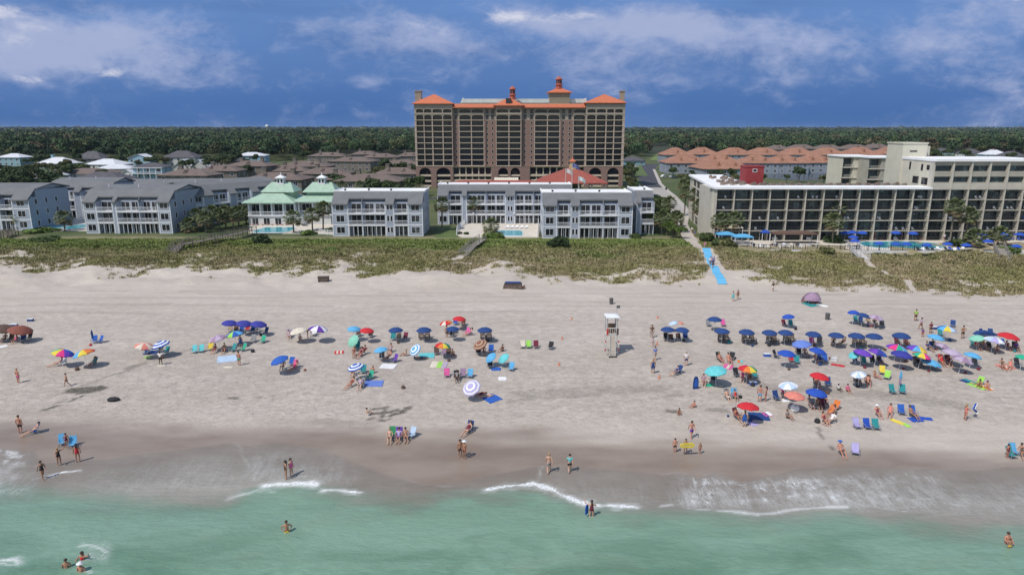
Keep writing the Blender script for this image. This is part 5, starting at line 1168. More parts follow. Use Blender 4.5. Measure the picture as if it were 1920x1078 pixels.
# ================================================================ PEOPLE
def skin_mesh(name, V, E, Rad, mats, sub=1):
    bm = bmesh.new(); lay = bm.verts.layers.skin.verify(); vs = []
    for i, (p, r) in enumerate(zip(V, Rad)):
        v = bm.verts.new(p); v[lay].radius = (r, r) if not isinstance(r, tuple) else r; v[lay].use_root = (i == 0); vs.append(v)
    for a, b in E: bm.edges.new((vs[a], vs[b]))
    me = bpy.data.meshes.new('tmp'); bm.to_mesh(me); bm.free(); ob = bpy.data.objects.new('tmp', me); COLL.objects.link(ob)
    sk = ob.modifiers.new('s', 'SKIN'); sk.branch_smoothing = .4
    if sub: ob.modifiers.new('u', 'SUBSURF').levels = sub
    dg = bpy.context.evaluated_depsgraph_get(); out = bpy.data.meshes.new_from_object(ob.evaluated_get(dg)); out.name = name
    bpy.data.objects.remove(ob); out.materials.clear()
    for m in mats: out.materials.append(m)
    out.polygons.foreach_set('use_smooth', [True] * len(out.polygons)); return out
BASE = dict(pel=(0, 0, .95), wai=(0, 0, 1.10), che=(0, .01, 1.32), nek=(0, .01, 1.48), chin=(0, 0, 1.56), head=(0, -.01, 1.65), top=(0, 0, 1.73),
            hl=(-.095, 0, .88), kl=(-.11, -.01, .49), al=(-.11, .03, .08), tl=(-.12, -.12, .035), hr=(.095, 0, .88), kr=(.11, -.01, .49), ar=(.11, .03, .08), tr=(.12, -.12, .035),
            sl=(-.18, .01, 1.41), el=(-.23, .03, 1.14), wl=(-.25, -.03, .90), ml=(-.25, -.06, .83), sr=(.18, .01, 1.41), er=(.23, .03, 1.14), wr=(.25, -.03, .90), mr=(.25, -.06, .83))
RAD = dict(pel=.125, wai=.112, che=.135, nek=.058, chin=.062, head=.088, top=.055, hl=.092, kl=.058, al=.038, tl=.036, hr=.092, kr=.058, ar=.038, tr=.036, sl=.062, el=.043, wl=.030, ml=.034, sr=.062, er=.043, wr=.030, mr=.034)
EDG = [('pel', 'wai'), ('wai', 'che'), ('che', 'nek'), ('nek', 'chin'), ('chin', 'head'), ('head', 'top'), ('pel', 'hl'), ('hl', 'kl'), ('kl', 'al'), ('al', 'tl'), ('pel', 'hr'), ('hr', 'kr'), ('kr', 'ar'), ('ar', 'tr'),
       ('che', 'sl'), ('sl', 'el'), ('el', 'wl'), ('wl', 'ml'), ('che', 'sr'), ('sr', 'er'), ('er', 'wr'), ('wr', 'mr')]
def sit(z, back=0.0, knee=.30, fwd=.42, foot=.85):
    b = back
    d = dict(pel=(0, 0, z + .10), wai=(0, b * .35, z + .25), che=(0, b * .8, z + .46), nek=(0, b * 1.1, z + .61), chin=(0, b * 1.15 - .02, z + .69), head=(0, b * 1.2 - .03, z + .78), top=(0, b * 1.25 - .02, z + .86),
             hl=(-.10, -.04, z + .08), hr=(.10, -.04, z + .08), kl=(-.14, -fwd, z + knee), kr=(.14, -fwd, z + knee), al=(-.13, -foot, .07), ar=(.13, -foot, .07), tl=(-.14, -foot - .13, .05), tr=(.14, -foot - .13, .05),
             sl=(-.18, b * .95, z + .54), sr=(.18, b * .95, z + .54), el=(-.25, b * .6 - .02, z + .30), er=(.25, b * .6 - .02, z + .30), wl=(-.20, -.20, z + .24), wr=(.20, -.20, z + .24), ml=(-.17, -.27, z + .24), mr=(.17, -.27, z + .24))
    return d
POSES = {
    'stand': {}, 'walk': dict(kl=(-.10, -.16, .50), al=(-.10, -.20, .08), tl=(-.11, -.35, .04), kr=(.10, .06, .48), ar=(.10, .32, .14), tr=(.10, .22, .04), wl=(-.24, .16, .93), ml=(-.24, .18, .86), el=(-.23, .10, 1.14), wr=(.22, -.20, .95), mr=(.21, -.26, .90), er=(.23, -.04, 1.14)),
    'hips': dict(el=(-.34, .08, 1.18), wl=(-.20, -.05, 1.02), ml=(-.15, -.08, 1.0), er=(.34, .08, 1.18), wr=(.20, -.05, 1.02), mr=(.15, -.08, 1.0), kl=(-.13, -.01, .49), al=(-.15, .02, .08), tl=(-.18, -.12, .04)),
    'wave': dict(er=(.38, -.05, 1.40), wr=(.48, -.12, 1.62), mr=(.50, -.14, 1.70), el=(-.30, -.10, 1.20), wl=(-.34, -.26, 1.10), ml=(-.34, -.32, 1.08)),
    'carry': dict(el=(-.22, -.10, 1.16), wl=(-.16, -.32, 1.12), ml=(-.12, -.38, 1.12), er=(.22, -.10, 1.16), wr=(.16, -.32, 1.12), mr=(.12, -.38, 1.12)),
    'bend': dict(wai=(0, -.08, 1.06), che=(0, -.26, 1.18), nek=(0, -.42, 1.24), chin=(0, -.49, 1.24), head=(0, -.57, 1.23), top=(0, -.64, 1.22), sl=(-.18, -.34, 1.20), sr=(.18, -.34, 1.20), el=(-.20, -.38, .92), er=(.20, -.38, .92), wl=(-.18, -.44, .68), wr=(.18, -.44, .68), ml=(-.17, -.46, .61), mr=(.17, -.46, .61)),
    'chair': sit(.28, .24, .16, .42, .74), 'ground': sit(.04, .06, .34, .34, .62), 'recline': sit(.24, .42, .06, .46, .92),
    'crouch': dict(sit(.16, -.18, .28, .30, .16), el=(-.22, -.30, .42), er=(.22, -.30, .42), wl=(-.16, -.42, .22), wr=(.16, -.42, .22), ml=(-.15, -.46, .16), mr=(.15, -.46, .16)),
    'lie': dict(pel=(0, 0, .13), wai=(0, .16, .13), che=(0, .38, .15), nek=(0, .54, .14), chin=(0, .61, .13), head=(0, .70, .13), top=(0, .78, .13), hl=(-.09, -.07, .12), hr=(.09, -.07, .12), kl=(-.12, -.46, .16), kr=(.12, -.46, .12), al=(-.12, -.88, .07), ar=(.13, -.88, .07), tl=(-.14, -.95, .14), tr=(.15, -.95, .14),
                sl=(-.18, .47, .13), sr=(.18, .47, .13), el=(-.26, .24, .08), er=(.26, .24, .08), wl=(-.26, .0, .06), wr=(.26, .0, .06), ml=(-.26, -.07, .06), mr=(.26, -.07, .06))}
SKIN = {'light': M('skin_light', (.52, .31, .22), .6, .06, 4), 'tan': M('skin_tan', (.36, .185, .115), .6, .06, 4), 'red': M('skin_sunburnt', (.46, .21, .145), .6, .06, 4), 'dark': M('skin_dark', (.13, .065, .040), .6, .06, 4)}
HAIR = {'brown': M('hair_brown', (.05, .03, .02), .8, .2, 8), 'blond': M('hair_blond', (.33, .22, .10), .8, .2, 8), 'black': M('hair_black', (.015, .012, .012), .7, .2, 8), 'grey': M('hair_grey', (.30, .29, .28), .8, .2, 8), 'white': M('cap_white', (.70, .70, .70), .8, .05, 8)}
COL = dict(navy=(.014, .050, .185), blue=(.02, .10, .42), royal=(.015, .07, .40), sky=(.10, .36, .62), teal=(.02, .24, .26), aqua=(.12, .50, .54), red=(.52, .02, .03), coral=(.62, .20, .16), pink=(.62, .10, .30), hotpink=(.68, .04, .22), purple=(.12, .04, .32), periwinkle=(.12, .20, .55),
           mauve=(.30, .20, .30), lavender=(.40, .36, .62), cream=(.62, .56, .47), white=(.72, .72, .74), black=(.02, .02, .025), brown=(.11, .065, .05), rust=(.22, .07, .05), grey=(.25, .25, .26), green=(.03, .24, .10), lime=(.30, .60, .10), mint=(.22, .52, .40), yellow=(.66, .52, .06), orange=(.62, .18, .04),
           tan=(.36, .27, .18), maroon=(.16, .02, .04), palepurple=(.42, .34, .46), paleblue=(.42, .54, .70), emerald=(.02, .36, .22), indigo=(.035, .04, .28), violet=(.14, .05, .42), silver=(.5, .5, .52))
def cl(c): return M('cloth_' + c, COL[c], .85, .10, 3)
PCH = {}
def pose_data(pose):
    if pose in PCH: return PCH[pose]
    J = dict(BASE); J.update(POSES[pose]); keys = list(J.keys()); ix = {k: i for i, k in enumerate(keys)}
    body = skin_mesh('body', [J[k] for k in keys], [(ix[a], ix[b]) for a, b in EDG], [RAD[k] for k in keys], [SKIN['light']])
    # fingers, thumb, nose and ears join the same body mesh
    f = MB()
    for s, w, h in (('l', 'wl', 'ml'), ('r', 'wr', 'mr')):
        a = Vector(J[w]); b = Vector(J[h]); d = (b - a).normalized(); sd = d.cross(Vector((0, 1, 0)) if abs(d.y) < .8 else Vector((0, 0, 1))).normalized(); bk = d.cross(sd)
        for i in range(4):
            o = b + sd * (i - 1.5) * .019 - d * .005; l = (.062, .074, .070, .054)[i]; k = o + d * l * .55 + bk * .006; f.tube(o, k, .010, .0085, 5).tube(k, k + d * l * .45 + bk * .02, .0085, .006, 5)
        th = a + d * .02; f.tube(th, th + d * .035 + sd * .045, .012, .010, 5).tube(th + d * .035 + sd * .045, th + d * .065 + sd * .05, .010, .007, 5)
    hd = Vector(J['head']); up = (Vector(J['top']) - Vector(J['chin'])).normalized(); rt = Vector((1, 0, 0)); fw = rt.cross(up) * -1
    if fw.y > 0 and pose != 'lie': fw = -fw
    if pose == 'lie': fw = Vector((0, 0, 1))
    f.tube(hd + fw * .075, hd + fw * .115 - up * .02, .010, .016, 5)
    for s in (-1, 1): f.tube(hd + rt * s * .075, hd + rt * s * .098, .022, .016, 6)
    fm = f.mesh('f', []); bm = bmesh.new(); bm.from_mesh(body); bm.from_mesh(fm); bm.to_mesh(body); bm.free(); bpy.data.meshes.remove(fm)
    def sub(names, extra, nm, cut=()):
        V = []; Rr = []; k = {}
        for n in names: k[n] = len(V); V.append(J[n]); Rr.append(RAD[n] + extra)
        E = [(k[a], k[b]) for a, b in EDG if a in k and b in k]
        for a, b, t in cut:
            p = Vector(J[a]).lerp(Vector(J[b]), t); E.append((k[a], len(V))); V.append(tuple(p)); Rr.append(RAD[a] * (1 - t) + RAD[b] * t + extra)
        return skin_mesh(nm, V, E, Rr, [cl('navy')])
    eyes = MB()
    for s in (-1, 1): eyes.tube(hd + rt * s * .032 + fw * .070 + up * .012, hd + rt * s * .032 + fw * .088 + up * .012, .011, .007, 6)
    hm = MB(); top = Vector(J['top']); c = hd + up * .025 - fw * .018; n = 10; rings = []
    for j in range(5):
        ph = R(-8 + 98 * j / 4); rr_ = .104 * math.cos(ph) + .004; rings.append([c + up * (.104 * math.sin(ph)) + (rt * math.cos(2 * math.pi * i / n) + fw * math.sin(2 * math.pi * i / n) * 1.05) * rr_ for i in range(n)])
    hm.add([p for r in rings for p in r], [(j * n + i, j * n + (i + 1) % n, (j + 1) * n + (i + 1) % n, (j + 1) * n + i) for j in range(4) for i in range(n)] + [tuple(range(n))[::-1]])
    lh = MB(); lh.v = list(hm.v); lh.f = list(hm.f); lh.m = list(hm.m); lh.tube(c - fw * .05, Vector(J['nek']) - fw * .075 - up * .12, .085, .05, 8)
    hat = MB(); hr = lambda r, k: [c + up * k + (rt * math.cos(2 * math.pi * i / 12) + fw * math.sin(2 * math.pi * i / 12)) * r for i in range(12)]
    rs_ = [hr(.20, -.0), hr(.20, .014), hr(.115, .03), hr(.108, .09), hr(.06, .125)]; hat.add([p for r in rs_ for p in r], [(j * 12 + i, j * 12 + (i + 1) % 12, (j + 1) * 12 + (i + 1) % 12, (j + 1) * 12 + i) for j in range(4) for i in range(12)] + [tuple(range(12))[::-1], tuple(range(48, 60))])
    D = dict(body=body, eyes=eyes.mesh('eyes', [RUB]), hair=hm.mesh('hair', [HAIR['brown']], True), longhair=lh.mesh('hair', [HAIR['brown']], True), hat=hat.mesh('sun_hat', [HAIR['white']], True),
             shorts=sub(['pel', 'hl', 'hr'], .022, 'shorts', [('pel', 'wai', .45), ('hl', 'kl', .62), ('hr', 'kr', .62)]), shirt=sub(['pel', 'wai', 'che', 'sl', 'sr'], .016, 'shirt', [('che', 'nek', .6), ('sl', 'el', .55), ('sr', 'er', .55)]),
             brief=sub(['pel', 'hl', 'hr'], .014, 'swim_brief', [('pel', 'wai', .2), ('hl', 'kl', .10), ('hr', 'kr', .10)]), suit=sub(['pel', 'wai', 'che', 'hl', 'hr'], .013, 'swimsuit', [('che', 'nek', .4), ('hl', 'kl', .08), ('hr', 'kr', .08)]),
             bra=sub(['che'], .014, 'bikini_top', [('che', 'wai', .35), ('che', 'sl', .5), ('che', 'sr', .5)]), dress=sub(['pel', 'wai', 'che', 'hl', 'hr'], .030, 'dress', [('che', 'nek', .4), ('hl', 'kl', .95), ('hr', 'kr', .95)]))
    PCH[pose] = D; return D
def person(label, p, pose='stand', face=0, skin='tan', hair='brown', wear=(('shorts', 'navy'),), h=1.75, hat=None, group=None):
    D = pose_data(pose); t = thing('person', label, 'person', p, R(face), group); s = h / 1.75; t.scale = (s * 1.12, s * 1.12, s)
    b = link('body', D['body'], t, over=[SKIN[skin]]); link('eyes', D['eyes'], t)
    if hat: link('sun_hat', D['hat'], t, over=[cl(hat)])
    else: link('hair', D['longhair' if any(w[0] in ('brief', 'suit', 'dress', 'bra') for w in wear) else 'hair'], t, over=[HAIR[hair]])
    for k, c in wear: link({'brief': 'swim_brief', 'suit': 'swimsuit', 'bra': 'bikini_top'}.get(k, k), D[k], t, over=[cl(c)])
    return t
# ================================================================ BEACH FURNITURE
ALU = M('aluminium', (.5, .5, .52), .4, .05, 2, metal=.6); WOOD = M('chair_wood', (.12, .085, .065), .7, .15, 4)
def _chair(style):
    fr = MB(); w = .28
    if style == 'low':
        for s in (-w, w):
            fr.tube((s, -.30, .02), (s, -.26, .30), .014, None, 5).tube((s, -.30, .02), (s, .34, .02), .014, None, 5).tube((s, .34, .02), (s, .10, .28), .014, None, 5).tube((s, .16, .22), (s, .44, .82), .014, None, 5).tube((s, -.28, .42), (s, .26, .44), .022, None, 5).tube((s, -.26, .28), (s, -.28, .42), .012, None, 5)
        fr.tube((-w, .44, .82), (w, .44, .82), .014, None, 5).tube((-w, -.27, .28), (w, -.27, .28), .014, None, 5)
        se = MB().prismx([(-.27, .27), (.0, .235), (.16, .20), (.16, .225), (.0, .26), (-.27, .295)], -w + .015, w - .015); ba = MB().prismx([(.17, .22), (.44, .80), (.42, .815), (.15, .235)], -w + .015, w - .015)
    else:
        for s in (-w, w):
            fr.box(s - .03, s + .03, -.42, -.36, 0, .34).box(s - .03, s + .03, -.42, .5, .26, .32).box(s - .03, s + .03, .36, .42, 0, .27); fr.prismx([(.26, .30), (.32, .30), (.62, .98), (.56, .98)], s - .03, s + .03)
            fr.box(s - .06, s + .06, -.44, .30, .50, .53).box(s - .03, s + .03, -.40, -.35, .34, .50)
        se = MB()
        for i in range(6): se.box(-w + .035, w - .035, -.40 + i * .115, -.31 + i * .115, .325 - i * .012, .35 - i * .012)
        ba = MB()
        for i in range(7): y = .29 + i * .042; z = .36 + i * .09; ba.prismx([(y, z), (y + .02, z - .01), (y + .053, z + .07), (y + .033, z + .08)], -w + .035, w - .035)
    return fr.mesh('frame', [ALU if style == 'low' else WOOD]), se.mesh('seat', [cl('navy')]), ba.mesh('backrest', [cl('navy')])
CH = {'low': _chair('low'), 'wood': _chair('wood')}
def chair(label, p, col='blue', face=0, style='low', group=None, s=1.0):
    t = thing('beach_chair', label, 'beach chair', p, R(face), group); t.scale = (s, s, s); fr, se, ba = CH[style]
    m = WOOD if style == 'wood' and col is None else cl(col); link('frame', fr, t); link('seat', se, t, over=[m]); link('backrest', ba, t, over=[m]); return t
RAIN = ['blue', 'sky', 'purple', 'red', 'red', 'orange', 'yellow', 'green']
NEON = ['blue', 'sky', 'emerald', 'red', 'emerald', 'yellow', 'hotpink', 'violet']
NEON2 = ['red', 'hotpink', 'purple', 'blue', 'violet', 'sky', 'yellow', 'orange']
NEON3 = ['orange', 'yellow', 'red', 'violet', 'hotpink', 'emerald', 'sky', 'hotpink']
SCH = {'rainbow': RAIN, 'neon': NEON, 'neon2': NEON2, 'neon3': NEON3, 'coralstripe': ['coral', 'cream'], 'redyellow': ['red', 'cream', 'red', 'orange'], 'purplewhite': ['purple', 'white'], 'bluegreen': ['blue', 'lime', 'blue', 'sky'], 'blueyellow': ['sky', 'yellow', 'paleblue', 'blue'],
       'purpleblue': ['violet', 'indigo', 'blue', 'purple'], 'lacy': ['white', 'paleblue'], 'whiteblue': ['white', 'paleblue', 'lavender'], 'mauves': ['palepurple', 'mauve'], 'ring_blue': ['blue', 'white'], 'ring_coral': ['coral', 'cream'], 'ring_lav': ['lavender', 'white'], 'ring_sky': ['sky', 'white'], 'ring_tan': ['rust', 'tan'], 'vent': ['paleblue', 'white']}
def canopy_mesh(sch):
    def mk():
        cs = SCH.get(sch, [sch]); ring = sch.startswith('ring'); n = 8; sub = 2; mats = [cl(c) for c in cs]; m = MB()
        prof = [(.0, .40), (.12, .395), (.34, .35), (.56, .27), (.76, .16), (.92, .04), (1.0, -.06), (.985, -.14)]; N = n * sub
        def P(j, i):
            r, z = prof[j]; a = 2 * math.pi * i / N; k = .955 if i % sub else 1.0; zz = z + (.025 * r if i % sub else 0) + (.03 if j >= 6 and i % sub else 0); return (r * k * math.cos(a), r * k * math.sin(a), zz)
        for j in range(len(prof) - 1):
            for i in range(N):
                mi = (0, 0, 1, 0, 1, 0, 0)[j] if ring else ((i // sub) % len(cs)); 
                if sch == 'vent' and j == 0: mi = 0
                a, b, c, d = P(j, i), P(j, i + 1), P(j + 1, i + 1), P(j + 1, i)
                if j == 0: m.poly([a, d, c], mi)
                else: m.poly([a, d, c, b], mi)
        return m.mesh('canopy', mats)
    return tmpl(('can', sch), mk)
_ribs = MB()
for i in range(8):
    a = math.pi * i / 4
    for (r0, z0), (r1, z1) in zip([(.05, .38), (.34, .335), (.76, .145)], [(.34, .335), (.76, .145), (.97, -.06)]): _ribs.tube((r0 * math.cos(a), r0 * math.sin(a), z0), (r1 * math.cos(a), r1 * math.sin(a), z1), .008, None, 3)
RIBS = _ribs.mesh('ribs', [ALU]); POLE = MB().tube((0, 0, -.3), (0, 0, 2.02), .022, .018, 6).mesh('pole', [WHT]); FIN = MB().lathe([(.02, 0), (.035, .03), (.02, .07), (.006, .12)], 6).mesh('finial', [WHT])
UMB = {}
def umbrella(key, label, u, v, w, sch, tilt=0, tdir=0, hgt=1.95, group=None):
    """canopy centre seen at u,v with a span of w photo pixels; tilt leans the canopy towards compass tdir (0 = right, 90 = inland)"""
    hgt *= .85; p = ground(u, v, hgt); g = Vector((p.x, p.y, float(H(p.x, p.y)))); dep = p.y * cP - (p.z - CAMZ) * sP; rad = w * dep / FPX / 2
    a = R(tdir); off = .55 * math.sin(R(tilt)) * hgt; base = Vector((g.x - math.cos(a) * off, g.y - math.sin(a) * off, float(H(g.x - math.cos(a) * off, g.y - math.sin(a) * off))))
    t = thing('beach_umbrella', label, 'umbrella', base, 0, group)
    lean = Vector((p.x - base.x, p.y - base.y, hgt)); q = Vector((0, 0, 1)).rotation_difference(lean.normalized()); po = link('pole', POLE, t); po.rotation_mode = 'QUATERNION'; po.rotation_quaternion = q; k = (lean.length + .05) / 2.02; po.scale = (1, 1, k)
    c = link('canopy', canopy_mesh(sch), t, None, lean); c.scale = (rad, rad, rad * .95); ax = Vector((-math.sin(a), math.cos(a), 0)); c.rotation_mode = 'QUATERNION'
    from mathutils import Quaternion
    c.rotation_quaternion = Quaternion(ax, R(tilt)) @ Quaternion((0, 0, 1), rnd.uniform(-.2, .2)); link('ribs', RIBS, c); f = link('finial', FIN, c, None, (0, 0, .395)); 
    UMB[key] = (base, label); return t
NV = 'navy rental umbrellas set in rows'
UL = [
 ('b1', 'grey-brown umbrella cut by the left edge of the beach', 4, 617, 44, 'brown', 6, 0, 1.9), ('b2', 'rust-brown umbrella right of the grey-brown one at the left edge', 38, 619, 42, 'rust', 14, 0, 1.9),
 ('n1', 'left one of the two neon rainbow umbrellas on the far left', 118, 662, 38, 'neon', 16, 20, 2.0), ('n2', 'right one of the two neon rainbow umbrellas on the far left', 157, 663, 40, 'neon2', 18, 170, 2.0),
 ('c1', 'coral and cream striped umbrella touching a blue striped one', 270, 649, 34, 'coralstripe', 10, 0, 1.9), ('s1', 'blue and white ringed umbrella beside the coral striped one', 301, 646, 34, 'ring_blue', 16, 200, 1.9),
 ('m1', 'dusty mauve umbrella left of the blue-green one', 408, 635, 34, 'mauves', 14, 190, 1.9), ('t1', 'left indigo umbrella of the row of three', 431, 606, 30, 'indigo', 6, 0, 1.9), ('t2', 'middle indigo umbrella of the row of three', 458, 607, 32, 'indigo', 8, 0, 1.9), ('t3', 'right indigo umbrella of the row of three', 485, 608, 31, 'indigo', 10, 0, 1.9),
 ('g1', 'blue and lime segmented umbrella in front of the indigo three', 440, 627, 32, 'bluegreen', 10, 180, 1.8), ('w1', 'plain cream umbrella beside the purple and white one', 560, 621, 34, 'cream', 12, 180, 1.8), ('w2', 'purple and white segmented umbrella', 597, 617, 36, 'purplewhite', 10, 20, 2.1), ('h1', 'bright blue umbrella standing alone left of centre', 524, 675, 35, 'blue', 18, 200, 2.0),
 ('a1', 'mid blue umbrella touching a red one', 664, 617, 27, 'sky', 4, 0, 1.9), ('a2', 'red umbrella touching the mid blue one', 688, 620, 27, 'red', 6, 0, 1.9), ('a3', 'pale teal umbrella tipped on edge below the mid blue one', 662, 639, 26, 'mint', 50, 230, 1.5),
 ('a4', 'navy umbrella over teal, tan and red chairs', 742, 619, 28, 'navy', 0, 0, 1.95), ('a5', 'navy umbrella over two dark chairs, left of the red-striped umbrella', 795, 619, 29, 'navy', 0, 0, 1.95), ('a6', 'red and cream segmented umbrella', 836, 606, 25, 'redyellow', 8, 180, 1.8), ('a7', 'red umbrella, topmost of the middle group', 861, 598, 25, 'red', 4, 0, 1.9), ('a8', 'navy umbrella just below the red-striped one', 849, 617, 26, 'navy', 0, 0, 1.9),
 ('a9', 'navy umbrella at the right end of the middle group', 909, 619, 29, 'navy', 0, 0, 1.95), ('d1', 'light blue umbrella above a white towel', 714, 656, 27, 'sky', 8, 180, 1.8), ('d2', 'blue and white ringed umbrella tipped sideways', 778, 656, 26, 'ring_sky', 48, 225, 1.5), ('d3', 'rainbow umbrella in the middle of the beach left of the tower', 830, 648, 29, 'rainbow', 6, 0, 2.0), ('d4', 'tan and rust ringed umbrella tilted towards the sea', 900, 646, 29, 'ring_tan', 30, 220, 1.7),
 ('d5', 'dark blue and white ringed umbrella above a large blue towel', 667, 688, 32, 'ring_blue', 14, 200, 1.9), ('d6', 'large lavender ringed umbrella tipped over, nearest the tower side', 884, 727, 36, 'ring_lav', 40, 240, 1.6), ('d7', 'small light blue umbrella tilted on edge', 920, 670, 24, 'sky', 42, 210, 1.3), ('d8', 'pale aqua umbrella tilted on edge right of the light blue one', 944, 672, 24, 'aqua', 40, 210, 1.2),
 ('e1', 'left navy umbrella of the pair right of the lifeguard stand', 1252, 618, 27, 'navy', 0, 0, 1.95), ('e2', 'right navy umbrella of the pair right of the lifeguard stand', 1279, 619, 27, 'navy', 0, 0, 1.95), ('e3', 'pale blue umbrella peeping behind the navy pair', 1262, 606, 18, 'paleblue', 20, 180, 1.4), ('e4', 'small salmon umbrella behind the navy pair', 1277, 606, 12, 'coral', 20, 0, 1.3),
 ('f1', 'navy umbrella set behind the front row, leftmost on the right side', 1340, 599, 27, 'navy', 0, 0, 1.95), ('f2', 'navy umbrella first in the long right-hand row', 1354, 621, 29, 'navy', 0, 0, 1.95), ('f3', 'navy umbrella second in the long right-hand row', 1400, 623, 30, 'navy', 0, 0, 1.95), ('f4', 'navy umbrella third in the long right-hand row', 1443, 624, 29, 'navy', 0, 0, 1.95), ('f5', 'navy umbrella fourth in the long row, touching the third', 1473, 624, 29, 'navy', 0, 0, 1.95),
 ('f6', 'navy umbrella fifth in the long row, above a pink chair', 1525, 627, 29, 'navy', 0, 0, 1.95), ('f7', 'navy umbrella sixth in the long row, above a reclining person', 1568, 629, 29, 'navy', 0, 0, 1.95), ('f8', 'navy umbrella seventh in the long right-hand row', 1606, 630, 31, 'navy', 0, 0, 1.95), ('f9', 'navy umbrella eighth in the long row, with nothing beneath', 1639, 631, 31, 'navy', 0, 0, 1.95), ('f0', 'navy umbrella last in the long row above the rainbow ones', 1690, 630, 33, 'navy', 0, 0, 1.95),
 ('r1', 'small royal blue umbrella alone behind the long row', 1478, 594, 23, 'royal', 8, 180, 1.9), ('r2', 'thin royal blue umbrella leftmost of a group of three at the back', 1600, 586, 21, 'royal', 4, 180, 2.1), ('r3', 'navy umbrella between the thin blue and mauve ones', 1619, 592, 26, 'navy', 10, 0, 1.9), ('r4', 'mauve umbrella of the back group of three', 1643, 596, 28, 'mauves', 12, 0, 1.8),
 ('p1', 'large periwinkle umbrella below the long navy row', 1503, 645, 35, 'periwinkle', 8, 200, 2.1), ('p2', 'royal blue umbrella right below the periwinkle one', 1533, 658, 32, 'royal', 10, 0, 2.0), ('p3', 'royal blue umbrella left of the periwinkle one', 1475, 663, 34, 'royal', 4, 0, 2.0), ('p4', 'violet-blue umbrella beside a small aqua one', 1618, 662, 35, 'violet', 12, 0, 1.9), ('p5', 'small aqua umbrella tucked under the violet one', 1602, 665, 22, 'aqua', 30, 200, 1.5), ('p6', 'violet and blue umbrella leaning right', 1646, 661, 35, 'purpleblue', 16, 0, 1.9),
 ('q1', 'neon rainbow umbrella on the right, left one', 1682, 653, 38, 'neon3', 12, 0, 1.9), ('q2', 'neon rainbow umbrella on the right, middle one', 1719, 655, 37, 'neon2', 12, 0, 1.9), ('q3', 'deep violet-blue umbrella in front of the neon ones', 1691, 665, 39, 'indigo', 8, 0, 2.1), ('q4', 'neon rainbow umbrella on the right, lowest one', 1728, 667, 34, 'neon', 14, 0, 1.9), ('q5', 'low sky blue umbrella tipped almost flat on the sand', 1747, 681, 36, 'sky', 14, 0, .9),
 ('v1', 'turquoise umbrella above the pale mauve ones', 1755, 633, 31, 'sky', 10, 0, 1.8), ('v2', 'pale mauve umbrella, upper one of three', 1768, 650, 31, 'mauves', 20, 0, 1.8), ('v3', 'pale mauve umbrella, middle one of three', 1786, 662, 37, 'palepurple', 12, 0, 1.9), ('v4', 'pale mauve umbrella with white gores, lowest one of three', 1805, 675, 38, 'mauves', 16, 0, 1.9), ('v5', 'sky blue umbrella right of the mauve three', 1824, 667, 31, 'sky', 12, 0, 1.8),
 ('x1', 'blue and yellow segmented umbrella near a standing man', 1775, 617, 33, 'blueyellow', 6, 0, 1.9), ('x2', 'mint green umbrella beside the white one', 1832, 634, 28, 'mint', 12, 180, 1.8), ('x3', 'white and pale blue umbrella beside the mint one', 1864, 638, 36, 'whiteblue', 10, 0, 1.9), ('x4', 'bright red umbrella at the right edge group', 1891, 631, 38, 'red', 10, 0, 2.1), ('x5', 'emerald umbrella cut by the right edge', 1918, 670, 26, 'emerald', 6, 0, 1.9),
 ('y1', 'wide aqua umbrella with octagonal shadow', 1342, 695, 42, 'aqua', 10, 200, 2.1), ('y2', 'rainbow umbrella right of the wide aqua one', 1402, 692, 36, 'rainbow', 4, 0, 2.0), ('y3', 'bright red umbrella above the big royal blue one', 1537, 706, 36, 'red', 8, 0, 2.0), ('y4', 'white and pale blue umbrella with dark top vent', 1478, 723, 36, 'vent', 8, 180, 1.9), ('y5', 'coral umbrella above a pale barrel of bags', 1490, 742, 39, 'coral', 4, 0, 2.0),
 ('y6', 'big royal blue umbrella beside the coral one', 1531, 737, 40, 'royal', 6, 0, 2.0), ('y7', 'deep red umbrella closest to the sea', 1403, 762, 42, 'red', 8, 60, 2.0), ('y8', 'lacy white umbrella over two seated people', 1610, 702, 28, 'lacy', 12, 200, 1.8)]
NAVYK = 0
for key, lab, u, v, w, sch, ti, td, hg in UL: umbrella(key, lab, u, v, w, sch, ti, td, hg, NV if sch == 'navy' else None)
# closed umbrellas
def closed(label, u, v, c1, c2, h=2.2):
    p = ground(u, v); t = thing('closed_umbrella', label, 'umbrella', p); MB().tube((0, 0, -.2), (0, 0, h), .022, .02, 6).build('pole', WHT, t); MB().lathe([(.03, h * .38), (.13, h * .42), (.10, h * .6), (.11, h * .63)], 9).build('skirt', cl(c2), t)
    MB().lathe([(.11, h * .63), (.15, h * .72), (.10, h * .9), (.02, h)], 9).build('canopy', cl(c1), t)
closed('closed blue umbrella standing by two blue chairs on the far left', 175, 645, 'navy', 'navy', 1.9); closed('closed turquoise umbrella with mauve lower wrap by two teal chairs', 1685, 736, 'sky', 'mauve', 2.5)
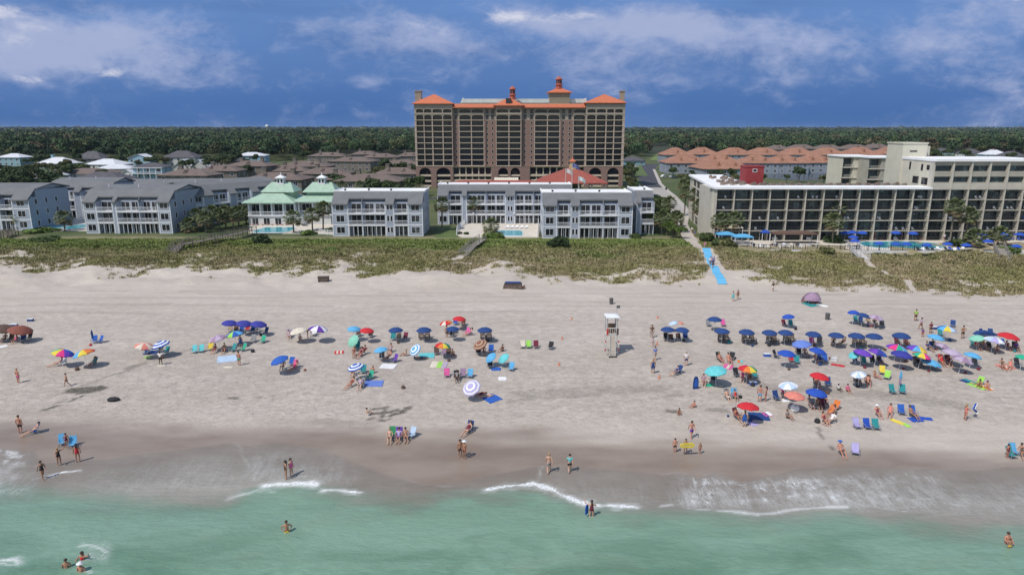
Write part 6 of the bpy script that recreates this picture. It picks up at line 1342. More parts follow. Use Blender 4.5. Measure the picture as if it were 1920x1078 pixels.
# beach tent
p = ground(1522, 568); t = thing('beach_tent', 'dome-shaped mauve beach shade near the dunes', 'tent', p); m = MB(); n = 12
rows_ = []
for j in range(5):
    ph = R(8 + 82 * j / 4); rows_.append([(1.35 * math.cos(ph) * math.cos(math.pi * i / n), .9 * math.cos(ph) * math.sin(math.pi * i / n) + .1, .55 + 1.15 * math.sin(ph)) for i in range(n + 1)])
for j in range(4):
    for i in range(n): m.poly([rows_[j][i], rows_[j][i + 1], rows_[j + 1][i + 1], rows_[j + 1][i]], 0)
m.lathe([(1.33, .60), (1.2, .95), (.9, 1.3), (.45, 1.6), (.05, 1.7)], 16); m.build('canopy', cl('mauve'), t)
for i in range(4): a = math.pi * (i + .5) / 2; MB().tube((1.28 * math.cos(a), 1.28 * math.sin(a), -.2), (1.2 * math.cos(a), 1.2 * math.sin(a), .9), .02, None, 5).build('pole', ALU, t)
# ---------------------------------------------------------------- chairs: (umbrella it belongs to or None, words, u, v, colour, facing, style)
CL_ = []
for k in ('a5', 'a9', 'f2', 'f3', 'f4', 'f5', 'f8'):
    pos = {'a5': (790, 801, 636), 'a9': (906, 917, 637), 'f2': (1351, 1362, 641), 'f3': (1397, 1411, 642), 'f4': (1443, 1453, 643), 'f5': (1475, 1485, 643), 'f8': (1606, 1617, 647)}[k]
    for i in (0, 1): CL_.append((k, ('left', 'right')[i] + ' wooden chair under the ', pos[i], pos[2], None, rnd.uniform(-12, 12), 'wood'))
    
for k, wd, u, v, c, fc in [('a4', 'teal chair under the ', 737, 638, 'teal', 0), ('a4', 'tan chair under the ', 748, 638, 'tan', 5), ('a4', 'red chair beside the ', 759, 637, 'maroon', -20), ('e1', 'dark chair under the ', 1249, 638, 'black', 0), ('e1', 'brown chair under the ', 1259, 641, 'brown', 8),
    ('e2', 'navy chair under the ', 1285, 637, 'navy', -5), ('e2', 'olive chair under the ', 1273, 639, 'brown', 10), ('f1', 'grey chair left of the ', 1329, 612, 'grey', 10), ('f1', 'pink chair right of the ', 1356, 612, 'pink', 0), ('f6', 'pink chair under the ', 1523, 647, 'pink', 0), ('f6', 'black chair under the ', 1536, 645, 'black', -20),
    ('r1', 'red chair under the ', 1471, 612, 'maroon', 15), ('r1', 'dark green chair under the ', 1483, 613, 'teal', 0), ('r3', 'left dark chair under the ', 1606, 605, 'teal', 8), ('r3', 'right dark chair under the ', 1615, 607, 'navy', 0), ('r4', 'black chair under the ', 1654, 613, 'black', -10), ('p3', 'red chair under the ', 1484, 679, 'red', 0), ('p3', 'teal chair under the ', 1494, 682, 'teal', -10),
    ('p3', 'black chair left of the ', 1456, 671, 'black', 40), ('p2', 'navy chair under the ', 1537, 678, 'navy', 0), ('p2', 'blue chair under the ', 1547, 679, 'blue', -5), ('p1', 'dark chair under the ', 1500, 668, 'black', 8), ('p4', 'navy chair under the ', 1605, 681, 'navy', 15), ('p4', 'teal chair under the ', 1620, 683, 'teal', 0), ('p6', 'black chair under the ', 1637, 682, 'black', 5), ('p6', 'second dark chair under the ', 1649, 679, 'navy', -5),
    ('b1', 'dark chair under the ', 20, 640, 'brown', 0), ('b2', 'navy chair under the ', 43, 641, 'navy', 10), ('b2', 'black chair right of the ', 54, 637, 'black', -15), ('n1', 'white chair beside the ', 119, 685, 'white', 20), ('n2', 'teal chair under the ', 175, 685, 'teal', -20), ('c1', 'navy chair under the ', 275, 664, 'navy', 0), ('s1', 'teal chair under the ', 311, 664, 'teal', -20), ('s1', 'black chair under the ', 300, 660, 'black', -10),
    ('t1', 'tan chair under the ', 431, 623, 'tan', 0), ('t1', 'dark chair right of the tan one under the ', 442, 623, 'brown', 0), ('t2', 'blue chair under the ', 453, 622, 'blue', 0), ('t2', 'red chair under the ', 464, 621, 'red', 0), ('t2', 'navy chair under the ', 474, 624, 'navy', 0), ('t3', 'grey-blue chair under the ', 484, 622, 'grey', 0), ('t3', 'navy chair right of the ', 497, 627, 'navy', -30),
    ('m1', 'teal chair right of the ', 436, 659, 'teal', -30), ('m1', 'bright teal chair below the ', 455, 658, 'emerald', -40), ('w1', 'white chair left of the ', 543, 632, 'palepurple', 20), ('w2', 'white chair under the ', 588, 629, 'white', 0), ('h1', 'pink and white chair right of the ', 552, 690, 'pink', -20), ('h1', 'blue chair behind the pink one beside the ', 546, 685, 'blue', -10),
    ('a1', 'dark chair under the ', 672, 631, 'brown', 0), ('a2', 'black chair under the ', 694, 633, 'black', -10), ('a7', 'blue chair under the ', 854, 609, 'blue', 0), ('a7', 'brown chair under the ', 868, 611, 'brown', -8), ('a8', 'dark chair under the ', 848, 632, 'black', 0), ('a8', 'pink lounge chair right of the ', 874, 627, 'pink', -50), ('a3', 'teal chair under the ', 670, 655, 'teal', 0),
    ('d1', 'dark chair under the ', 716, 674, 'black', 5), ('d1', 'purple chair right of the ', 739, 679, 'purple', -40), ('d3', 'brown chair left of the ', 819, 665, 'brown', 10), ('d3', 'mauve chair under the ', 833, 667, 'mauve', 0), ('d3', 'brown chair under the ', 841, 667, 'brown', 0), ('d4', 'black chair under the ', 897, 664, 'black', 5), ('d4', 'blue chair right of the ', 921, 661, 'blue', 0),
    ('d5', 'teal chair under the ', 681, 700, 'teal', 0), ('d5', 'bright teal chair right of the ', 693, 711, 'emerald', -30), ('d5', 'grey chair below the ', 678, 726, 'grey', 0), ('d8', 'light blue chair right of the ', 958, 695, 'sky', -20), ('d7', 'dark chair below the ', 919, 690, 'black', 10), ('y1', 'black chair under the ', 1337, 716, 'black', -30), ('y2', 'black chair left of the ', 1381, 706, 'black', 10), ('y2', 'brown chair under the ', 1404, 709, 'brown', 0),
    ('y2', 'dark green chair under the ', 1415, 709, 'teal', 0), ('y4', 'navy chair left of the ', 1456, 750, 'navy', 12), ('y3', 'dark chair under the ', 1531, 723, 'black', 0), ('y3', 'navy chair under the ', 1552, 724, 'navy', -10), ('y6', 'grey chair under the ', 1524, 766, 'grey', 0), ('y6', 'maroon chair under the ', 1540, 765, 'maroon', -10), ('y6', 'orange lounge chair below the ', 1556, 777, 'orange', -60), ('y6', 'orange chair right below the ', 1565, 768, 'orange', -50),
    ('y7', 'dark red chair left of the ', 1382, 783, 'maroon', 30), ('y8', 'dark chair under the ', 1606, 717, 'brown', 0), ('y8', 'brown chair right of the ', 1627, 720, 'brown', -15), ('q4', 'black chair under the ', 1718, 684, 'black', 10), ('f0', 'red chair under the ', 1683, 647, 'maroon', 10), ('f0', 'maroon chair under the ', 1699, 647, 'rust', -8), ('x1', 'dark teal chair under the ', 1764, 630, 'teal', 0), ('x1', 'navy chair behind the ', 1786, 613, 'navy', -30),
    ('v1', 'navy chair below the ', 1749, 655, 'navy', 20), ('v3', 'red chair under the ', 1765, 680, 'red', 0), ('v3', 'maroon chair under the ', 1778, 681, 'maroon', 0), ('v5', 'black chair under the ', 1828, 684, 'black', -10), ('x2', 'teal chair under the ', 1826, 649, 'teal', 15), ('x2', 'brown chair under the ', 1842, 652, 'brown', 0), ('x3', 'navy chair right of the ', 1881, 650, 'blue', 0), ('x3', 'dark chair under the ', 1856, 655, 'black', 0),
    ('x4', 'black chair under the ', 1903, 655, 'black', -20), ('x5', 'black chair under the ', 1908, 687, 'black', 0)]: CL_.append((k, wd, u, v, c, fc, 'low'))
for k, wd, u, v, c, fc, st in CL_:
    lab = wd + UMB[k][1]
    while len(lab.split()) > 16: lab = lab.replace(' the ', ' ', 1) if ' the ' in lab else lab.rsplit(' ', 1)[0]
    chair(lab, ground(u, v), c, fc, st, 'beach chairs under umbrellas', 1.12)
for lab, u, v, c, fc in [('left of two blue chairs by the closed umbrella', 177, 643, 'blue', 10), ('right of two blue chairs by the closed umbrella', 187, 643, 'blue', -30), ('left of two pale aqua chairs facing the sea', 364, 662, 'aqua', 0), ('right of two pale aqua chairs facing the sea', 377, 661, 'aqua', 0), ('yellow chair right of the aqua pair', 394, 657, 'yellow', 0),
    ('grey chair in the shade left of the green round chair', 475, 642, 'grey', 0), ('green and blue chair right of the shaded grey one', 492, 643, 'emerald', -20), ('yellow and white chair left of the lime one', 980, 653, 'cream', 0), ('lime green chair between the yellow and maroon ones', 991, 653, 'lime', 0), ('maroon chair right of the lime one', 1005, 653, 'maroon', 0), ('black chair alone right of the maroon one', 1032, 655, 'black', -20),
    ('pink chair leftmost in the row of four above the lavender umbrella', 838, 707, 'pink', 5), ('dark chair second in the row of four above the lavender umbrella', 856, 711, 'black', 5), ('mauve chair third in the row of four above the lavender umbrella', 868, 707, 'mauve', 0), ('blue chair rightmost in the row of four above the lavender umbrella', 881, 708, 'sky', -10),
    ('low blue chair by the wet sand behind two children', 137, 838, 'sky', 20), ('second low blue chair by the wet sand, left one', 118, 834, 'sky', 30), ('blue lounge chair holding a reclining person on the far left', 66, 812, 'blue', -60), ('green chair leftmost of the shoreline trio', 735, 820, 'green', 0), ('dark chair middle of the shoreline trio', 748, 821, 'purple', 0), ('pale blue chair right end of the shoreline trio', 771, 820, 'paleblue', -30),
    ('navy chair under the person reclining alone on wet sand', 880, 808, 'navy', -20), ('lavender chair in the row of three empty chairs', 1607, 803, 'lavender', 5), ('navy chair in the row of three empty chairs', 1626, 804, 'royal', 0), ('teal chair in the row of three empty chairs', 1642, 805, 'teal', -5), ('pale lavender chair beside the seated man at the wet sand', 1603, 852, 'lavender', -20),
    ('blue chair between the seated women and the blue mat', 1690, 777, 'blue', -10), ('blue chair under the person next to the blue mats', 1712, 779, 'blue', 0), ('left teal chair by the closed turquoise umbrella', 1674, 738, 'teal', 5), ('right teal chair by the closed turquoise umbrella', 1691, 738, 'teal', -20), ('blue chair in the small group cut by the right edge', 1901, 852, 'sky', 0), ('teal chair in front of the right edge group', 1896, 858, 'teal', 10),
    ('navy chair under the brown-haired woman right of the lifeguard stand', 1271, 700, 'navy', -60), ('left chair of a sunny pair above the red umbrella', 1364, 747, 'grey', 10), ('blue-backed right chair of the sunny pair above the red umbrella', 1377, 746, 'sky', 0), ('yellow chair beside a lime one near the lacy umbrella', 1654, 702, 'yellow', -20), ('lime chair beside the yellow one near the lacy umbrella', 1662, 711, 'lime', -40),
    ('black chair with a seated person in the sun, left of the red umbrella', 1349, 675, 'black', 20), ('dark chair by the man in the sun', 1371, 675, 'black', -30), ('lime lounge chair leftmost in the front right towel group', 1835, 722, 'lime', -60), ('dark folded chair propped beyond the mint umbrella', 1843, 630, 'navy', 20), ('second dark folded chair beyond the mint umbrella', 1858, 630, 'navy', -10)]:
    chair(lab, ground(u, v), c, fc, 'low', 'beach chairs in the open', 1.12)
# ---------------------------------------------------------------- towels, mats, boards
def towel(label, u, v, w, d, cols, rz=0, name='beach_towel', cat='towel', th=.03):
    p = ground(u, v); t = thing(name, label, cat, p, R(rz)); n = 10; k = 6; m = MB(); cs = cols if isinstance(cols, (list, tuple)) else [cols]
    vs = []
    c_, s_ = math.cos(R(rz)), math.sin(R(rz))
    for j in range(k + 1):
        for i in range(n + 1):
            x = (i / n - .5) * w; y = (j / k - .5) * d; gx = p.x + x * c_ - y * s_; gy = p.y + x * s_ + y * c_; edge = .04 * math.sin(i * 1.9 + v) if j in (0, k) else 0
            vs.append((x, y + edge, float(H(gx, gy)) - p.z + .055 + .012 * math.sin(i * 2.3 + j * 1.7 + u)))
    N = len(vs); m.v = vs + [(a, b, c - .05) for a, b, c in vs]
    for j in range(k):
        for i in range(n):
            q = j * (n + 1) + i; mi = int(i / n * len(cs)); m.f.append((q, q + 1, q + n + 2, q + n + 1)); m.m.append(mi); m.f.append((N + q, N + q + n + 1, N + q + n + 2, N + q + 1)); m.m.append(mi)
    B = [i for i in range(n + 1)] + [j * (n + 1) + n for j in range(1, k + 1)] + [k * (n + 1) + i for i in range(n - 1, -1, -1)] + [j * (n + 1) for j in range(k - 1, 0, -1)]
    for a, b in zip(B, B[1:] + B[:1]): m.f.append((a, N + a, N + b, b)); m.m.append(0)
    o = m.mesh('fabric', [cl(c) for c in cs]); link('fabric', o, t); return t
for a in [('pale blue round-cornered blanket left of the person in green shorts', 426, 673, 2.2, 2.3, 'paleblue', 20), ('cream bodyboard lying below the pale blue blanket', 428, 689, 1.0, .5, 'cream', 10), ('flat board at the feet of the person in the black top', 303, 686, .9, .45, 'cream', 0), ('white board cut by the left edge', 2, 651, .9, 1.3, 'white', -40), ('red striped towel alone on the sand', 636, 661, 1.1, 1.1, ['red', 'cream', 'red', 'cream', 'red'], 12),
          ('white towel below the light blue umbrella', 728, 687, 1.75, 1.6, 'white', -6), ('turquoise towel right of the sideways ringed umbrella', 800, 667, 1.9, 1.9, 'aqua', 4), ('towel striped cream, olive and purple', 823, 684, 1.9, 2.0, ['cream', 'lime', 'palepurple'], -4), ('small white towel alone below the black chair', 942, 710, .9, .9, 'white', 0), ('large blue towel below the dark ringed umbrella', 701, 719, 2.0, 1.6, 'periwinkle', 4), ('blue towel tipped like a diamond by the lavender umbrella', 922, 747, 1.6, 1.7, 'blue', 38),
          ('navy blanket in the shade of the deep red umbrella', 1423, 781, 1.9, 1.5, 'navy', -8), ('small purple towel below the deep red umbrella', 1411, 794, .8, .9, 'lavender', 20), ('pink and white towel right of the deep red umbrella', 1438, 777, .9, .8, ['pink', 'white'], 20), ('pink dotted towel above the wide aqua umbrella', 1365, 688, 1.0, 1.6, ['pink', 'cream', 'pink'], -30), ('small orange towel beside the dark bag', 1388, 678, .6, .8, ['orange', 'aqua'], -20), ('red towel stretched on the sand between the blue and violet umbrellas', 1571, 685, .75, 1.4, 'red', 58),
          ('yellow bodyboard lying in front of the empty chairs', 1683, 791, .5, 1.2, 'yellow', 35, 'bodyboard', 'bodyboard'), ('lime bodyboard right of the yellow one', 1699, 797, .42, .8, 'lime', 20, 'bodyboard', 'bodyboard'), ('royal blue mat beside the seated person', 1717, 787, 1.2, .9, 'royal', 5), ('long royal blue mat pointing right', 1735, 785, 1.2, .6, 'royal', -15), ('blue and teal towel of the front right sunbathers', 1817, 716, 1.1, 1.5, ['navy', 'teal'], 30), ('lime and yellow towel of the front right sunbathers', 1833, 724, 1.1, 1.9, ['lime', 'yellow'], 25),
          ('orange patterned towel of the front right sunbathers', 1848, 726, .8, 1.5, ['orange', 'cream'], 25), ('red patterned towel under the right edge sunbathers', 1885, 688, 1.4, 1.6, ['coral', 'cream', 'coral'], 10), ('white towel beside the pink-shirted person', 1472, 751, .8, .7, 'white', 15), ('teal blanket in front of the dome-shaped shade', 1520, 571, 1.8, 2.2, 'teal', 20), ('white towel in front of the dome-shaped shade', 1541, 573, .8, 1.8, 'white', 40), ('blue towel in the shade of the small tipped umbrellas', 930, 692, 1.1, .9, 'blue', 0),
          ('navy blanket in the shade of the coral striped umbrella', 284, 661, 1.6, 1.4, 'navy', 5), ('lime mat beside the coral striped umbrella', 277, 670, .8, .6, 'lime', 0), ('green mat in the shade of the wide aqua umbrella', 1330, 722, .9, .7, 'emerald', 10), ('purple towel beside the closed rainbow group', 1612, 722, .6, .4, 'grey', 0)]: towel(*a)
# ---------------------------------------------------------------- bags, coolers, boards, bins
def cooler(label, u, v, c, w=.6, rz=0):
    p = ground(u, v); t = thing('cooler', label, 'cooler', p, R(rz)); MB().box(-w / 2, w / 2, -.19, .19, 0, .32).build('box', cl(c), t); MB().box(-w / 2 - .02, w / 2 + .02, -.21, .21, .323, .40).build('lid', WHT, t); MB().tube((-w / 2 - .03, 0, .25), (-w / 2 - .03, 0, .5), .012, None, 4).tube((w / 2 + .03, 0, .25), (w / 2 + .03, 0, .5), .012, None, 4).tube((-w / 2 - .03, 0, .5), (w / 2 + .03, 0, .5), .012, None, 4).build('handle', ALU, t)
for a in [('navy cooler above the rust-brown umbrella', 27, 612, 'navy', .9), ('small navy cooler, left of two boxes at the upper left', 55, 602, 'navy', .42), ('small navy cooler, right of two boxes at the upper left', 60, 602, 'navy', .42), ('red cooler by the mauve back umbrella', 1633, 612, 'coral', .6), ('blue cooler in the shade of the rainbow umbrella', 1411, 721, 'blue', .7), ('blue cooler left of the royal blue umbrella', 1438, 668, 'blue', .8),
          ('small white cooler near the red towel', 1563, 676, 'white', .6), ('navy cooler in the group beside the blue and yellow umbrella', 1750, 617, 'navy', .8)]: cooler(*a)
def bag(label, u, v, c, s=1.0):
    p = ground(u, v); t = thing('beach_bag', label, 'bag', p, rnd.uniform(-.6, .6)); t.scale = (s, s, s); MB().lathe([(.16, 0), (.24, .05), (.25, .22), (.18, .34), (.14, .33)], 10).build('body', cl(c), t)
    m = MB(); q = [(.15 * math.cos(math.pi * i / 6), 0, .30 + .22 * math.sin(math.pi * i / 6)) for i in range(7)]
    for a, b in zip(q[:-1], q[1:]): m.tube(a, b, .014, None, 4)
    m.build('strap', cl(c), t); return t
for a in [('black bag lying alone on the left sand', 213, 751, 'black', 1.6), ('brown bag at the foot of the right neon umbrella', 145, 694, 'brown', 1), ('tan bag alone between the groups left of centre', 756, 728, 'brown', .9), ('black bag left of the people under the orange chairs', 1532, 792, 'black', 1.1), ('dark bag beside the two children in the sun', 1388, 746, 'black', .8), ('black bag by the big seated man', 1376, 673, 'black', .9), ('small brown bag near the small white cooler', 1557, 674, 'brown', .9),
          ('red bag beside the pair of blue chairs', 170, 648, 'red', .7), ('dark bag right of the empty bright teal chair', 474, 660, 'black', 1), ('red-brown bag right of the bright blue umbrella', 572, 695, 'rust', .6), ('pale bag under the coral umbrella', 1490, 770, 'white', 1.7), ('second pale bag under the coral umbrella', 1484, 766, 'grey', 1.5), ('navy bag near the two striped towels', 1365, 781, 'navy', .5)]:
    o = bag(*a)
    if 'alone on the left sand' in a[0]: o.scale = (2.6, 1.5, .9); o.rotation_euler.z = .1
def upright_board(label, u, v, c, h=1.5, w=.55, rz=0):
    p = ground(u, v); t = thing('bodyboard', label, 'bodyboard', p, R(rz)); pts = [(-w / 2, 0), (w / 2, 0), (w / 2 * 1.05, h * .5), (w / 2 * .85, h * .85), (w * .2, h), (-w * .2, h), (-w / 2 * .85, h * .85), (-w / 2 * 1.05, h * .5)]
    MB().prismy([(a, b - .08) for a, b in pts], -.03, .03).build('board', cl(c), t); MB().prismy([(a * .6, b * .6 + .25) for a, b in pts], -.036, -.031).build('deck_pad', cl('blue'), t)
upright_board('navy bodyboard standing upright left of the wide aqua umbrella', 1304, 729, 'navy', 1.5, .6, 10)
for i, (u, v) in enumerate([(1072, 599), (1054, 636), (1048, 685), (1233, 597), (1232, 646), (1236, 709)]):
    p = ground(u, v); t = thing('traffic_cone', ['orange cone left of the lifeguard stand, farthest back', 'orange cone left of the lifeguard stand, middle of three', 'orange cone left of the lifeguard stand, nearest the sea', 'orange cone right of the lifeguard stand, farthest back', 'orange cone beside the small child', 'orange cone at the feet of the front-most person in navy'][i], 'traffic cone', p, 0, 'orange cones around the lifeguard stand'); t.scale = (.8, .8, .8)
    MB().box(-.18, .18, -.18, .18, 0, .04).build('base', M('cone_orange', (.62, .20, .11), .6, .05, 3), t); MB().lathe([(.13, .04), (.03, .62), (.02, .64)], 10).build('body', M('cone_orange', (.7, .16, .05)), t)
def bin_(label, u, v, s=1.0):
    p = ground(u, v); t = thing('trash_bin', label, 'bin', p, 0, 'trash bins on the beach'); t.scale = (s, s, s); MB().lathe([(.25, 0), (.29, .1), (.31, .82), (.34, .84), (.34, .92), (.29, .93)], 14).build('drum', M('bin_drum', (.085, .085, .085), .6, .2, 3), t); MB().lathe([(.345, .86), (.345, .9)], 14).build('rim', M('bin_rim', (.16, .16, .16), .5), t)
bin_('dark trash drum behind the lifeguard stand', 1146, 570); bin_('dark trash drum behind the long umbrella row', 1551, 599)
# open-sided rental box and cart by the dunes
DW = M('dark_stained_wood', (.075, .055, .05), .8, .2, 2)
p = ground(962, 540); t = thing('rental_box', 'long brown storage box topped with folded blue umbrellas near the dunes', 'storage box', p, R(-3)); MB().prismy([(-1.7, 0), (1.55, 0), (1.45, .75), (-1.45, .75)], -.6, .6).build('box', M('brown_planks', (.15, .11, .095), .85, .25, 3), t)
for i in range(7): MB().box(-1.55 + i * .5, -1.49 + i * .5, -.64, -.6, .03, .74).build('batten', DW, t)
MB().box(-1.45, 1.5, -.66, .66, .76, .86).build('lid', DW, t)
for i in range(5): MB().tube((-1.3, -.4 + i * .2, .95), (1.3, -.36 + i * .2, .97), .09, .06, 7).build('folded_umbrella', cl('navy'), t)
for i in range(4): MB().tube((1.55, -.5 + i * .3, .1), (2.0, -.5 + i * .3, .1 + .3), .10, .10, 6).build('wheel', M('rust_metal', (.16, .07, .04), .8, .2, 3), t)
p = ground(607, 528); t = thing('storage_crate', 'small dark slatted crate near the dunes on the left', 'storage box', p, R(4)); MB().box(-.9, .9, -.45, .45, .10, .78).build('box', M('brown_planks', (.15, .11, .095)), t); MB().box(-.98, .98, -.52, .52, .79, .92).build('lid', DW, t)
for i in range(6): MB().box(-.85 + i * .32, -.78 + i * .32, -.49, -.45, .12, .77).build('batten', DW, t)
for x in (-.7, .7): MB().tube((x, -.55, .16), (x, -.42, .16), .16, None, 10).build('wheel', RUB, t)
# ---------------------------------------------------------------- lifeguard stand
def stand():
    p = ground(1147, 666); t = thing('lifeguard_stand', 'tall white lifeguard stand with canopy roof, red rescue gear and front ladder', 'lifeguard stand', p, R(2)); W = M('weathered_white_wood', (.55, .53, .50), .8, .1, 2); H2 = 2.5; TB = 5.0
    for sx in (-1, 1):
        for sy in (0, 1): MB().prismy([(sx * .75 - .06, -.2), (sx * .75 + .06, -.2), (sx * .62 + .06, H2), (sx * .62 - .06, H2)], sy * 1.5 - .06 + .1, sy * 1.5 + .06 + .1).build('leg', W, t)
        MB().box(sx * .66 - .04, sx * .66 + .04, .15, 1.55, 1.2, 1.32).build('brace', W, t)
        MB().box(sx * .62 - .045, sx * .62 + .045, .1, .2, H2, TB - .3).build('roof_post', M('steel_post', (.35, .36, .38), .5), t); MB().box(sx * .62 - .045, sx * .62 + .045, 1.5, 1.6, H2, TB - .3).build('roof_post', M('steel_post', (.35, .36, .38), .5), t)
    MB().box(-.75, .75, .0, 1.7, H2, H2 + .1).build('platform', W, t)
    for z in (.35, .75, 1.15, 1.55, 1.95, 2.3): MB().box(-.30, .30, -.60 + z * .24, -.48 + z * .24, z, z + .06).build('ladder_rung', W, t)
    MB().prismx([(-.72, 0), (-.60, 0), (.02, H2 + .1), (-.10, H2 + .1)], -.36, -.30).prismx([(-.72, 0), (-.60, 0), (.02, H2 + .1), (-.10, H2 + .1)], .30, .36).build('ladder_rails', W, t)
    MB().prismx([(-.60, .05), (-.585, .05), (.0, H2), (-.015, H2)], -.29, .29).build('ramp_board', M('sun_bleached_board', (.42, .37, .32), .85, .1, 3), t)
    MB().box(-.5, .5, .7, 1.2, H2 + .1, H2 + .55).box(-.5, .5, 1.15, 1.25, H2 + .55, H2 + 1.2).build('bench', M('bench_wood', (.16, .10, .07), .8, .15, 2), t)
    RD = M('rescue_red', (.50, .05, .05), .6, .08, 2)
    MB().box(-.74, -.50, -.02, .04, H2 + .1, H2 + .95).build('rescue_board', RD, t); MB().box(.50, .74, -.02, .04, H2 + .1, H2 + .95).build('rescue_board', M('dark_board', (.09, .06, .06), .7), t)
    for sx in (-1, 1):
        for k in range(4): MB().box(sx * .80 - .07, sx * .80 + .07, .02, .10, .6 + k * .5, .85 + k * .5).build('rescue_can', RD if k % 2 == 0 else W, t)
        railing(t, -.74, .74, .02, H2 + .1, .9, W) if sx == 1 else None
    MB().hip(-.70, .70, .0, 1.7, TB - .3, .30, .12, ix=.5, t=.12).build('canopy_roof', WHT, t)
    MB().tube((.72, 1.7, 0), (.72, 1.7, 5.9), .035, .03, 6).build('flag_mast', ALU, t); fl = MB().box(.75, 1.15, 1.69, 1.71, 5.5, 5.85).build('warning_flag', M('grey_flag', (.10, .11, .11), .8, .1, 3), t)
    MB().box(-.5, .5, -.9, -.62, .0, .12).build('step', M('rubber', (.05, .05, .055), .8), t)
stand()
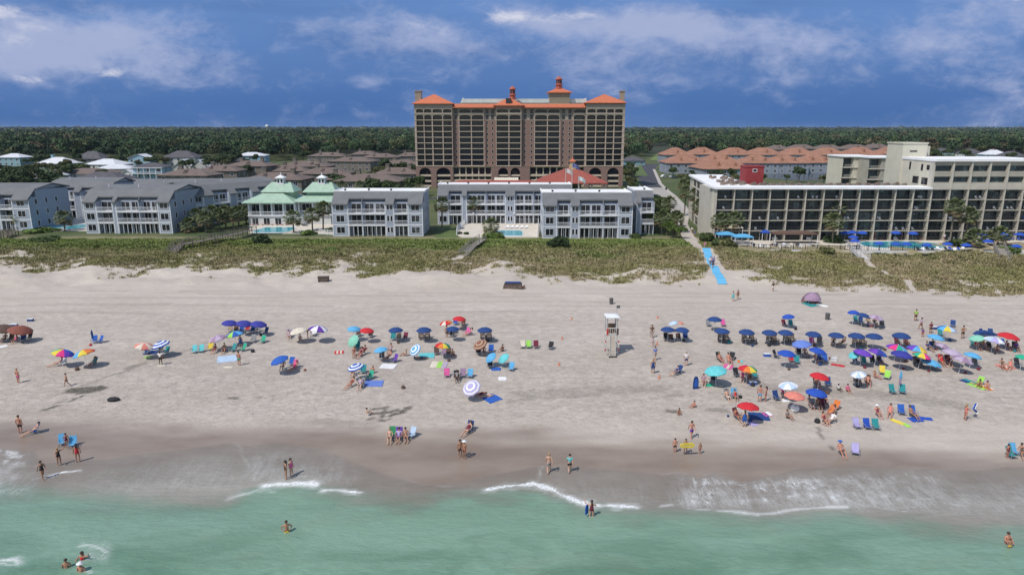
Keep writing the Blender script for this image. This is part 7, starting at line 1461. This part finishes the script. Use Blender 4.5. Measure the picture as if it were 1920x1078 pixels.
# ---------------------------------------------------------------- the people
S = lambda *a: tuple(a)
def sh(c): return (('shorts', c),)
def ss(c, d): return (('shirt', c), ('shorts', d))
def bk(c): return (('brief', c), ('bra', c))
def su(c): return (('suit', c),)
def dr(c): return (('dress', c),)
PP = [
 # shoreline and water
 ('shirtless man in black shorts standing at the far left', 39, 812, 'stand', 180, 'red', sh('black'), 1.8), ('person reclining on the blue lounge chair at the far left', 63, 813, 'recline', -45, 'light', bk('purple'), 1.65), ('child in dark swimsuit beside the low blue chairs', 126, 838, 'stand', 20, 'tan', su('maroon'), 1.35),
 ('woman in dark swimsuit pointing, ankle deep on the left', 112, 872, 'wave', 60, 'tan', su('black'), 1.65), ('person in a red swimsuit by the blue chairs', 147, 866, 'stand', 200, 'tan', su('red'), 1.72), ('woman in a dark swimsuit wading at the left foam', 81, 898, 'walk', 60, 'tan', su('black'), 1.65),
 ('dark-haired woman in a black swimsuit, left of a shoreline pair', 537, 898, 'stand', -60, 'tan', su('black'), 1.68), ('woman in a pink swimsuit, right of a shoreline pair', 547, 892, 'stand', 70, 'light', su('pink'), 1.62), ('shirtless man in dark shorts walking away at the water edge', 1029, 886, 'walk', 180, 'light', sh('grey'), 1.8),
 ('woman in a turquoise top and black leggings at the water edge', 1068, 885, 'walk', 180, 'light', ss('aqua', 'black'), 1.66), ('dark-haired person standing with another on the wet sand', 863, 857, 'stand', 30, 'tan', sh('black'), 1.68), ('person in a white cap standing on the wet sand', 871, 859, 'stand', -40, 'tan', sh('rust'), 1.68),
 ('person leaning back on a chair alone on the wet sand', 877, 812, 'recline', -30, 'light', su('maroon'), 1.7), ('person on the green chair of the shoreline trio', 731, 826, 'chair', 5, 'light', sh('black'), 1.7), ('person in a striped top in the middle of the shoreline trio', 748, 825, 'chair', 0, 'tan', ss('lavender', 'purple'), 1.7), ('dark-haired person right in the shoreline trio', 761, 824, 'chair', 10, 'tan', bk('black'), 1.65),
 ('child in dark shorts left of the yellow float', 1265, 848, 'stand', 0, 'red', sh('black'), 1.35), ('child holding a yellow float at the wet sand', 1285, 850, 'carry', 0, 'tan', sh('brown'), 1.4), ('small child right of the yellow float', 1312, 851, 'stand', 20, 'tan', bk('pink'), 1.1), ('person in a purple swimsuit walking down to the water', 1296, 821, 'walk', 10, 'red', (('shorts', 'purple'), ('bra', 'palepurple')), 1.7),
 ('man in dark trunks seated at the wet sand on the right', 1576, 852, 'chair', 0, 'red', sh('black'), 1.8), ('person at the left of the group cut by the right edge', 1888, 858, 'stand', 20, 'red', su('maroon'), 1.3), ('person seated at the far right edge by the wet sand', 1915, 855, 'chair', -20, 'tan', su('brown'), 1.7),
 # standing on the sand
 ('person in white shorts standing on the left sand', 35, 718, 'stand', 160, 'red', sh('pink'), 1.7), ('bare-chested boy walking by the dark diggings', 126, 724, 'walk', -40, 'tan', sh('brown'), 1.5), ('person with a white and black top standing by a board', 302, 684, 'hips', 0, 'dark', ss('white', 'black'), 1.7), ('person in bright green shorts beside the pale blue blanket', 449, 685, 'stand', 160, 'red', sh('emerald'), 1.75),
 ('person in a dark navy dress among the mauve umbrella group', 452, 652, 'stand', 180, 'tan', dr('navy'), 1.7), ('dark-haired person bending between the cream and purple umbrellas', 577, 633, 'bend', 100, 'tan', su('black'), 1.7), ('person standing behind the navy umbrella of the middle group', 838, 633, 'stand', 30, 'tan', sh('brown'), 1.7),
 ('person in dark clothes farthest of four right of the lifeguard stand', 1222, 633, 'stand', 0, 'tan', ss('brown', 'grey'), 1.75), ('small child beside the orange cone', 1224, 649, 'stand', 10, 'light', ss('palepurple', 'mauve'), 1.1), ('person in blue and grey walking right of the lifeguard stand', 1228, 675, 'walk', 20, 'light', ss('periwinkle', 'grey'), 1.7), ('person wrapped in navy, nearest of four right of the lifeguard stand', 1224, 700, 'stand', 0, 'tan', dr('navy'), 1.75),
 ('grey-haired man in a white shirt and dark shorts', 1286, 686, 'stand', 180, 'light', ss('white', 'navy'), 1.78), ('person in a lime shirt at the back right', 1716, 602, 'stand', 0, 'tan', ss('lime', 'black'), 1.75), ('person in purple walking behind the long row', 1726, 618, 'walk', -90, 'tan', ss('palepurple', 'maroon'), 1.7), ('person in maroon near the navy cooler', 1744, 625, 'stand', 0, 'tan', ss('maroon', 'black'), 1.6), ('child in blue and red near the people in purple', 1729, 632, 'stand', 0, 'tan', ss('purple', 'red'), 1.2),
 ('bare-chested man in dark trunks right of the blue and yellow umbrella', 1804, 635, 'hips', 180, 'tan', sh('black'), 1.8), ('shirtless man in blue shorts standing with a woman', 1424, 753, 'stand', 150, 'red', sh('sky'), 1.8), ('woman in a pink bikini beside the shirtless man', 1435, 752, 'stand', -120, 'red', bk('coral'), 1.62), ('person wrapped in a blue towel by the deep red umbrella', 1395, 800, 'stand', 170, 'light', dr('blue'), 1.7),
 ('person in pink carrying a folded chair on the right sand', 1809, 787, 'carry', 90, 'red', su('coral'), 1.65), ('person wrapped in a turquoise towel near the blue mat', 1374, 565, 'stand', 0, 'light', dr('aqua'), 1.65), ('person in a brown swimsuit beside the turquoise towel', 1383, 562, 'stand', 0, 'tan', su('brown'), 1.6), ('person walking with a bag below the dunes', 1449, 546, 'walk', 0, 'tan', ss('black', 'white'), 1.6),
 # on the blue mat and path
 ('person in white leading the group on the blue mat', 1331, 498, 'walk', 0, 'light', ss('white', 'navy'), 1.7), ('person in navy on the left of the blue mat', 1336, 503, 'walk', 10, 'tan', ss('navy', 'black'), 1.75), ('child in red walking on the blue mat', 1334, 493, 'walk', 0, 'tan', ss('coral', 'grey'), 1.3), ('person in blue near the end of the blue mat group', 1338, 497, 'walk', 0, 'tan', ss('periwinkle', 'navy'), 1.7), ('person entering the blue mat from the path', 1321, 467, 'walk', 0, 'light', ss('pink', 'grey'), 1.65), ('person walking on the path by the shrubs', 1297, 438, 'walk', 0, 'light', ss('white', 'black'), 1.7), ('second person walking on the path in blue', 1302, 445, 'walk', 180, 'tan', ss('blue', 'grey'), 1.7),
 # sitting
 ('person kneeling beside lines drawn in the sand', 689, 778, 'ground', 120, 'light', sh('white'), 1.5), ('child digging in the wet patch right of centre', 1271, 777, 'crouch', 20, 'tan', sh('brown'), 1.3), ('child sitting near the digging child', 1301, 763, 'ground', -60, 'red', sh('coral'), 1.3), ('person sitting alone with knees up near the coral umbrella', 1476, 783, 'ground', 30, 'tan', ss('grey', 'black'), 1.65),
 ('dark-haired person lying under the left neon umbrella', 108, 686, 'recline', -60, 'light', bk('purple'), 1.65), ('person in teal under the right neon umbrella', 177, 686, 'chair', -20, 'tan', ss('teal', 'teal'), 1.65), ('left seated person under the rust-brown umbrella', 30, 642, 'chair', 0, 'tan', su('pink'), 1.6), ('seated person under the left edge umbrella', 10, 640, 'chair', 0, 'tan', sh('black'), 1.7),
 ('first seated person below the mauve umbrella', 403, 661, 'chair', 0, 'red', su('maroon'), 1.65), ('second seated person below the mauve umbrella', 421, 660, 'chair', 10, 'tan', sh('rust'), 1.7), ('person seated on the pale chair left of the cream umbrella', 542, 634, 'chair', 20, 'light', su('palepurple'), 1.6), ('person in maroon seated under the cream umbrella', 563, 638, 'ground', 20, 'tan', su('maroon'), 1.6),
 ('person seated in the shade of the bright blue umbrella', 531, 692, 'chair', 0, 'dark', sh('brown'), 1.7), ('person in pink right of the bright blue umbrella', 551, 694, 'recline', -30, 'red', su('hotpink'), 1.65), ('left seated person below the tipped teal umbrella', 664, 667, 'recline', 10, 'tan', su('rust'), 1.65), ('middle seated person below the tipped teal umbrella', 676, 668, 'recline', -10, 'red', su('maroon'), 1.65), ('right seated person below the tipped teal umbrella', 683, 664, 'chair', -20, 'tan', ss('maroon', 'navy'), 1.7),
 ('person seated behind the light blue umbrella', 732, 660, 'chair', -10, 'tan', su('palepurple'), 1.65), ('person in front of the light blue umbrella group', 728, 674, 'recline', -40, 'red', sh('maroon'), 1.7), ('person in a tan hat left of the sideways ringed umbrella', 761, 667, 'ground', -80, 'tan', su('cream'), 1.65), ('person lying beside the sideways ringed umbrella', 789, 672, 'lie', 80, 'tan', sh('navy'), 1.7),
 ('person seated right of the rainbow umbrella in the middle', 849, 667, 'ground', 20, 'tan', sh('brown'), 1.7), ('person seated under the tan ringed umbrella', 907, 664, 'chair', 10, 'tan', sh('maroon'), 1.7), ('person seated in the sun left of the yellow chairs', 942, 658, 'ground', -40, 'tan', ss('brown', 'black'), 1.65), ('tanned person seated right of the dark ringed umbrella', 699, 699, 'ground', -20, 'red', su('tan'), 1.65), ('person seated in the shade of the dark ringed umbrella', 663, 703, 'chair', 0, 'tan', sh('rust'), 1.7),
 ('left front person below the dark ringed umbrella', 658, 725, 'recline', -30, 'red', su('rust'), 1.65), ('right front person below the dark ringed umbrella', 676, 727, 'chair', 0, 'light', ss('palepurple', 'grey'), 1.7), ('person lying under the lavender umbrella', 899, 740, 'lie', -60, 'red', su('maroon'), 1.7), ('person by the blue towel next to the lavender umbrella', 912, 744, 'lie', -70, 'light', bk('coral'), 1.6), ('person seated in the dark chair of the row of four', 857, 713, 'chair', 5, 'dark', ss('grey', 'black'), 1.7),
 ('person on the brown chair behind the topmost red umbrella', 869, 612, 'chair', 0, 'tan', ss('brown', 'grey'), 1.7), ('person reclining on the pink lounge chair', 879, 629, 'recline', -60, 'light', su('pink'), 1.65), ('woman with brown hair leaning in the navy chair', 1267, 703, 'chair', -60, 'light', ss('navy', 'navy'), 1.65), ('sunburnt person in the sun left of the big man', 1350, 679, 'chair', 20, 'red', sh('maroon'), 1.7), ('big shirtless man seated in the sun', 1366, 681, 'chair', 0, 'red', sh('coral'), 1.85),
 ('person in purple seated left of the wide aqua umbrella', 1319, 720, 'chair', -10, 'red', ss('mauve', 'brown'), 1.65), ('person in hot pink left of the rainbow umbrella', 1392, 713, 'chair', -20, 'light', ss('hotpink', 'hotpink'), 1.65), ('person seated in the shade of the rainbow umbrella', 1404, 712, 'chair', 0, 'tan', sh('maroon'), 1.7), ('person in hot pink beside the vented umbrella', 1467, 743, 'chair', -20, 'light', ss('hotpink', 'black'), 1.65),
 ('left person on the sunny pair of chairs', 1363, 749, 'chair', 10, 'light', sh('white'), 1.6), ('right person on the sunny pair of chairs', 1378, 748, 'chair', 0, 'tan', su('red'), 1.5), ('left of three people under the big royal blue umbrella', 1518, 762, 'chair', 0, 'red', sh('grey'), 1.7), ('middle of three people under the big royal blue umbrella', 1533, 765, 'chair', 0, 'tan', sh('navy'), 1.7), ('right of three people under the big royal blue umbrella', 1547, 762, 'chair', -10, 'tan', su('maroon'), 1.65),
 ('person lying on the orange lounge chair', 1557, 779, 'recline', -60, 'red', su('orange'), 1.65), ('left person seated beside the black bag', 1545, 793, 'chair', 10, 'red', su('maroon'), 1.65), ('right person seated beside the black bag', 1557, 793, 'recline', -60, 'light', ss('white', 'grey'), 1.7), ('person lying in the shade of the deep red umbrella', 1381, 786, 'chair', 20, 'tan', su('maroon'), 1.65),
 ('left person under the upper red umbrella', 1532, 725, 'chair', 0, 'red', sh('black'), 1.7), ('child with green and white clothes in the sun', 1572, 731, 'ground', 10, 'dark', ss('white', 'green'), 1.3), ('person in pink and white seated in the sun', 1589, 733, 'ground', 0, 'red', ss('pink', 'red'), 1.5), ('left person under the lacy white umbrella', 1607, 719, 'chair', 0, 'dark', ss('brown', 'black'), 1.7), ('right person under the lacy white umbrella', 1627, 722, 'chair', -20, 'red', sh('brown'), 1.7),
 ('sunburnt person bending beside the yellow chair', 1640, 708, 'ground', 40, 'red', bk('coral'), 1.65), ('woman in a white hat seated in the open', 1645, 780, 'chair', 0, 'red', su('maroon'), 1.65), ('woman with sunglasses seated next to the hat wearer', 1668, 778, 'recline', -30, 'red', su('coral'), 1.65), ('person on the blue chair beside the royal mats', 1709, 782, 'chair', 20, 'tan', sh('brown'), 1.7),
 ('person under the periwinkle umbrella, left', 1493, 662, 'chair', 0, 'light', ss('grey', 'brown'), 1.7), ('person under the periwinkle umbrella, right', 1509, 667, 'chair', 0, 'tan', sh('maroon'), 1.7), ('person under the right royal blue umbrella', 1529, 679, 'chair', 0, 'red', sh('navy'), 1.7), ('person reclining beneath the sixth navy umbrella', 1577, 648, 'recline', -70, 'tan', ss('brown', 'tan'), 1.75), ('person sitting at the left pole of the sixth navy umbrella', 1562, 646, 'chair', -30, 'tan', ss('brown', 'brown'), 1.7),
 ('person beneath the mauve back umbrella', 1640, 611, 'chair', 0, 'tan', ss('brown', 'brown'), 1.7), ('person beneath the navy back umbrella', 1627, 608, 'chair', 0, 'tan', ss('tan', 'brown'), 1.7), ('person under the first violet umbrella', 1648, 682, 'chair', 0, 'tan', ss('black', 'navy'), 1.7), ('person in dark clothes behind the neon umbrellas', 1740, 657, 'chair', 20, 'tan', ss('navy', 'black'), 1.7), ('person under the lowest neon umbrella', 1722, 687, 'chair', 0, 'dark', ss('black', 'grey'), 1.7),
 ('left person under the last navy umbrella of the row', 1683, 650, 'chair', 0, 'red', sh('maroon'), 1.7), ('right person under the last navy umbrella of the row', 1700, 650, 'chair', 0, 'red', sh('red'), 1.7), ('person behind the upper mauve umbrella', 1750, 652, 'chair', 0, 'tan', ss('brown', 'navy'), 1.7), ('left person under the middle mauve umbrella', 1766, 683, 'recline', -10, 'red', su('red'), 1.65), ('right person under the middle mauve umbrella', 1780, 684, 'recline', -20, 'red', su('maroon'), 1.65),
 ('left person under the white and mint umbrellas', 1831, 654, 'chair', 0, 'red', ss('red', 'navy'), 1.7), ('person between the mint and white umbrellas', 1846, 655, 'chair', 0, 'tan', su('mauve'), 1.65), ('person under the white umbrella by the red one', 1869, 658, 'ground', -30, 'red', bk('teal'), 1.65), ('left person beside the bright red umbrella', 1889, 655, 'chair', 0, 'tan', su('maroon'), 1.65), ('right person beside the bright red umbrella', 1905, 657, 'chair', -10, 'tan', ss('purple', 'brown'), 1.7),
 ('left sunbather of the right edge pair', 1879, 690, 'recline', -20, 'tan', su('brown'), 1.65), ('right sunbather of the right edge pair', 1893, 691, 'recline', -40, 'red', su('coral'), 1.65), ('person bending over the lime towel, front right', 1838, 726, 'crouch', -60, 'tan', bk('yellow'), 1.65), ('person lying at the right of the front right towels', 1850, 728, 'ground', -30, 'red', bk('coral'), 1.65),
 ('person left of the dome shade', 1503, 567, 'crouch', 20, 'tan', ss('purple', 'navy'), 1.6), ('person in the middle of the dome shade', 1521, 569, 'ground', 0, 'tan', ss('maroon', 'brown'), 1.7), ('person at the right of the dome shade', 1530, 569, 'ground', 0, 'red', ss('rust', 'black'), 1.7)]
HATS = {'woman in a white hat seated in the open': 'white', 'person in a white cap standing on the wet sand': 'white', 'person in a tan hat left of the sideways ringed umbrella': 'tan', 'man in dark trunks seated at the wet sand on the right': 'blue', 'person in hot pink beside the vented umbrella': 'white'}
SITZ = {'chair': 0.02, 'recline': 0.02}
for i, (lab, u, v, po, fc, sk_, we, hh) in enumerate(PP):
    hr_ = 'grey' if 'grey-haired' in lab else ['brown', 'black', 'brown', 'blond', 'black'][i % 5]
    if 'dark-haired' in lab: hr_ = 'black'
    o = person(lab, ground(u, v), po, fc, sk_, hr_, we, hh, HATS.get(lab), 'beachgoers')
# waders and swimmers: feet on the sea bed
for lab, u, v, depth, po, fc, sk_, we in [('swimmer with yellow shorts waist deep in the green water', 538, 997, .80, 'hips', 20, 'tan', sh('yellow')), ('left swimmer of three in the lower left water', 125, 1064, 1.05, 'stand', 20, 'tan', sh('black')), ('swimmer in red raising an arm, upper right of three', 155, 1049, 1.10, 'wave', 0, 'tan', su('red')),
                                           ('swimmer in a white cap, lower right of three', 152, 1071, 1.05, 'stand', 0, 'red', sh('red')), ('person in dark red holding a blue float at the foam line', 1109, 968, .35, 'wave', 180, 'light', su('maroon')), ('adult holding a child in the water on the right', 1888, 1018, .85, 'carry', 0, 'red', sh('navy')), ('small child in yellow held in the water on the right', 1887, 1022, .45, 'stand', 0, 'tan', sh('yellow'))]:
    p = at_z(u, v, 0.0); p.z = -depth * (1 if 'child in yellow' not in lab else .55)
    if 'child in yellow' in lab: p.y -= .28; p.z = -.30
    person(lab, p, po, fc, sk_, 'brown', we, 1.72 if 'child in yellow' not in lab else 1.0, 'white' if 'white cap' in lab else None, 'swimmers')
def prop(name, label, cat, p, parts, rz=0):
    t = thing(name, label, cat, p, R(rz)); [m.build(n, mt_, t) for n, m, mt_ in parts]; return t
p = ground(1285, 850); p.z += .78; p.y -= .42
fl_ = MB().prismy([(-.62, .10), (-.45, 0), (.45, -.02), (.64, .12), (.66, .30), (.48, .42), (-.44, .40), (-.64, .28)], -.05, .05); prop('float', 'yellow float held across the body by the child at the wet sand', 'float', p, [('float_body', fl_, cl('yellow')), ('seam', MB().box(-.5, .5, -.056, -.051, .18, .21), cl('cream'))], 4)
p = at_z(1100, 963, .25); bdm = MB().prismy([(-.2, 0), (.2, 0), (.22, .5), (.13, .75), (-.13, .75), (-.22, .5)], -.03, .03); prop('bodyboard', 'blue bodyboard held by the person at the foam line', 'bodyboard', p, [('board', bdm, cl('blue'))], 55)
p = ground(1822, 785); p.z += .75; fc_ = chair('blue striped folding chair carried by the person in pink', p, 'blue', 90, 'low', None, .95); fc_.rotation_euler = (R(50), R(25), R(80))
p = ground(1846, 632); prop('sunshade_tarp', 'dark navy tarp folded over chairs beyond the mint umbrella', 'tarp', p, [('tarp', MB().prismy([(-1.4, .35), (-.9, .75), (.2, .85), (1.3, .55), (1.4, .25), (.9, .35), (-.9, .45)], -.45, .45), cl('navy'))], 0)
crr = random.Random(19)
for k in ('e1', 'e2', 'f1', 'f2', 'f3', 'f4', 'f5', 'f6', 'f8', 'f9', 'f0', 'r1', 'r3', 'r4', 'p1', 'p2', 'p3', 'p4', 'p6', 'q1', 'q3', 'q4', 'v1', 'v3', 'v4', 'v5', 'x1', 'x3', 'x4', 'y1', 'y2', 'y3', 'y5', 'y6', 'y7', 'y8', 't1', 't3', 'm1', 'a1', 'a4', 'a9', 'd3', 'd5', 's1', 'b2'):
    b_ = UMB[k][0]; c_ = crr.choice(['navy', 'black', 'teal', 'maroon', 'grey', 'brown', 'black']); q_ = Vector((b_.x + crr.uniform(-.2, 1.3), b_.y + crr.uniform(-.9, .5), 0)); U_, V_ = proj(q_.x, q_.y, float(H(q_.x, q_.y)))
    lb_ = '%s %s under the ' % (c_, 'bag'); lb_ += UMB[k][1]; lb_ = ' '.join(lb_.split()[:16]); bag(lb_, U_, V_, c_, crr.uniform(.6, .95))
# ---------------------------------------------------------------- hotel terrace: parasols and loungers
def hz(u, v): p = at_z(u, v, HD); return Vector((p.x, p.y, HD + .01))
def terr_umb(label, u, v, w, grp='blue parasols on the hotel terrace'):
    p = at_z(u, v, HD + 2.1); dep = p.y * cP - (p.z - CAMZ) * sP; r = w * dep / FPX / 2
    t = thing('parasol', label, 'umbrella', (p.x, p.y, HD), 0, grp); po = link('pole', POLE, t); c = link('canopy', canopy_mesh('royal'), t, None, (0, 0, 2.1)); c.scale = (r, r, r); link('ribs', RIBS, c); MB().lathe([(.28, 0), (.28, .06), (.06, .12), (.06, .3)], 10).build('base', RUB, t)
tu = [(1585, 437), (1598, 436), (1617, 437), (1680, 437), (1712, 438), (1603, 452), (1648, 457), (1680, 458), (1700, 458), (1738, 460), (1777, 458), (1812, 460), (1840, 440), (1882, 440), (1912, 440), (1853, 453), (1906, 462), (1600, 445)]
wd_ = ['first', 'second', 'third', 'fourth', 'fifth']
for i, (u, v) in enumerate(tu): terr_umb('blue parasol on the hotel terrace, %s' % ['leftmost of the row under the first balconies', 'second of the row under the first balconies', 'third of the row under the first balconies', 'at the middle of the far pool side', 'at the right of the far pool side', 'at the left tip of the long pool', 'over the left part of the long pool', 'over the middle of the long pool, left one', 'over the middle of the long pool, right one', 'over the right part of the long pool', 'beside the tall palm trunk', 'big one left of the low bushy palm', 'left one under the right balconies', 'middle one under the right balconies', 'last one under the right balconies', 'behind the low bushy palm', 'over the round pool', 'between the first row and the pool'][i], u, v, 19)
_lg = [MB().box(-.3, .3, -.95, .25, .24, .30).mesh('bed', [WHT]), MB().prismx([(.25, .24), (.30, .24), (.75, .62), (.70, .66)], -.3, .3).mesh('backrest', [WHT]), MB().box(-.3, -.25, -.9, -.85, 0, .24).box(.25, .3, -.9, -.85, 0, .24).box(-.3, -.25, .2, .25, 0, .24).box(.25, .3, .2, .25, 0, .24).mesh('legs', [WHT])]
def lounger(label, P, col, rz, group):
    t = thing('sun_lounger', label, 'sun lounger', P, R(rz), group); link('legs', _lg[2], t)
    for k, m_ in zip(('bed', 'backrest'), _lg[:2]): link(k, m_, t, over=[cl(col)])
k = 0
for row, (u0, u1, v, n, lab, cs) in enumerate([(1590, 1735, 447, 26, 'sun lounger in the crowded row along the far side of the hotel pool', ['royal', 'white', 'blue', 'coral', 'white']), (1722, 1760, 470, 5, 'dark sun lounger in the short row in front of the hotel pool', ['black', 'white']), (1775, 1808, 470, 5, 'dark sun lounger in the short row under the tall palm', ['black', 'royal', 'white']), (1840, 1920, 449, 10, 'sun lounger along the wall near the round pool', ['royal', 'white']), (1425, 1500, 463, 6, 'pale lounger on the left part of the hotel terrace', ['white', 'cream'])]):
    for i in range(n): lounger(lab, hz(u0 + (u1 - u0) * i / (n - 1), v + rnd.uniform(-2, 2)), cs[(i * 7 + i // 3) % len(cs)], rnd.uniform(-15, 15), 'hotel terrace loungers row %s' % ['one', 'two', 'three', 'four', 'five'][row])
for i in range(8): lounger('coral lounger in the row under the clubhouse terrace', Vector((*gz(474 + i * 9, 422, 3.2), 3.21)), 'coral', rnd.uniform(20, 30), 'coral loungers by the clubhouse pool')
for i in range(5): lounger('white lounger beside the central pool', Vector((*gz(950 + i * 9, 428, 3.2), 3.21)), 'white', rnd.uniform(-40, -25), 'white loungers by the central pool')
for i, (u, v, po, c) in enumerate([(1604, 447, 'stand', 'white'), (1640, 449, 'walk', 'coral'), (1664, 447, 'chair', 'pink'), (1690, 449, 'stand', 'purple'), (1728, 447, 'stand', 'red'), (1596, 456, 'walk', 'navy'), (1770, 452, 'stand', 'white'), (1858, 452, 'chair', 'pink')]):
    person(['guest in white at the left end of the hotel pool', 'guest in coral walking behind the hotel pool', 'guest in pink sitting behind the hotel pool', 'guest in purple behind the middle of the hotel pool', 'guest in red near the right end of the hotel pool', 'guest in navy by the white wooden ramp', 'guest in white beside the tall palm trunk', 'guest in pink near the round pool'][i], hz(u, v), po, 30 * i, ['light', 'tan', 'red'][i % 3], ['brown', 'blond', 'black'][i % 3], ss(c, 'navy'), 1.7, None, 'hotel guests')
def canopy_tent(label, u, v, w, d, col, h=2.4, z=HD):
    p = at_z(u, v, z); t = thing('canopy', label, 'canopy', (p.x, p.y, z), 0, 'canopies at the hotel bar'); MB().hip(-w / 2, w / 2, 0, d, h, .7, .1, t=.22).build('roof', cl(col), t)
    for x in (-w / 2, w / 2):
        for y in (0, d): MB().box(x - .05, x + .05, y - .05, y + .05, 0, h).build('post', WHT, t)
canopy_tent('turquoise canopy between the palms at the hotel corner', 1362, 462, 3.6, 2.6, 'sky'); canopy_tent('larger turquoise canopy over the terrace bar', 1394, 467, 3.8, 2.4, 'sky'); canopy_tent('cream canopy behind the turquoise ones', 1372, 452, 4.6, 2.4, 'cream', 2.9); canopy_tent('royal blue round-topped canopy beside the bar', 1436, 452, 1.8, 1.8, 'royal', 1.8)
# thatched-looking bar planters and seats along the left terrace
for i, u in enumerate((1412, 1432, 1452, 1472, 1494, 1524)):
    P = hz(u, 463 + (i % 2) * 3); t = thing('terrace_table', 'small dark terrace table with two seats on the left part of the hotel terrace', 'table', P, rnd.uniform(0, 3), 'dark tables on the hotel terrace'); MB().lathe([(.05, .0), (.05, .7), (.5, .72), (.5, .76)], 12).build('table_top', M('dark_table', (.07, .055, .05), .7), t)
    for s in (-.8, .8): MB().box(s - .22, s + .22, -.22, .22, .4, .46).box(s - .22 + (.38 if s > 0 else 0), s - .18 + (.38 if s > 0 else 0), -.22, .22, .46, .9).box(s - .18, s - .14, -.18, -.14, 0, .4).box(s + .14, s + .18, .14, .18, 0, .4).build('seat', WHT if i % 2 else M('dark_table', (.07, .055, .05)), t)
canopy_tent('low brown pergola along the left part of the hotel terrace', 1492, 458, 9.5, 3.0, 'brown', 2.1)
# ================================================================ the air: faint haze over the land
def haze(density):
    o = MB().box(-7500, 7500, -600, 9200, -13, 46).build('haze', [bpy.data.materials.new('haze')]); m = o.data.materials[0]; m.use_nodes = True; nt = NT(m.node_tree)
    nt.n.remove(nt.n['Principled BSDF']); v = nt.node('ShaderNodeVolumePrincipled', inp={'Color': (.62, .74, .95, 1), 'Density': density, 'Anisotropy': .2})
    nt.l.new(v.outputs[0], nt.n['Material Output'].inputs['Volume']); tag(o, 'faint blue haze in the air', 'haze', kind='stuff')
haze(.000045)
